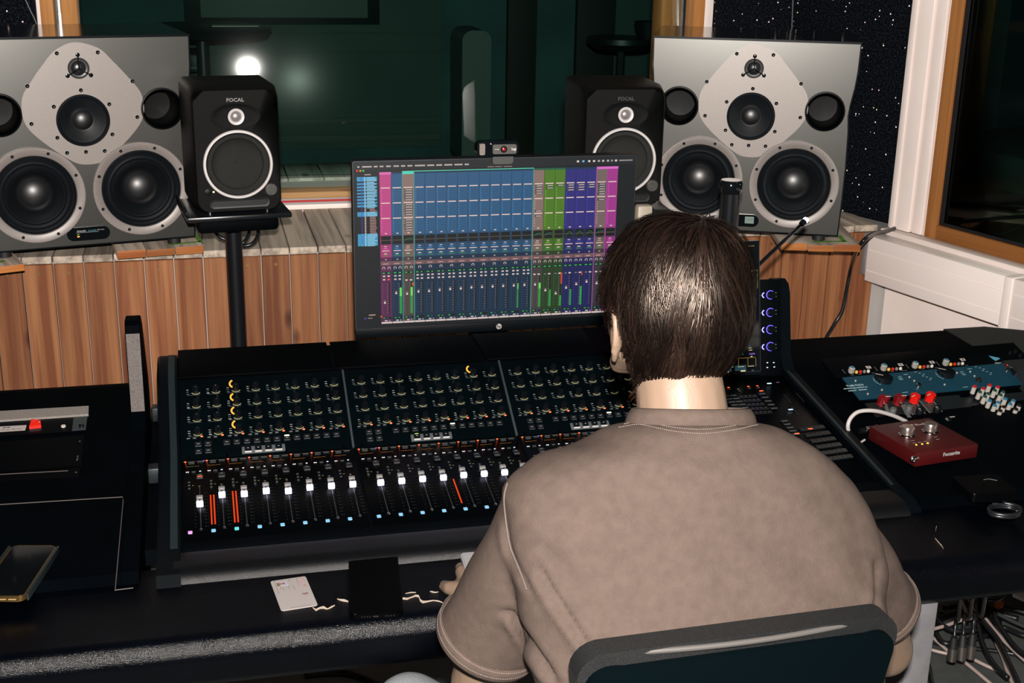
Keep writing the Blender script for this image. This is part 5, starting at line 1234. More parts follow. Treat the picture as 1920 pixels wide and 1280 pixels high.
for i, (y0, y1, x1) in enumerate(((826, 880, 158), (883, 934, 152))):
    rquad('blank_panel', [(-60, y0+8), (x1, y0-9), (x1-4, y1-2), (-60, y1+13)], mat('blank_black', (.0010, .0016, .0024), .4, spec=.04), .0005, .0022)
# thin bright edge of the lower panel
b = BM(); pA, pB = baypt(-20, 948), baypt(230, 932.5); pC = baypt(216, 1108)
tube(b, [pA+Vector((0, 0, .0012)), pB+Vector((0, 0, .0012)), baypt(231, 940)+Vector((0, 0, .0012)), pC+Vector((0, 0, .0012))], .0008, 6); obj('trim_edge', b, mat('worn_edge', (.12, .10, .095), .5), desk)
b = BM(); tube(b, [baypt(217, 1108)+Vector((0, 0, .002)), baypt(250, 1104)+Vector((0, 0, .002))], .0008, 6); tube(b, [baypt(-20, 893)+Vector((0, 0, .003)), baypt(128, 885)+Vector((0, 0, .003))], .0007, 6); obj('trim_edge', b, MATS['worn_edge'], desk)
# ---- phone at the left picture edge
def slab(name, label, cat, corners, z, th, r, m_body, m_top, inset=.003, lift=0):
    """rounded slab from its four picture corners (tl, tr, br, bl) lying at height z"""
    P = [at(*c, Z=z+th) for c in corners]
    o = (P[0]+P[1]+P[2]+P[3])/4; ax = ((P[1]-P[0])+(P[2]-P[3])); ay = ((P[0]-P[3])+(P[1]-P[2])); w_, h_ = ax.length/2, ay.length/2
    ax.normalize(); ay = (ay-ax*ay.dot(ax)).normalized()
    t = thing(name, label, cat, frame((o.x, o.y, z+lift), ax, ay))
    b = BM(); prism(b, rrect(w_, h_, r, 6), th); bmesh.ops.bevel(b, geom=[e for e in b.edges if abs(e.verts[0].co.z-e.verts[1].co.z) < 1e-7], offset=min(.0014, th*.35), segments=2, affect='EDGES'); obj('body', b, m_body, t, smooth=40)
    b = BM(); prism(b, rrect(w_-2*inset, h_-2*inset, max(r-inset, .001), 6), .0004, T(0, 0, th-.0001)); obj('face', b, m_top, t, smooth=False)
    return t, w_, h_, th
zD = baypt(50, 1070).z+.0006
ph, w_, h_, th = slab('smartphone', 'smartphone with gold edge lying on the desk at the left picture edge', 'phone', [(18, 1022), (103, 1022), (52, 1118), (-42, 1118)], zD, .009, .010, mat('gold_phone_edge', (.40, .25, .09), .3, .9), mat('phone_black_glass', (.003, .004, .005), .05, coat=.5))
b = BM()
for s_ in (-1, 1): prism(b, rrect(.004, h_-.01, .0015, 3), .0104, T(s_*(w_/2+.0022), 0, 0))
obj('clear_case', b, mat('clear_case_rim', (.02, .028, .03), .15), ph, smooth=40)
b = BM()
for i in range(3): prism(b, rrect(.012, .0016, .0007, 3), .001, frame((-.012+i*.015, -h_/2-.0001, .0045), (1, 0, 0), (0, 0, 1)))
obj('speaker_slots', b, mat('gold_light', (.8, .6, .3), .3, .5), ph, smooth=False)
# ---- card and black phone on the armrest
ZA = .7151
cdt, w_, h_, th = slab('student_card', 'white student identity card with small portrait on the armrest', 'card', [(505, 1089.5), (571, 1080), (598, 1134), (529, 1145)], ZA, .0009, .004, mat('card_white', (.46, .42, .41), .35), mat('card_face', (.46, .42, .41), .3), .0004)
b = BM(); box(b, (-w_/2+.0165, h_/2-.0150, th+.0005), (.017, .0135, .0003)); pt_ = obj('portrait', b, mat('portrait_sky', (.45, .45, .52), .5), cdt, smooth=False)
b = BM(); box(b, (-w_/2+.0105, h_/2-.0165, th+.0007), (.005, .0105, .0002)); obj('portrait_ground', b, mat('portrait_green', (.12, .16, .05), .6), pt_, smooth=False)
b = BM(); lathe(b, [(0, .0002), (.0026, .0002), (.0026, 0)], T(-w_/2+.018, h_/2-.0150, th+.0007) @ Matrix.Diagonal((1, .85, 1, 1)), 16); obj('portrait_hair', b, mat('portrait_brown', (.05, .02, .015), .6), pt_, smooth=False)
b = BM(); lathe(b, [(0, .0002), (.0017, .0002), (.0017, 0)], T(-w_/2+.0172, h_/2-.0150, th+.0010) @ Matrix.Diagonal((1, .8, 1, 1)), 16); box(b, (-w_/2+.0133, h_/2-.0152, th+.0009), (.0045, .0042, .0002)); obj('portrait_face', b, mat('portrait_red', (.50, .13, .09), .6), pt_, smooth=False)
INK = mat('card_grey_ink', (.20, .17, .17), .6); INKR = mat('card_pink_ink', (.42, .24, .22), .6)
text('card_lettering', 'STUDENT', .0085, T(w_/2-.008, h_/2-.020, th+.0004) @ RZ(-PI/2), INKR, cdt, sx=1.0)
b = BM()
for x_, y0, y1 in ((-w_/2+.006, .0, .045), (w_/2-.0155, .002, .026), (-w_/2+.0285, .003, .012), (-w_/2+.032, .003, .007), (-w_/2+.012, .024, .034), (-w_/2+.0155, .024, .038), (-w_/2+.0205, .024, .028), (-w_/2+.024, .024, .036), (-w_/2+.0285, .024, .028), (-w_/2+.032, .024, .040), (w_/2-.0135, .053, .061), (w_/2-.0105, .053, .064)):
    box(b, (x_, h_/2-(y0+y1)/2, th+.0005), (.0006, y1-y0, .0002))
box(b, (.002, -h_/2+.0045, th+.0005), (.030, .0010, .0002))
obj('fine_print', b, INK, cdt, smooth=False, kind='stuff')
b = BM(); tube(b, [(w_/2-.0165, -.009, th+.0006), (w_/2-.0145, -.0065, th+.0006), (w_/2-.0125, -.0085, th+.0006), (w_/2-.0095, -.0060, th+.0006), (w_/2-.0065, -.0085, th+.0006)], .0006, 6); tube(b, [(w_/2-.0125, -.0105, th+.0006), (w_/2-.0115, -.008, th+.0006), (w_/2-.0085, -.009, th+.0006)], .0005, 6); obj('crest', b, mat('crest_maroon', (.16, .03, .05), .6), cdt)
bp_, w_, h_, th = slab('smartphone', 'black smartphone lying face up on the armrest right of the card', 'phone', [(652, 1037), (746, 1034), (755, 1147), (657, 1153)], ZA, .009, .010, mat('phone_case_black', (.0006, .0006, .0009), .5, spec=.05), mat('phone_dark_glass', (.0005, .0007, .001), .5, spec=.04), .004)
b = BM()
for i in range(4): box(b, (-.022+i*.004, -h_/2-.0002, .0045), (.0016, .0006, .0016))
for i in range(4): box(b, (.014+i*.004, -h_/2-.0002, .0045), (.0016, .0006, .0016))
box(b, (-.001, -h_/2-.0002, .0045), (.008, .0006, .002)); obj('port_row', b, mat('dim_silver', (.10, .10, .10), .3, .8), bp_, kind='stuff')
b = BM(); box(b, (-w_/2+.008, -h_/2+.001, .009), (.004, .0015, .0006), bev=.0003); obj('worn_corner', b, CHROME, bp_)
# ============================================================ right bay
def rb(px, py, z=None):
    segs = [(Vector((0, 1.916, .7365)), Vector((0, 2.0, .741))), (Vector((0, 2.0, .741)), Vector((0, 2.34, .757))), (Vector((0, 2.34, .757)), Vector((0, 2.50, .795)))]
    for a, c in segs:
        n = Vector((1, 0, 0)).cross(c-a).normalized(); p = at(px, py, pl=(a, n))
        if p.y <= c.y: return p
    return p
# sloping rack frame with the units; local frame: x right, y up the slope
rp0 = at(1612, 748.5, Z=.772); dirx = Vector((math.cos(math.radians(3.2)), math.sin(math.radians(3.2)), 0))
dy = Vector((-math.sin(math.radians(3.2))*.95, math.cos(math.radians(3.2))*.95, .30)).normalized()
KM = frame(rp0, dirx, dy); KI = KM.inverted(); KN = KM.to_3x3().col[2]
def kl(x, y, off=0.): v = KI @ at(x, y, pl=(KM.translation+KN*off, KN)); return v.x, v.y
def kpoly(name, pts, z0, z1, m, par, **k):
    P = [kl(*p, z1) for p in pts]; b = BM(); prism(b, P, z1-z0, T(0, 0, z0)); bmesh.ops.recalc_face_normals(b, faces=b.faces); return obj(name, b, m, par, smooth=False, **k)
(xb0, yb0), (xt0, yt0) = kl(1612, 748.5), kl(1579.6, 707.5)
uh = yt0
xl0 = min(xb0, xt0)
blu = thing('equaliser_unit', 'teal blue rack unit with large black pointer knobs', 'rack unit', KM)
W_ = .4826
TEAL = mat('teal_faceplate', (.007, .060, .098), .45, spec=.3, nscale=3, namt=.15, bump=.1, bscale=900)
b = BM(); prism(b, [(xb0, 0), (xb0+W_, 0), (xb0+W_, uh), (xt0, uh)], .003, T(0, 0, -.003)); bmesh.ops.recalc_face_normals(b, faces=b.faces); tf = obj('faceplate', b, TEAL, blu, smooth=False)
b = BM(); lbox(b, xb0+.02, xb0+W_-.02, .002, uh-.002, -.02, -.0032); obj('chassis', b, BLACKM, blu)
def pointer(x, y, s, ang, name='pointer_knob'):
    u, v = kl(x, y)
    b = BM(); ot = [(.0, 1.45), (.45, .75), (.95, .55), (1.0, 0), (.85, -.6), (.4, -.95), (-.4, -.95), (-.85, -.6), (-1.0, 0), (-.95, .55), (-.45, .75)]
    prism(b, [(p[0]*s*.85, p[1]*s) for p in ot][::-1], s*.8, T(0, 0, 0)); bmesh.ops.recalc_face_normals(b, faces=b.faces)
    bmesh.ops.bevel(b, geom=[e for e in b.edges if e.verts[0].co.z > s*.7 and e.verts[1].co.z > s*.7], offset=s*.12, segments=2, affect='EDGES')
    k = obj(name, b, BLACKG, blu, smooth=40, mw=T(u, v, 0) @ RZ(ang))
    b = BM(); box(b, (0, s*.85, s*.805), (s*.07, s*1.0, .0006)); obj('pointer_line', b, mat('ivory_line', (.75, .66, .55), .5), k, smooth=False)
pointer(1658, 713.5, .0165, math.radians(62)); pointer(1775, 703, .0165, math.radians(62)); pointer(1905, 701, .0115, math.radians(20))
b = BM(); u, v = kl(1888, 694); tube(b, [(u, v+.004, .004), (u-.0, v, .010), (u-.002, v-.008, .014)], .0018, 8); lathe(b, [(.005, 0), (.005, .003), (.003, .004)], T(u, v, 0), 14); obj('toggle_switch', b, CHROME, blu)
b = BM(); u, v = kl(1888, 686); lathe(b, [(.006, 0), (.006, .003), (.004, .006), (0, .0075)], T(u, v, .0), 18); obj('pilot_lamp', b, mat('dark_red_lens', (.12, .008, .008), .15, coat=.4), blu, label='dark red pilot lamp')
u, v = kl(1722, 724); b = BM(); lathe(b, [(.0065, 0), (.0062, .005), (.004, .007), (0, .0075)], T(u, v, 0), 20); obj('chrome_knob', b, CHROME, blu)
u, v = kl(1835, 713.5); b = BM(); lathe(b, [(.0065, 0), (.0062, .005), (.004, .007), (0, .0075)], T(u, v, 0), 20); obj('dark_knob', b, mat('dark_bronze_knob', (.06, .05, .04), .25, .7), blu)
b = BM()
for p in ((1604, 714), (1627, 738.5), (1705, 707), (1714, 714), (1653.5, 731), (1819, 697), (1827, 705), (1771, 721), (1794, 699)):
    u, v = kl(*p); lathe(b, [(.0022, 0), (.002, .0018), (0, .0022)], T(u, v, 0), 10)
obj('plate_screws', b, mat('pale_screw', (.75, .68, .62), .35, .3), blu, kind='stuff')
PR = mat('pale_blue_print', (.42, .60, .64), .5)
for (x, y, s_, t_) in ((1603, 722.5, .0075, 'TUBE-TECH'), (1604, 727.2, .0042, 'PROGRAM EQUALIZER PE 1C'), (1608, 731.5, .0040, 'LYDKRAFT    DENMARK')):
    u, v = kl(x, y); text('print', t_, s_, T(u, v, .0004), PR, tf, sx=1.05, bold=.00008)
b = BM()
for cx, cy in ((1656, 712.5), (1773, 702)):
    u, v = kl(cx, cy)
    for k in range(9):
        a = math.radians(95+k*16); box(b, (u+.021*math.cos(a), v+.019*math.sin(a), .0004), (.0045, .0013, .0003))
for cx, cy in ((1714, 702), (1827, 692)):
    u, v = kl(cx, cy)
    for k in range(7): box(b, (u+.0085+.004*k % .012+.003*k, v+.008-.0052*k, .0004), (.0050, .0011, .0003))
for p, w2_ in (((1687, 706), .008), ((1688, 709), .010), ((1690, 711.5), .009), ((1698, 702), .010), ((1803, 697), .008), ((1805, 700), .010), ((1808, 702.5), .009), ((1818, 691.5), .012), ((1697, 735.5), .014), ((1810, 725.5), .012), ((1692, 694.5), .003)):
    u, v = kl(*p); box(b, (u, v, .0004), (w2_, .0011, .0003))
obj('scale_print', b, PR, tf, smooth=False, kind='stuff')
# black unit above it with four channels of small knobs
bk = thing('compressor_unit', 'black rack unit with four grey knobs, coloured buttons and numbers', 'rack unit', KM @ T(0, uh+.0012, 0))
b = BM(); lbox(b, xt0-.016, xt0+W_, 0, uh*.90, -.003, .0, bev=.0006); fb = obj('faceplate', b, mat('unit_black', (.0014, .002, .003), .4, spec=.06), bk)
b = BM(); lbox(b, xt0+.01, xt0+W_-.02, .002, uh*.88, -.02, -.0032); obj('chassis', b, BLACKM, bk)
def k2(x, y, off=0.): u, v = kl(x, y, off); return u, v-uh-.0012
b = BM(); lathe(b, [(.0062, 0), (.0060, .012), (.0048, .0135)], seg=18, cap=False)
for k in range(18):
    a = 2*PI*k/18
    if k % 2: box(b, (.0062*math.cos(a), .0062*math.sin(a), .0065), (.0010, .0010, .011), mw=T(0, 0, 0))
box(b, (0, -.0050, .0125), (.0012, .004, .0020), mi=2)
lathe(b, [(.0049, .0136), (.0036, .0140), (0, .0140)], seg=18, mi=1, cap=False)
gk_me = newmesh('grey_knob', b, [mat('ribbed_grey_knob', (.42, .40, .38), .4, nscale=300, namt=.3), mat('blue_knob_cap', (.06, .22, .30), .35), mat('ivory_pointer', (.8, .74, .66), .4)], 30)
btn = {}
for nm, c in (('y', (.85, .55, .09)), ('r', (.62, .02, .015)), ('g', (.25, .24, .21)), ('w', (.78, .74, .64))):
    b = BM(); lathe(b, [(.0034, 0), (.0032, .0042), (.0022, .0052), (0, .0054)], seg=14); btn[nm] = newmesh('round_button', b, mat('button_'+{'y': 'yellow', 'r': 'red', 'g': 'grey', 'w': 'ivory'}[nm], c, .35), 40)
for i, (x0, y0) in enumerate(((1595.5, 697.5), (1655.8, 692.5), (1714.5, 688), (1772, 683))):
    u, v = k2(x0, y0); inst('grey_knob', gk_me, bk, T(u, v, 0))
    for j, nm in enumerate('yrgw'):
        u2, v2 = k2(x0+9.6+7.4*j, y0+.3-.55*j+.4); inst('round_button', btn[nm], bk, T(u2, v2-.001, 0), label={'y': 'yellow button', 'r': 'red button', 'g': 'grey button', 'w': 'ivory button'}[nm])
    u3, v3 = k2(x0+32.8, y0-9.0)
    b = BM(); box(b, (0, 0, .0004), (.0115, .0088, .0004)); tg_ = obj('number_tag', b, mat('tag_white', (.62, .55, .53), .5), bk, smooth=False, mw=T(u3, v3, 0))
    text('tag_number', str(i+1), .0075, T(0, 0, .0007), RUBBER, tg_, bold=.0003)
    u4, v4 = k2(x0-13, y0-.5); b = BM(); box(b, (0, .0015, .0003), (.0018, .015, .0004)); obj('meter_strip', b, mat('dim_meter', (.11, .115, .11), .5), bk, smooth=False, mw=T(u4, v4, 0))
b = BM()
for x0, y0 in ((1637, 699), (1697.5, 694), (1755, 689), (1812, 684.5), (1612, 701), (1598, 702.5), (1672, 696), (1730, 691)):
    u, v = k2(x0, y0); box(b, (u, v-.001, .0003), (.008, .0009, .0003))
obj('faint_print', b, mat('faint_print', (.16, .19, .20), .5), fb, smooth=False, kind='stuff')
P = [k2(*p) for p in ((1854, 667), (1873, 671), (1875, 672.5), (1867, 676.5), (1860, 672))]
b = BM(); prism(b, P, .0006); bmesh.ops.recalc_face_normals(b, faces=b.faces); obj('blue_emblem', b, mat('sky_blue_badge', (.12, .42, .60), .4), bk, smooth=False, label='sky blue triangular badge')
u, v = k2(1872, 680.5); text('print', '5124 +', .0062, T(u, v, .0004), LINEB, fb, bold=.0002)
# rear row of dark knobs at the right edge
b = BM()
for p in ((1893, 663), (1903, 660), (1912, 668)):
    u, v = k2(*p); lathe(b, [(.0045, 0), (.004, .006), (0, .007)], T(u, v, 0), 12)
obj('dark_knobs', b, BLACK, bk, kind='stuff')
# ---- modules below the blue unit
pre = thing('preamp_modules', 'row of dark preamp modules with red pointer knobs', 'rack unit', KM @ T(0, -.0015, 0))
def k3(x, y, off=0.): u, v = kl(x, y, off); return u, v+.0015
b = BM(); PP = [k3(*p) for p in ((1622, 756), (1797, 740), (1880, 812), (1690, 838))]; prism(b, PP[::-1], .003, T(0, 0, -.003)); bmesh.ops.recalc_face_normals(b, faces=b.faces); obj('base_panel', b, mat('module_black', (.008, .012, .014), .4), pre, smooth=False)
MODG = mat('module_teal_grey', (.030, .048, .050), .45, nscale=30, namt=.2)
for (xa, ya), (xb2, yb2) in (((1695, 760), (1716, 758)), ((1727, 757), (1748, 755))):
    (u0, v0), (u1, v1) = k3(xa, ya), k3(xb2, yb2)
    b = BM(); lbox(b, u0, u1+.004, v0-.105, v0+.01, 0, .002, bev=.0008); mdl = obj('module_panel', b, MODG, pre)
    b = BM(); lbox(b, u0, u0+.0010, v0-.105, v0+.01, .002, .0024); lbox(b, u1+.003, u1+.004, v0-.105, v0+.01, .002, .0024); obj('panel_outline', b, mat('outline_grey', (.30, .31, .28), .5), mdl, smooth=False)
    for q in range(2):
        b = BM(); um = (u0+u1)/2+.003; vm = v0-.032-.040*q; lathe(b, [(.0085, 0), (.0080, .012), (.0065, .014), (0, .0145)], T(um+.001, vm, .002), 20); kk = obj('dark_knob', b, BLACK, pre)
        b = BM(); box(b, (um-.006, vm-.002, .0168), (.0010, .004, .0008), mw=None); box(b, (um-.003, vm-.002, .0168), (.0010, .004, .0008)); obj('white_mark', b, LINEB, kk, smooth=False)
    b = BM(); box(b, (um, v0-.008, .0025), (.012, .0012, .0004)); box(b, (um, v0-.052, .0025), (.010, .0012, .0004)); obj('orange_print', b, mat('orange_brown_print', (.25, .09, .03), .5), mdl, smooth=False)
def redknob(x, y, s, col, ang):
    u, v = k3(x, y)
    b = BM(); prism(b, [(p[0]*s, p[1]*s) for p in ((0, 1.55), (.5, .85), (.95, .5), (1, -.2), (.6, -.9), (-.6, -.9), (-1, -.2), (-.95, .5), (-.5, .85))][::-1], s*1.5, T(0, 0, .004)); bmesh.ops.recalc_face_normals(b, faces=b.faces)
    bmesh.ops.bevel(b, geom=[e for e in b.edges if e.verts[0].co.z > .01 and e.verts[1].co.z > .01], offset=s*.16, segments=2, affect='EDGES')
    lathe(b, [(s*1.05, 0), (s*.95, .004)], seg=20, cap=False)
    k = obj('red_knob', b, col, pre, smooth=40, mw=T(u, v, 0) @ RZ(ang))
    b = BM(); box(b, (0, s*.9, s*1.5+.0045), (s*.13, s*1.1, .0007)); obj('pointer_line', b, MATS['ivory_line'], k, smooth=False)
DRED = mat('dark_red_knob', (.22, .008, .012), .3); BRED = mat('bright_red_knob', (.85, .012, .008), .3)
redknob(1653, 757, .0102, DRED, math.radians(-95)); redknob(1683, 755.5, .0102, DRED, math.radians(-95)); redknob(1713, 753.5, .0102, BRED, math.radians(110)); redknob(1742, 751, .0102, BRED, math.radians(110))
GKN = mat('dim_grey_knob', (.115, .12, .12), .45)
for p in ((1671, 779), (1701, 775)):
    u, v = k3(*p); b = BM(); lathe(b, [(.0072, 0), (.0068, .018), (.0058, .0195), (0, .020)], T(u, v, 0), 18); obj('grey_knob', b, GKN, pre)
for p, q in (((1659, 764), (1668, 784)), ((1690, 762), (1704, 786))):
    (u, v), (u2, v2) = k3(*p), k3(*q); b = BM(); cyl(b, (u, v, .005), (u2, v2, .005), .0042, seg=8); obj('lever_bar', b, GKN, pre)
    b = BM(); cyl(b, (u-.002, v+.002, .006), (u-.001, v-.004, .008), .0038, seg=14); obj('chrome_shaft', b, CHROME, pre)
u, v = k3(1781, 789.5); b = BM(); box(b, (u, v, .006), (.021, .008, .008), bev=.001); obj('white_key', b, mat('ivory_key', (.72, .68, .64), .4), pre, label='white key')
# ---- patch of tall pale knobs with coloured caps
knp = thing('knob_module', 'cluster of tall pale knobs with red, green and blue caps', 'control module', KM)
b = BM(); PP = [kl(*p) for p in ((1797, 745), (1925, 733), (1990, 800), (1880, 808))]; prism(b, PP[::-1], .0028, T(0, 0, -.004)); bmesh.ops.recalc_face_normals(b, faces=b.faces); obj('base_panel', b, MATS['module_black'], knp, smooth=False)
IV = mat('ivory_knob_body', (.56, .52, .48), .4)
caps = {'r': mat('cap_red', (.55, .02, .02), .35), 'g': mat('cap_green', (.02, .09, .06), .35), 'b': mat('cap_blue', (.04, .22, .36), .35), 'k': mat('cap_black', (.015, .012, .012), .35)}
kme = {}
for nm in 'rgbk':
    b = BM(); lathe(b, [(.0048, 0), (.0045, .004), (.0040, .0045), (.0036, .0175)], seg=16, cap=False, mis=[2, 2, 0]); lathe(b, [(.0037, .0175), (.0034, .0192), (0, .0194)], seg=16, mi=1, cap=False); box(b, (0, -.0038, .010), (.0006, .0008, .014)); kme[nm] = newmesh('pale_knob', b, [IV, caps[nm], BLACK], 40)
for x, y, nm in ((1818, 735.5, 'r'), (1834, 739, 'r'), (1846, 733, 'r'), (1861, 736.5, 'r'), (1827.5, 745.5, 'g'), (1843.5, 749, 'g'), (1855.5, 742.5, 'g'), (1871, 745.5, 'g'), (1837, 754, 'g'), (1866, 751, 'g'), (1846, 762, 'b'), (1862, 765.5, 'b'), (1875, 758.5, 'b'), (1890, 762, 'b'), (1855.5, 771, 'b'), (1884, 768, 'b'), (1872, 773.5, 'k'), (1901, 771, 'k'), (1865.5, 781, 'k'), (1895, 778, 'k')):
    u, v = kl(x, y, .0); inst('pale_knob', kme[nm], knp, T(u, v-.008, -.001) @ Matrix.Scale(1.28, 4), label={'r': 'pale knob with red cap', 'g': 'pale knob with green cap', 'b': 'pale knob with blue cap', 'k': 'pale knob with black cap'}[nm])
for x, y in ((1879, 784), (1910, 781)):
    u, v = kl(x, y); b = BM(); lathe(b, [(.005, 0), (.0045, .006), (0, .0065)], T(u, v-.004, -.001), 12); obj('short_knob', b, IV, knp)
# ---- red headphone amplifier box
zR = rb(1690, 872).z+.0015
c4 = [at(*p, Z=zR+.032) for p in ((1643.5, 797), (1755.5, 782.5), (1808.5, 833.5), (1691.5, 852.5))]
o_ = sum(c4, Vector())/4; ax = ((c4[1]-c4[0])+(c4[2]-c4[3])).normalized(); wR_, hR_ = ((c4[1]-c4[0]).length+(c4[2]-c4[3]).length)/2, ((c4[0]-c4[3]).length+(c4[1]-c4[2]).length)/2
ay = ((c4[0]-c4[3])+(c4[1]-c4[2])); ay = (ay-ax*ay.dot(ax)).normalized()
rbx = thing('headphone_amplifier', 'small dark red metal box with two chrome knobs on the right desk', 'amplifier', frame((o_.x+.007, o_.y, zR), ax, ay))
REDM = mat('dark_red_metal', (.080, .0025, .0035), .42, .1, nscale=500, namt=.25, bump=.2, bscale=1200)
b = BM(); box(b, (0, 0, .018), (wR_, hR_, .028), bev=.0015); obj('body', b, REDM, rbx, smooth=40)
b = BM()
for sx in (-1, 1):
    for sy2 in (-1, 1): lathe(b, [(.006, 0), (.006, .0045), (0, .0045)], T(sx*(wR_/2-.015), sy2*(hR_/2-.015), 0), 12)
obj('rubber_feet', b, RUBBER, rbx, kind='stuff')
ZT = .0321
def bl_(x, y): v = rbx.matrix_world.inverted() @ at(x, y, Z=zR+.032); return v.x, v.y
for (x, y) in ((1700.5, 815.5), (1744, 809)):
    u, v = bl_(x, y)
    b = BM(); lathe(b, [(.0165, ZT), (.0165, ZT+.0018), (.0145, ZT+.003), (.0135, ZT+.0035)], T(u, v, 0), 36, cap=False); obj('knob_skirt', b, CHROME, rbx)
    b = BM(); lathe(b, [(.0128, ZT+.002), (.0128, ZT+.0175), (.0120, ZT+.0187), (0, ZT+.0187)], T(u, v, 0), 36, cap=False); obj('knob', b, mat('satin_chrome_knob', (.70, .60, .56), .25, .9), rbx)
u, v = bl_(1704, 797.5); text('lettering', 'REDNET', .0075, T(u-.005, v, ZT+.0002), LINEB, rbx, bold=.0003, sx=1.15)
u, v = bl_(1724, 795); b = BM(); box(b, (0, 0, ZT+.0002), (.021, .0068, .0003)); pl2 = obj('name_plate', b, mat('plate_white', (.6, .55, .53), .5), rbx, smooth=False, mw=T(u, v, 0)); text('lettering', 'AM2', .0066, T(0, 0, ZT+.0005), REDM, pl2, bold=.0003, sx=1.2)
b = BM()
for p in ((1714, 830.5), (1724, 829), (1735, 827.5), (1758, 823.5), (1711, 826), (1754, 819)):
    u, v = bl_(*p); box(b, (u, v, ZT+.0002), (.008, .0009, .0003))
obj('fine_print', b, LINEB, rbx, smooth=False, kind='stuff')
for p in ((1718, 834), (1729, 832.5), (1739.5, 831)):
    u, v = bl_(*p); b = BM(); lathe(b, [(.0019, ZT), (.0016, ZT+.001), (0, ZT+.0012)], T(u, v, 0), 12, cap=False); obj('status_light', b, emis('yellow_orange_led', (1, .62, .04), 3), rbx, label='yellow status light')
Ff = frame((0, -hR_/2, 0), (1, 0, 0), (0, 0, 1))
fv = rbx.matrix_world.inverted() @ at(1712, 860, pl=(rbx.matrix_world @ Vector((0, -hR_/2, 0)), ay))
b = BM(); lathe(b, [(.0068, .0002), (.0068, .003), (.0052, .0045), (.0040, .0045), (.0035, .001), (0, .001)], Ff @ T(fv.x, fv.z, 0), 20, cap=False); obj('headphone_jack', b, CHROME, rbx)
fv2 = rbx.matrix_world.inverted() @ at(1784, 850, pl=(rbx.matrix_world @ Vector((0, -hR_/2, 0)), ay))
text('lettering', 'Focusrite', .0105, Ff @ T(fv2.x, fv2.z, .0002), LINEB, rbx, bold=.0003)
fv3 = rbx.matrix_world.inverted() @ at(1721, 858.5, pl=(rbx.matrix_world @ Vector((0, -hR_/2, 0)), ay))
b = BM(); tube(b, [(-.002, -.0012, 0), (-.0018, .001, 0), (0, .002, 0), (.0018, .001, 0), (.002, -.0012, 0)], .0004, 5); bmesh.ops.transform(b, matrix=Ff @ T(fv3.x, fv3.z, .0006), verts=b.verts); obj('headphone_symbol', b, LINEB, rbx)
# white cable curling from behind the red box to its chrome plug
zc_ = .75
pts = [at(1700, 790, Z=.765), at(1672, 778, Z=.785), at(1640, 770, Z=.80), at(1612, 771, Z=.80), at(1597, 781, Z=.79), at(1590, 796, Z=.775), at(1592, 812, Z=.757), at(1599, 824, Z=.752)]
cable('cable', pts, .0042, mat('white_cable_jacket', (.60, .55, .53), .45), 'short white cable curving up left of the red box')
pg = rb(1627, 815); px2 = rb(1608, 818)
plg = thing('cable_plug', 'small chrome barrel plug lying left of the red box', 'plug', T(pg.x, pg.y-.004, pg.z+.012))
dx = (pg-px2).normalized()
b = BM(); cyl(b, -dx*.024, -dx*.008, .0055, seg=16); obj('strain_relief', b, BLACK, plg)
b = BM(); cyl(b, -dx*.010, dx*.016, .0078, seg=20); obj('barrel', b, CHROME, plg)
b = BM(); cyl(b, dx*.016, dx*.020, .0088, seg=20); obj('collar', b, DKMETAL, plg)
a_, c_ = rb(1611, 833), rb(1621, 826.5)
b = BM(); cyl(b, a_+Vector((0, 0, .0025)), c_+Vector((0, 0, .0025)), .0022, seg=10); o = obj('metal_pin', b, mat('cream_pin', (.7, .66, .60), .35)); tag(o, 'small pale metal pin lying below the chrome plug', 'pin')
# wallet and sunglasses on the right
zW = rb(1840, 910).z+.0006
wl, w_, h_, th = slab('wallet', 'closed black leather wallet on the right desk below the red box', 'wallet', [(1789, 892), (1878, 889), (1904, 923), (1818, 928)], zW, .016, .008, mat('wallet_leather', (.0008, .0014, .002), .4, spec=.06, bump=.4, bscale=500), mat('wallet_top', (.0008, .0014, .002), .42, spec=.06, bump=.4, bscale=500))
b = BM(); tube(b, [(.006, .018, th+.001), (.018, .020, th+.0012), (.030, .012, th+.001)], .0006, 6); obj('scratch', b, mat('dull_scratch', (.14, .15, .14), .5), wl)
b = BM(); lathe(b, [(0, .004), (.002, .003), (.003, 0)], T(-w_/2+.006, -h_/2+.004, th-.003), 10, cap=False); obj('metal_corner', b, CHROME, wl)
rc = at(1883, 958, Z=.742); bn = thing('cable_coil', 'small dark coil of glossy cable at the right edge of the armrest', 'cable', T(rc.x, rc.y, .7345))
b = BM(); tube(b, [Vector((.028*math.cos(t*2*PI/28)+.002*math.sin(t*.7), .024*math.sin(t*2*PI/28), .004+.004*(t/28))) for t in range(0, 62)], .0036, 8); obj('loops', b, CABLEB, bn, smooth=True)
b = BM(); box(b, (-.005, .022, .012), (.010, .004, .004), bev=.001); obj('cable_tie', b, DKMETAL, bn)
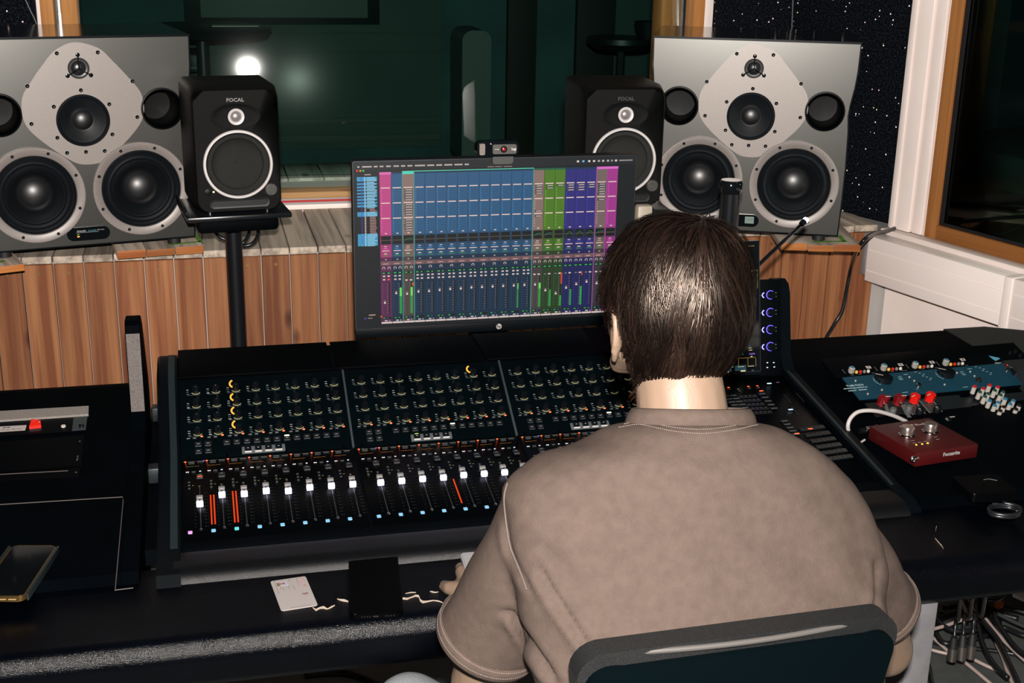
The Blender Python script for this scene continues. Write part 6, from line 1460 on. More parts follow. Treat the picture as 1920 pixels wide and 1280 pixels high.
# ============================================================ office chair
cA, cB = at(1084, 1222, Z=.985), at(1688, 1142, Z=.985)
cx_ = (cB-cA).normalized(); cw = (cB-cA).length
cyv = Vector((-cx_.y, cx_.x, 0))
cc = (cA+cB)/2
chair = thing('office_chair', 'black office chair with padded backrest carrying the man', 'chair', frame((cc.x, cc.y, 0), cx_, cyv))
CH = mat('chair_fabric_black', (.004, .006, .008), .6, nscale=300, namt=.3, bump=.5, bscale=900)
CHR = mat('chair_rim_grey', (.010, .0115, .0125), .5, nscale=700, namt=.5, bump=.5, bscale=1300)
def outline(w_, top, bot, r, taper, n=6):
    out = []
    for sx, zz, a0 in ((1, top, 0), (-1, top, 90), (-1, bot, 180), (1, bot, 270)):
        hw_ = w_/2-(taper if zz == bot else 0)
        for k in range(n+1):
            a = math.radians(a0+90*k/n); out.append((sx*(hw_-r)+r*math.cos(a), zz-(r if zz == top else -r)+r*math.sin(a)))
    return out
def shell(name, o2, y0, y1, m, curve=.0, parent=chair, smooth=50, lean=.10):
    b = BM(); P0, P1 = [], []
    for x, z in o2:
        yy = curve*(x/(cw/2))**2 - (z-.55)*lean
        P0.append(b.verts.new((x, y0+yy, z))); P1.append(b.verts.new((x, y1+yy, z)))
    n = len(o2); c0 = b.verts.new((0, y0-.25*lean, .80)); c1 = b.verts.new((0, y1-.25*lean, .80))
    for k in range(n):
        k2 = (k+1) % n
        b.faces.new((P0[k], P0[k2], c0)); b.faces.new((P1[k2], P1[k], c1)); b.faces.new((P0[k], P1[k], P1[k2], P0[k2]))
    bmesh.ops.recalc_face_normals(b, faces=b.faces); return obj(name, b, m, parent, smooth=smooth)
sh = .040
shell('backrest', outline(cw, .985, .56, .035, .045), .020, .050, CHR, .020)
shell('back_shell', outline(cw-.016, .968, .575, .030, .045), .012, .022, mat('chair_shell_black', (.0009, .0036, .0050), .55, spec=.04), .020)
b = BM(); tube(b, [Vector((x, .028+.020*(x/(cw/2))**2-(.9745-.55)*.10, .9790)) for x in [(-.5+k/12)*(cw-.05) for k in range(13)]], .0035, 8); obj('rim_highlight', b, mat('rim_highlight_grey', (.09, .085, .08), .45), chair, smooth=True)  # highlight along the top rim, shaped as a thin paler tube
b = BM(); tube(b, spline([(0, .02, .62), (0, -.03, .50), (0, .02, .43), (0, .15, .42)], 6), .022, 12); obj('back_stem', b, BLACK, chair, smooth=True)
b = BM(); box(b, (0, .27, .455), (.47, .46, .06), bev=.022, seg=3); obj('seat', b, CH, chair)
b = BM(); cyl(b, (0, .27, .10), (0, .27, .425), .025, seg=16); obj('gas_column', b, DKMETAL, chair)
for k in range(5):
    a = math.radians(18+72*k); d_ = Vector((math.cos(a), math.sin(a), 0)); o3 = Vector((0, .27, 0))
    b = BM(); tube(b, [o3+Vector((0, 0, .11)), o3+d_*.15+Vector((0, 0, .095)), o3+d_*.30+Vector((0, 0, .070))], .02, 8, rs=[.026, .02, .015]); lg_ = obj('base_arm', b, BLACK, chair, smooth=True)
    b = BM(); e3 = o3+d_*.30; cyl(b, e3+Vector((-d_.y*.018, d_.x*.018, .028)), e3-Vector((-d_.y*.018, d_.x*.018, -.028)), .027, seg=16); obj('castor', b, RUBBER, lg_)
# ============================================================ the man
man = thing('person', 'man with dark brown hair and faded brown T-shirt, seated with his back to us', 'person', T(0, 0, 0))
def remesh(name, bm, voxel, smooth_it, m, parent, fac=.5):
    me = bpy.data.meshes.new(name); bm.to_mesh(me); bm.free()
    o = bpy.data.objects.new(name+'_tmp', me); COL.objects.link(o)
    r = o.modifiers.new('r', 'REMESH'); r.mode = 'VOXEL'; r.voxel_size = voxel; r.use_smooth_shade = True
    s_ = o.modifiers.new('s', 'SMOOTH'); s_.iterations = smooth_it; s_.factor = fac
    dg = bpy.context.evaluated_depsgraph_get(); me2 = bpy.data.meshes.new_from_object(o.evaluated_get(dg), depsgraph=dg)
    bpy.data.objects.remove(o); bpy.data.meshes.remove(me)
    me2.name = name; me2.materials.clear()
    for mm in (m if isinstance(m, list) else [m]): me2.materials.append(mm)
    for p in me2.polygons: p.use_smooth = True
    o = bpy.data.objects.new(name, me2); COL.objects.link(o); o.parent = parent; return o
def ball(bm, c, r, M=None, seg=20):
    rr = r if isinstance(r, (tuple, list)) else (r, r, r)
    m_ = T(*c) @ (M or Matrix()) @ Matrix.Diagonal((*rr, 1)); bmesh.ops.create_uvsphere(bm, u_segments=seg, v_segments=seg//2+2, radius=1, matrix=m_)
def limb(bm, pts, rs, seg=16):
    P = [Vector(p) for p in pts]
    for p, r in zip(P, rs): ball(bm, p, r*.995, seg=seg)
    for (a, ra), (c, rc) in zip(zip(P, rs), zip(P[1:], rs[1:])): cyl(bm, a, c, ra, rc, seg)
def rings_loft(bm, rings, seg=36):
    """rings: (cx, cy, z, half width, half depth, roll, power)"""
    R_ = []
    for cx, cy, z, hw, hd, k, pw in rings:
        rg = []
        for i in range(seg):
            a = 2*PI*i/seg; c, s = math.cos(a), math.sin(a); x = hw*abs(c)**(2/pw)*(1 if c >= 0 else -1); y = hd*abs(s)**(2/pw)*(1 if s >= 0 else -1)
            rg.append(bm.verts.new((cx+x, cy+y, z-k*x)))
        R_.append(rg)
    for A, B_ in zip(R_, R_[1:]):
        for i in range(seg): bm.faces.new((A[i], A[(i+1) % seg], B_[(i+1) % seg], B_[i]))
    bm.faces.new(R_[0][::-1]); bm.faces.new(R_[-1])
YS = 1.385
xl_, xr_ = at(946, 950, Y=YS).x, at(1632, 968, Y=YS).x
cxs = (xl_+xr_)/2; hws = (xr_-xl_)/2
zl_, zr_ = at(1000, 872, Y=YS).z, at(1585, 872, Y=YS).z
zs = (zl_+zr_)/2; RK = (zl_-zr_)/(at(1585, 872, Y=YS).x-at(1000, 872, Y=YS).x)
nb = at(1290, 792, Y=1.425)        # neck base
hd_ = at(1262, 572, Y=1.500)       # head centre
TORSO = [(.50, .18, .125, 1.265), (.60, .175, .125, 1.265), (.70, .168, .115, 1.268), (.80, .175, .112, 1.28), (.90, .190, .115, 1.305), (.98, .200, .118, 1.335), (zs-.10, .200, .118, 1.355), (zs-.06, .186, .112, 1.372), (zs-.035, .160, .104, 1.385), (zs-.012, .120, .092, 1.398), (zs+.008, .082, .078, 1.410)]
SLj = Vector((xl_+.060, YS, zl_-.068)); SRj = Vector((xr_-.082, YS-.005, zr_-.078))
ELl = at(902, 1282, Y=1.50); ELr = at(1657, 1214, Y=1.50)
HNl = at(893, 1082, Z=.775); HNr = Vector((.80, 1.86, .775))
HPl, HPr = Vector((cxs-.085, 1.29, .555)), Vector((cxs+.085, 1.29, .555))
KNl = at(768, 1296, Y=1.69); KNr = Vector((cxs+.20, 1.68, .565))
if KNl.z+.060 > .632: KNl.z = .572
ANl, ANr = Vector((KNl.x+.0, 1.72, .10)), Vector((KNr.x, 1.75, .10))
# rings of the shoulders and back between left and right outline points: (left, right, y, half depth, tilt)
SH = [((1174, 793), (1414, 793), 1.418, .063, .34), ((1140, 806), (1447, 800), 1.412, .074, .30), ((1098, 829), (1484, 818), 1.405, .084, .24), ((1050, 849), (1522, 838), 1.400, .093, .18), ((1000, 871), (1562, 864), 1.395, .100, .12),
      ((966, 898), (1594, 894), 1.390, .106, .07), ((944, 934), (1618, 932), 1.382, .112, .03), ((950, 1000), (1636, 985), 1.368, .117, 0), ((962, 1080), (1650, 1062), 1.345, .119, 0), ((984, 1180), (1650, 1155), 1.318, .117, 0), ((1006, 1300), (1642, 1285), 1.292, .115, 0)]
def sh_ring(bm, i, dw=0., kd=1., dy=0., seg=48, pw=2.25):
    L_, R_, y, hd, tl = SH[i]; a, c = at(*L_, Y=y), at(*R_, Y=y); o = (a+c)/2+Vector((0, dy, 0)); ax = (c-a).normalized(); hw = (c-a).length/2-dw
    out = []
    for k in range(seg):
        t = 2*PI*k/seg; cs, sn = math.cos(t), math.sin(t); u = hw*abs(cs)**(2/pw)*(1 if cs >= 0 else -1); v = hd*kd*abs(sn)**(2/pw)*(1 if sn >= 0 else -1)
        out.append(bm.verts.new(o+ax*u+Vector((0, v, -v*tl))))
    return out
def sh_loft(bm, rng, dw, kd, dy=0., seg=48):
    RR = [sh_ring(bm, i, dw, kd, dy, seg) for i in rng]
    for z, hw, hd, cy in TORSO[2::-1]:
        RR.append([bm.verts.new((cxs+(hw-dw)*math.cos(2*PI*k/seg), cy+dy+hd*kd*math.sin(2*PI*k/seg), z)) for k in range(seg)])
    for A, B_ in zip(RR, RR[1:]):
        for i in range(seg): bm.faces.new((A[i], B_[i], B_[(i+1) % seg], A[(i+1) % seg]))
    bm.faces.new(RR[0]); bm.faces.new(RR[-1][::-1])
# ---- body in one continuous surface
SKIN = mat('skin', (.275, .190, .135), .48, spec=.35, nscale=9, namt=.08, bump=.12, bscale=350)
b = BM()
sh_loft(b, range(2, 11), .026, .74, .012)
limb(b, [SLj+Vector((.05, 0, .0)), SLj, (SLj+ELl)/2+Vector((0, -.004, .004)), ELl], [.055, .052, .049, .043])
limb(b, [SRj-Vector((.05, 0, .0)), SRj, (SRj+ELr)/2+Vector((0, -.004, .004)), ELr], [.055, .052, .049, .043])
trz = Vector((cxs, YS-.0, zs-.03))
for s_ in (-1, 1):
    j = SLj if s_ < 0 else SRj
    limb(b, [j+Vector((-s_*.03, .01, -.010)), (j+nb)/2+Vector((0, .004, -.022)), nb+Vector((s_*.022, .004, -.004))], [.030, .032, .034])
limb(b, [nb+Vector((0, .03, -.06)), nb+Vector((0, .012, -.01)), nb+Vector((-.002, .030, .035)), hd_+Vector((0, -.008, -.075))], [.062, .0590, .0565, .0555])
HY = RZ(math.radians(13)) @ RY(math.radians(4))       # head turned a little to his left, tilted with the shoulders
def hv(x, y, z): return hd_+(HY @ Vector((x, y, z)))
Mh = HY.to_3x3().to_4x4()
ball(b, hv(0, -.004, .012), (.0745, .094, .093), Mh, 28); ball(b, hv(0, .030, -.030), (.064, .072, .070), Mh, 24)
ball(b, hv(0, .052, -.080), (.040, .040, .032), Mh); ball(b, hv(0, .078, -.098), .017)
limb(b, [hv(-.056, .012, -.060), hv(-.035, .055, -.092), hv(0, .074, -.100), hv(.035, .055, -.092), hv(.056, .012, -.060)], [.016, .015, .014, .015, .016])
limb(b, [hv(0, .094, .018), hv(0, .112, -.018), hv(0, .108, -.026)], [.009, .0105, .011]); limb(b, [hv(-.022, .100, -.058), hv(0, .1065, -.056), hv(.022, .100, -.058)], [.005, .0075, .005])
limb(b, [hv(-.018, .099, -.067), hv(0, .105, -.068), hv(.018, .099, -.067)], [.005, .0075, .005])
limb(b, [hv(-.045, .082, .028), hv(-.02, .093, .031), hv(.0, .093, .028), hv(.02, .093, .031), hv(.045, .082, .028)], [.008, .009, .008, .009, .008])
for s_ in (-1, 1):       # ears: rim, lobe and bowl
    e = lambda y, z, o=0.: hv(s_*(.0770+o*1.25), y, z-.004)
    limb(b, [e(.010, -.030, .0), e(.006, -.010, .006), e(-.006, .0, .012), e(-.018, -.008, .015), e(-.020, -.028, .014), e(-.013, -.050, .010), e(-.004, -.064, .004), e(.006, -.060, -.001), e(.010, -.040, -.002)], [.0052]*9, 8)
    ball(b, e(-.004, -.030, .004), (.006, .015, .026), Mh)
def hand(bm, wrist, fwd, up, s_, curl=.35):
    """palm, four unequal bent fingers, thumb from the side of the palm"""
    fwd = Vector(fwd).normalized(); up = (Vector(up)-fwd*Vector(up).dot(fwd)).normalized(); sd = fwd.cross(up)*s_
    for k in range(4):
        o_ = (k-1.5)*.0195; limb(bm, [wrist+fwd*.015+sd*o_*.6, wrist+fwd*.090+sd*o_], [.014, .0125], 10)
        L_ = (.072, .080, .076, .060)[k]; p = wrist+fwd*.090+sd*o_; d_ = fwd.copy(); pts = [p]; rs = [.0098]
        for q, f_ in enumerate((.45, .30, .25)):
            d_ = (d_ - up*(curl*(.6+q*.5))).normalized(); p = p+d_*L_*f_; pts.append(p); rs.append(.0088-.0010*q)
        limb(bm, pts, rs, 10)
    p = wrist+fwd*.028-sd*.030; limb(bm, [wrist+fwd*.015-sd*.012, p, p+(fwd*.7-sd*.55-up*.2).normalized()*.036, p+(fwd*.7-sd*.55-up*.2).normalized()*.036+(fwd*.9-sd*.2-up*.3).normalized()*.030], [.017, .0145, .0115, .0095], 10)
wl_ = HNl+Vector((-.0, -.085, .012)); wr_ = HNr+Vector((0, -.09, .012))
limb(b, [ELl, ELl*.6+wl_*.4+Vector((0, 0, -.004)), wl_], [.042, .040, .0265]); limb(b, [ELr, ELr*.6+wr_*.4+Vector((0, 0, -.004)), wr_], [.042, .040, .0265])
hand(b, wl_, (.10, 1, -.06), (0, .05, 1), 1, .30); hand(b, wr_, (-.10, 1, -.05), (0, .05, 1), -1, .22)
for hp, kn, an in ((HPl, KNl, ANl), (HPr, KNr, ANr)):
    limb(b, [hp, (hp+kn)/2, kn, (kn*.65+an*.35), an], [.078, .066, .050, .048, .035]); limb(b, [an, an+Vector((0, .08, -.055)), an+Vector((0, .15, -.065))], [.036, .032, .026])
body_ = remesh('body', b, .0048, 5, SKIN, man)
# ---- hair: many fine tapered locks laid over the skull
HC_ = Mh.to_3x3()
def hsurf(phi, s):
    tab = [(0, .108), (.36, .104), (.60, .092), (.78, .074), (.91, .048), (.985, .018), (1., -.010), (.945, -.036), (.87, -.060), (.75, -.082), (.67, -.102), (.63, -.122), (.60, -.14)]
    f = max(0, min(s, .9999))*(len(tab)-1); i = int(f); u = f-i
    rho = tab[i][0]*(1-u)+tab[i+1][0]*u; z = tab[i][1]*(1-u)+tab[i+1][1]*u
    ax = .0790; ay = .0965 if math.sin(phi) < 0 else .098
    x = rho*ax*math.cos(phi)+(1-rho)*.010*(z > 0); y = rho*ay*math.sin(phi)-(.018*(1-rho) if z > 0 else 0)-.003
    if z < -.03 and math.sin(phi) < 0: y += (.03+z)*-.10
    if z < -.04: x += (z+.04)*.06
    return Vector((x, y, z))
def limit(phi):       # how far down the hair reaches, by direction (back is -y)
    b_ = -math.sin(phi)
    if b_ > .80: return .925
    if b_ > .45: return .925-.17*(.80-b_)/.35
    if b_ > -.15: return .575+(.755-.575)*max(0, (b_-.05)/.40) if b_ > .05 else .55
    return .50-.10*min(1, (-b_-.15)/.5)
rnd = random.Random(11); HVt, HFc, HCo = [], [], []
def strand(phi0, s0, ln, w0, lift, swirl, col, phc, conv, nseg=8):
    pts = []; ss = s0
    for i in range(nseg+1):
        t = i/nseg; ss = s0+ln*t
        ph = phi0+(phc-phi0)*conv*t*t+swirl*t+.05*math.sin(7*t+phi0*9)*t
        p = hsurf(ph, ss); n = Vector((p.x/.08**1, p.y/.098, max(p.z, -.03)/.11)); n.normalize()
        up_ = (lift[0]+lift[1]*math.sin(PI*min(1, t*1.05))+lift[2]*t)*(1-.55*max(0, min(1, (ss-.48)/.30)))
        pts.append((p+n*up_, n))
    base_i = len(HVt)
    for i, (p, n) in enumerate(pts):
        t = i/nseg; tg = (pts[min(i+1, nseg)][0]-pts[max(i-1, 0)][0]).normalized(); sd = tg.cross(n).normalized(); w_ = w0*(1-.92*t**2.2)*(.6+.4*min(1, t*4))
        for q, (a, h) in enumerate(((-1, 0), (0, .45), (1, 0))): HVt.append(tuple(hd_+HC_ @ (p+sd*(a*w_)+n*(h*w_))))
        red = max(0, t-.75)*3 if ss > .86 else 0
        cc_ = (col[0]*(1+red*2.2), col[1]*(1+red*.9), col[2]*(1+red*.5), 1)
        HCo.extend([cc_]*3)
    for i in range(nseg):
        a = base_i+3*i
        HFc.append((a, a+1, a+4, a+3)); HFc.append((a+1, a+2, a+5, a+4))
for k in range(1500):
    phc = rnd.uniform(0, 2*PI); lim = limit(phc); s0c = rnd.uniform(0.0, lim)**.85*1.0
    s0c = min(s0c, lim-.03); lnc = min(rnd.uniform(.22, .46), lim-s0c+rnd.uniform(-.03, .02)); 
    if lnc < .06: lnc = .07
    if s0c+lnc > lim+.03: s0c = lim+.02-lnc
    if s0c < 0: s0c = 0.
    sw = rnd.gauss(.0, .16)+.16*math.sin(phc*4+1.3)+(rnd.gauss(.22, .2) if s0c < .3 else 0); lf = (rnd.uniform(.002, .0105), rnd.uniform(.000, .009), rnd.gauss(.0005, .0035)); cv = rnd.uniform(.4, .95)
    tone = rnd.choice([.3, .5, 1.0, 1.4, 2.4])*(1.25 if s0c > .4 else 1)
    for q in range(rnd.randint(8, 12)):
        tn = tone*rnd.uniform(.6, 1.4); c_ = (.0040*tn, .0022*tn, .0016*tn)
        strand(phc+rnd.gauss(0, .075)/(0.35+min(1, s0c*1.6)), max(0, s0c+rnd.gauss(0, .012)), lnc*rnd.uniform(.9, 1.08), rnd.uniform(.0005, .0010), (lf[0]+rnd.uniform(-.0012, .0012), lf[1], lf[2]), sw, c_, phc, cv)
for k in range(60):      # stray flick on the left side
    strand(PI+rnd.gauss(.10, .07), .30+rnd.uniform(-.03, .03), .26, .0007, (.007, .002, .010+rnd.uniform(-.003, .004)), .08, (.015, .010, .008), PI+.16, .7)
for k in range(420):     # nape fringe
    ph = -PI/2+rnd.uniform(-.75, .75); strand(ph, .79+rnd.uniform(-.03, .03), .135+rnd.uniform(-.025, .02), .0005, (.0025, .0015, rnd.uniform(-.001, .003)), rnd.gauss(0, .05), (.030, .017, .012), ph+rnd.gauss(0, .05), .5)
me = bpy.data.meshes.new('hair'); me.from_pydata(HVt, [], HFc); ca = me.color_attributes.new('lock_colour', 'FLOAT_COLOR', 'POINT'); ca.data.foreach_set('color', np.array(HCo, np.float32).ravel())
HM = bpy.data.materials.new('dark_brown_hair'); HM.use_nodes = True; nt = HM.node_tree; hb = nt.nodes['Principled BSDF']; an_ = _n(nt, 'ShaderNodeAttribute', attribute_name='lock_colour'); nt.links.new(an_.outputs['Color'], hb.inputs['Base Color']); hb.inputs['Roughness'].default_value = .33; hb.inputs['Specular IOR Level'].default_value = .30; hb.inputs['Specular Tint'].default_value = (1, .82, .70, 1)
me.materials.append(HM)
for p in me.polygons: p.use_smooth = True
hair = bpy.data.objects.new('hair', me); COL.objects.link(hair); hair.parent = man; hair['kind'] = 'stuff'; hair['label'] = 'short dark brown layered hair'
b = BM(); NP, NS = 40, 18; rg = []
for j in range(NS+1):
    rg.append([])
    for i in range(NP):
        ph = 2*PI*i/NP; p = hsurf(ph, limit(ph)*.985*j/NS); rg[-1].append(b.verts.new(hd_+HC_ @ (p*1.012)))
for A, B_ in zip(rg, rg[1:]):
    for i in range(NP): b.faces.new((A[i], A[(i+1) % NP], B_[(i+1) % NP], B_[i]))
bmesh.ops.remove_doubles(b, verts=b.verts, dist=1e-4); obj('hair_base', b, mat('hair_base_dark', (.012, .008, .006), .6), hair, smooth=True)
for s_ in (-1, 1):
    b = BM(); ball(b, hv(s_*.031, .083, .008), .0125); ey = obj('eye', b, mat('eye_white', (.7, .68, .65), .2), body_, smooth=True)
# ---- T-shirt
SHIRT = mat('faded_brown_cotton', (.109, .0800, .0665), .85, spec=.12, nscale=70, namt=.13, bump=.6, bscale=900, detail=10)
b = BM()
sh_loft(b, range(0, 11), 0., 1.)
hemL = at(914, 1196, Y=1.462); hemR = at(1648, 1140, Y=1.45)
for j, h_, s_ in ((SLj, hemL, -1), (SRj, hemR, 1)):
    limb(b, [j+Vector((-s_*.035, -.002, -.012)), j+Vector((0, 0, .0)), (j+h_)/2], [.062, .0625, .066], 24)
    cyl(b, (j+h_)/2, h_, .066, .070 if s_ < 0 else .058, 28)
    limb(b, [j+Vector((-s_*.02, .004, .0)), j+Vector((-s_*.05, .0, .008))], [.058, .050], 20)
pass
shirt = remesh('t_shirt', b, .0055, 9, SHIRT, man, .6)
# folds: pushed in or out along lines on the cloth
me = shirt.data; nv = len(me.vertices); co = np.empty(nv*3, np.float32); me.vertices.foreach_get('co', co); co = co.reshape(-1, 3); no = np.empty(nv*3, np.float32); me.vertices.foreach_get('normal', no); no = no.reshape(-1, 3)
v_ = co-np.array(CAM); zz = v_ @ np.array(FWD); PX = 960+FPX*(v_ @ np.array(RIGHT))/zz; PY = 640+FPX*(v_ @ np.array(DOWN))/zz
face_ = (no @ np.array(FWD)) < .1
def fold(pts, width, depth, sharp=False):
    """crease along a line; profile: dip with a raised lip on one side"""
    best = np.full(nv, 1e9); sg = np.zeros(nv); tt_ = np.zeros(nv); L = 0; segs = []
    for (x0, y0), (x1, y1) in zip(pts, pts[1:]): segs.append((x0, y0, x1, y1, L)); L += math.hypot(x1-x0, y1-y0)
    for x0, y0, x1, y1, l0 in segs:
        dx_, dy_ = x1-x0, y1-y0; ll = math.hypot(dx_, dy_); t = np.clip(((PX-x0)*dx_+(PY-y0)*dy_)/ll**2, 0, 1)
        ex, ey = PX-(x0+t*dx_), PY-(y0+t*dy_); d_ = np.hypot(ex, ey); s2 = np.sign(dx_*(PY-y0)-dy_*(PX-x0)); k = d_ < best
        best[k] = d_[k]; sg[k] = s2[k]; tt_[k] = (l0+t[k]*ll)/L
    q = best*sg/width; fade = np.clip(np.minimum(tt_, 1-tt_)*5, 0, 1)
    prof = (-np.exp(-(q*2.2)**2)+.8*np.exp(-((q-1.15)*1.3)**2)+.25*np.exp(-((q+1.2)*1.1)**2)) if sharp else -np.exp(-q**2)
    global co
    co = co+(no*(prof*depth*fade*face_)[:, None])
fold([(1000, 1050), (1035, 1110), (1075, 1170), (1120, 1240)], 14, .0060, True)
fold([(945, 965), (955, 1030), (975, 1075), (1005, 1120)], 10, .0032, True)
fold([(930, 1145), (960, 1150), (985, 1190), (1010, 1230), (1050, 1290)], 13, .0085, True)
fold([(1000, 1010), (1045, 1050), (1090, 1115)], 16, .0030)
fold([(1090, 1060), (1140, 1130), (1180, 1200)], 40, .0025)
fold([(1260, 860), (1350, 900), (1450, 985), (1540, 1030), (1600, 1080)], 13, -.0013)
fold([(1515, 830), (1530, 880), (1560, 930), (1600, 1000)], 12, -.0016)
fold([(1560, 850), (1600, 930), (1620, 1010)], 18, .0016)
fold([(1645, 1040), (1648, 1090), (1640, 1130), (1630, 1150)], 12, .0042, True)
fold([(1400, 880), (1430, 1000), (1420, 1120)], 70, .0030); fold([(1180, 860), (1210, 980), (1190, 1100)], 60, .0025); fold([(1500, 930), (1520, 1050), (1500, 1130)], 45, .0022)
fold([(850, 1120), (900, 1160), (960, 1210)], 40, .0020); fold([(1680, 1060), (1690, 1100), (1680, 1150)], 12, .002)
rs_ = np.random.RandomState(5)
for _ in range(26):
    f = rs_.uniform(20, 70, 3); ph = rs_.uniform(0, 6, 1)[0]; co = co+no*((np.sin(co @ f+ph)*.00035)[:, None])
me.vertices.foreach_set('co', co.astype(np.float32).ravel()); me.update()
# seams and stitches lie on the cloth
dgr = bpy.context.evaluated_depsgraph_get(); bvS = BVHTree.FromPolygons([tuple(c) for c in co.tolist()], [tuple(p.vertices) for p in me.polygons])
def onshirt(x, y, off=.0006):
    r = ray(x, y).normalized(); h, n, i, d_ = bvS.ray_cast(CAM, r, 5)
    return None if h is None else h+n*off
STI = mat('pale_stitch_thread', (.26, .21, .185), .8, nscale=1300, namt=.5)
def seam(name, pts, r, m, dash=False, n=10, par=None, label=None, off=.0004):
    S_ = [onshirt(p.x, p.y, off) for p in spline([Vector((x, y, 0)) for x, y in pts], n)]; S_ = [p for p in S_ if p is not None]
    if len(S_) < 3: return
    b = BM()
    if dash:
        D_ = [0]; 
        for a, c in zip(S_, S_[1:]): D_.append(D_[-1]+(c-a).length)
        s_ = 0
        while s_ < D_[-1]-.003:
            def P(q):
                k = max(i for i in range(len(D_)) if D_[i] <= q); k = min(k, len(S_)-2); u = (q-D_[k])/max(1e-6, D_[k+1]-D_[k]); return S_[k].lerp(S_[k+1], min(1, u))
            tube(b, [P(s_), P(s_+.0019)], r, 4); s_ += .0028
    else: tube(b, S_, r, 6)
    o = obj(name, b, m, par or shirt, smooth=True)
    if dash: o['kind'] = 'stuff'
    if label: o['label'] = label
    return o
SEAMM = mat('seam_cloth_pale', (.120, .094, .083), .85)
seam('shoulder_seam', [(952, 905), (946, 930), (948, 965), (956, 1020), (975, 1070), (988, 1105)], .0012, SEAMM, label='paler armhole seam')
seam('stitching', [(1170, 795), (1205, 789), (1255, 800), (1313, 805), (1365, 800), (1412, 790)], .0006, STI, True)
seam('stitching', [(1160, 801), (1200, 796), (1255, 807), (1313, 812.5), (1370, 807), (1422, 796)], .0006, STI, True)
# collar band
def collar():
    b = BM(); N = 64; RR = []; L_, R_, y_, hd_c, tl = SH[0]; a_c, c_c = at(*L_, Y=y_), at(*R_, Y=y_); o_c = (a_c+c_c)/2; ax_c = (c_c-a_c).normalized(); hw_c = (c_c-a_c).length/2
    for (r_, h_) in ((-.0015, -.008), (.0016, .0), (.0010, .010), (-.0025, .0185), (-.0055, .0195), (-.0065, .014), (-.005, .0), (-.004, -.008)):
        rg_ = []
        for i in range(N):
            a = 2*PI*i/N; x = (hw_c-.002+r_-max(0, h_)*.25)*math.cos(a); y = (hd_c-.002+r_-max(0, h_)*.15)*math.sin(a); rg_.append(b.verts.new(o_c+ax_c*x+Vector((0, y+h_*.12, -y*tl+h_))))
        RR.append(rg_)
    for A, B_ in zip(RR, RR[1:]+RR[:1]):
        for i in range(N): b.faces.new((A[i], A[(i+1) % N], B_[(i+1) % N], B_[i]))
    bmesh.ops.recalc_face_normals(b, faces=b.faces)
    return obj('collar', b, SHIRT, shirt, smooth=True)
col_ = collar()
# sleeve hems
def hem(j, c, r, nm):
    d_ = (c-j).normalized(); q = d_.to_track_quat('Z', 'Y').to_matrix().to_4x4(); q.translation = c
    b = BM(); lathe(b, [(r-.006, -.012), (r-.0005, -.020), (r+.0026, -.019), (r+.0032, -.001), (r+.001, .003), (r-.004, .002), (r-.006, -.012)], q, 48, cap=False); o = obj('sleeve_hem', b, SHIRT, shirt, smooth=True)
    b = BM()
    for zz_ in (-.0185, -.0075):
        for i in range(150):
            a0, a1 = 2*PI*i/150, 2*PI*(i+.62)/150; rr = r+.0034
            tube(b, [q @ Vector((rr*math.cos(a), rr*math.sin(a), zz_)) for a in (a0, a1)], .0005, 3)
    obj('stitching', b, STI, o, smooth=False, kind='stuff')
hem(SLj, hemL, .0685, 'l'); hem(SRj, hemR, .0570, 'r')
# ---- trousers and shoes
JN = mat('pale_ribbed_cord', (.30, .33, .35), .8, nscale=60, namt=.12, bump=.6, bscale=60, stretch=(14, 1.2, 1.2))
b = BM()
rings_loft(b, [(cxs, 1.265, .47, .185, .13, 0, 2.4), (cxs, 1.265, .58, .182, .132, 0, 2.4), (cxs, 1.268, .67, .172, .120, 0, 2.3)])
for hp, kn, an in ((HPl, KNl, ANl), (HPr, KNr, ANr)): limb(b, [hp, (hp+kn)/2, kn, (kn*.6+an*.4), an+Vector((0, 0, .02))], [.088, .076, .061, .056, .052], 20)
remesh('trousers', b, .008, 5, JN, man)
for an in (ANl, ANr):
    b = BM(); limb(b, [an+Vector((0, -.03, -.06)), an+Vector((0, .06, -.062)), an+Vector((0, .16, -.068))], [.040, .042, .036]); 
    for v in b.verts: v.co.z = max(v.co.z, .0)
    obj('shoe', b, mat('white_trainer', (.4, .4, .4), .5), man, smooth=True)
# ---- white gadget in his left hand
gd = [at(*p, Z=.80) for p in ((856, 1029), (905, 1026), (918, 1060), (868, 1064))]
gx = (gd[1]-gd[0]).normalized(); gy = (gd[0]-gd[3]).normalized(); gc = sum(gd, Vector())/4
g_ = thing('handheld_gadget', 'small white rounded gadget held in the man\'s left hand', 'gadget', frame(gc-Vector((0, 0, .012)), gx, gy))
b = BM(); prism(b, rrect(.034, .062, .006, 5), .012, T(-.0, -.012, 0)); bmesh.ops.bevel(b, geom=[e for e in b.edges if abs(e.verts[0].co.z-e.verts[1].co.z) < 1e-7], offset=.002, segments=2, affect='EDGES'); obj('body', b, mat('gadget_white', (.36, .35, .36), .3), g_, smooth=40)
b = BM()
for k in range(3): box(b, (.0, .0045-k*.012, .0122), (.024, .0008, .0004))
obj('ridge_lines', b, mat('gadget_grey', (.24, .235, .24), .4), g_, smooth=False, kind='stuff')
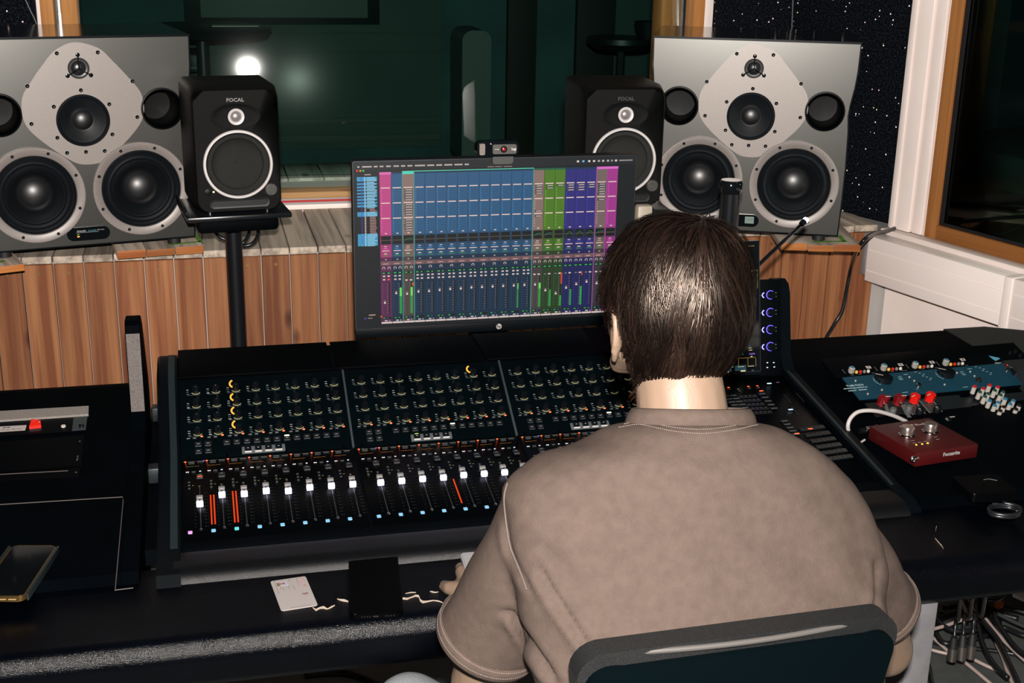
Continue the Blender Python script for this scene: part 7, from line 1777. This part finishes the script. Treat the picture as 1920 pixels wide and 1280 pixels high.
# ============================================================ cables on the floor under the right of the desk
CT = CABLEB; CW = CABLEW
FC = [
 ([(1716, 1128), (1722, 1160), (1728, 1210), (1742, 1250), (1752, 1300)], .12, CT, .0055, 'black cable hanging down the grey leg panel'),
 ([(1735, 1183), (1775, 1172), (1800, 1163), (1830, 1157)], .10, CW, .0045, 'pale cable running left behind the hanging plugs'),
 ([(1736, 1185), (1755, 1200), (1780, 1222), (1810, 1242), (1850, 1275), (1880, 1300)], .02, CW, .0045, 'pale cable slanting under the plugs to the bottom edge'),
 ([(1740, 1216), (1762, 1222), (1790, 1228)], .015, CW, .0042, 'short pale cable end left of the plugs'),
 ([(1822, 1234), (1850, 1248), (1872, 1257)], .02, CW, .0045, 'short pale cable piece right of the plugs'),
 ([(1795, 1122), (1805, 1132), (1812, 1150)], .12, CW, .0045, 'pale cable loop at the top of the tangle'),
 ([(1848, 1160), (1862, 1178), (1884, 1202), (1920, 1236), (1950, 1260)], .06, CW, .0055, 'longest pale cable slanting to the right edge'),
 ([(1868, 1205), (1880, 1230), (1890, 1260), (1905, 1295)], .05, CW, .0055, 'pale cable dropping to the bottom right'),
 ([(1808, 1113), (1826, 1144), (1848, 1170), (1872, 1200), (1888, 1232), (1906, 1270), (1915, 1300)], .16, CT, .006, 'glossy black cable crossing in front of the pale ones'),
 ([(1745, 1110), (1746, 1140), (1760, 1165), (1790, 1182), (1830, 1180)], .10, CT, .006, 'black cable sagging left of the plugs'),
 ([(1830, 1130), (1834, 1170), (1846, 1215), (1868, 1250), (1890, 1270)], .09, CT, .006, 'dull black cable right of the plugs'),
 ([(1862, 1120), (1868, 1160), (1885, 1190), (1905, 1215), (1930, 1235)], .08, CT, .007, 'thick black cable at the right side of the tangle'),
 ([(1870, 1150), (1900, 1165), (1930, 1178)], .09, mat('grey_cable', (.05, .06, .065), .4), .005, 'thin grey cable at the right edge'),
 ([(1740, 1200), (1780, 1212), (1830, 1216), (1880, 1222), (1930, 1232)], .008, CT, .006, 'black cable lying flat across the floor'),
 ([(1750, 1165), (1790, 1150), (1850, 1146), (1910, 1160)], .05, CT, .008, 'thick black cable at the back of the tangle'),
 ([(1770, 1140), (1820, 1132), (1880, 1138), (1930, 1150)], .04, CT, .008, 'second thick black cable at the back of the tangle'),
 ([(1840, 1108), (1850, 1122), (1870, 1124), (1885, 1112)], .22, CT, .005, 'black cable loop with highlights under the desk edge'),
 ([(1765, 1150), (1752, 1175), (1770, 1205), (1815, 1200), (1850, 1190)], .03, CT, .007, 'black cable curl left in the tangle'),
 ([(1850, 1180), (1880, 1176), (1915, 1190), (1940, 1196)], .03, CT, .007, 'black cable low at the right edge'),
 ([(570, 1262), (640, 1258), (690, 1272), (720, 1290)], .008, CT, .0055, 'black cable on the floor left of the man\'s knee'),
]
for pts, z, m, r, lab in FC:
    cable('cable', [at(x, y, Z=z) for x, y in pts], r, m, lab, group=None)
for i, ((x0, y0), (x1, y1)) in enumerate((((1789, 1196), (1784, 1238)), ((1806, 1192), (1802, 1237)), ((1824, 1190), (1819, 1234)))):
    a, c = at(x0, y0, Z=.17), at(x1, y1, Z=.115)
    p = thing('cable_plug', ('left', 'middle', 'right')[i]+' of three silver-ended audio plugs hanging above the floor', 'plug', T(*c), group=None)
    d_ = (a-c).normalized(); L = (a-c).length
    b = BM(); cyl(b, Vector(), d_*L*.55, .0105, seg=20); obj('metal_shell', b, mat('plug_steel', (.40, .37, .33), .3, .9), p)
    b = BM(); cyl(b, d_*L*.55, d_*L*1.05, .0102, .0075, 18); obj('rubber_boot', b, RUBBER, p)
    t0 = c+d_*L*1.0
    cable('cable', [t0, t0+d_*.05, at(x0+8+4*i, y0-35, Z=.30), at(x0+10+6*i, y0-66, Z=.5), at(x0+12+6*i, y0-72, Z=.62)], .0042, CT, 'black lead running up from the '+('left', 'middle', 'right')[i]+' plug')
p = at(1872.5, 1132.5, Z=.10); b = BM(); lathe(b, [(0, -.011), (.010, -.008), (.012, 0), (.010, .008), (0, .011)], T(*p) @ RX(.6), 16); o = obj('orange_plug', b, mat('orange_plug', (.85, .20, .03), .35)); tag(o, 'small orange plug end in the black cable tangle', 'plug')
b = BM(); lbox(b, p.x-.02, p.x+.02, p.y+.0, p.y+.06, 0, p.z-.006, bev=.005); o = obj('power_strip', b, BLACK); tag(o, 'dark power strip under the orange plug', 'power strip')
# pale ribbed vent at the right edge
a, c = at(1900, 1108, Z=.28), at(1990, 1150, Z=.28)
vt = thing('floor_vent', 'pale slatted panel at the right edge below the desk', 'vent', T(a.x, a.y, .27))
for k in range(3):
    b = BM(); q0, q1 = at(1899+k*13, 1111+k*-4.5, Z=.28), at(1990+k*13, 1152-k*4.5, Z=.28); dd = (q1-q0).normalized(); nn = Vector((-dd.y, dd.x, 0))
    o_ = q0-Vector((a.x, a.y, .28)); prism(b, [(o_.x, o_.y), (o_.x+dd.x*.5, o_.y+dd.y*.5), (o_.x+dd.x*.5+nn.x*.028, o_.y+dd.y*.5+nn.y*.028), (o_.x+nn.x*.028, o_.y+nn.y*.028)], .008); bmesh.ops.recalc_face_normals(b, faces=b.faces); obj('slat', b, WHITEG, vt)
b = BM(); box(b, (.20, .08, -.14), (.05, .05, .27)); obj('bracket', b, WHITEG, vt)
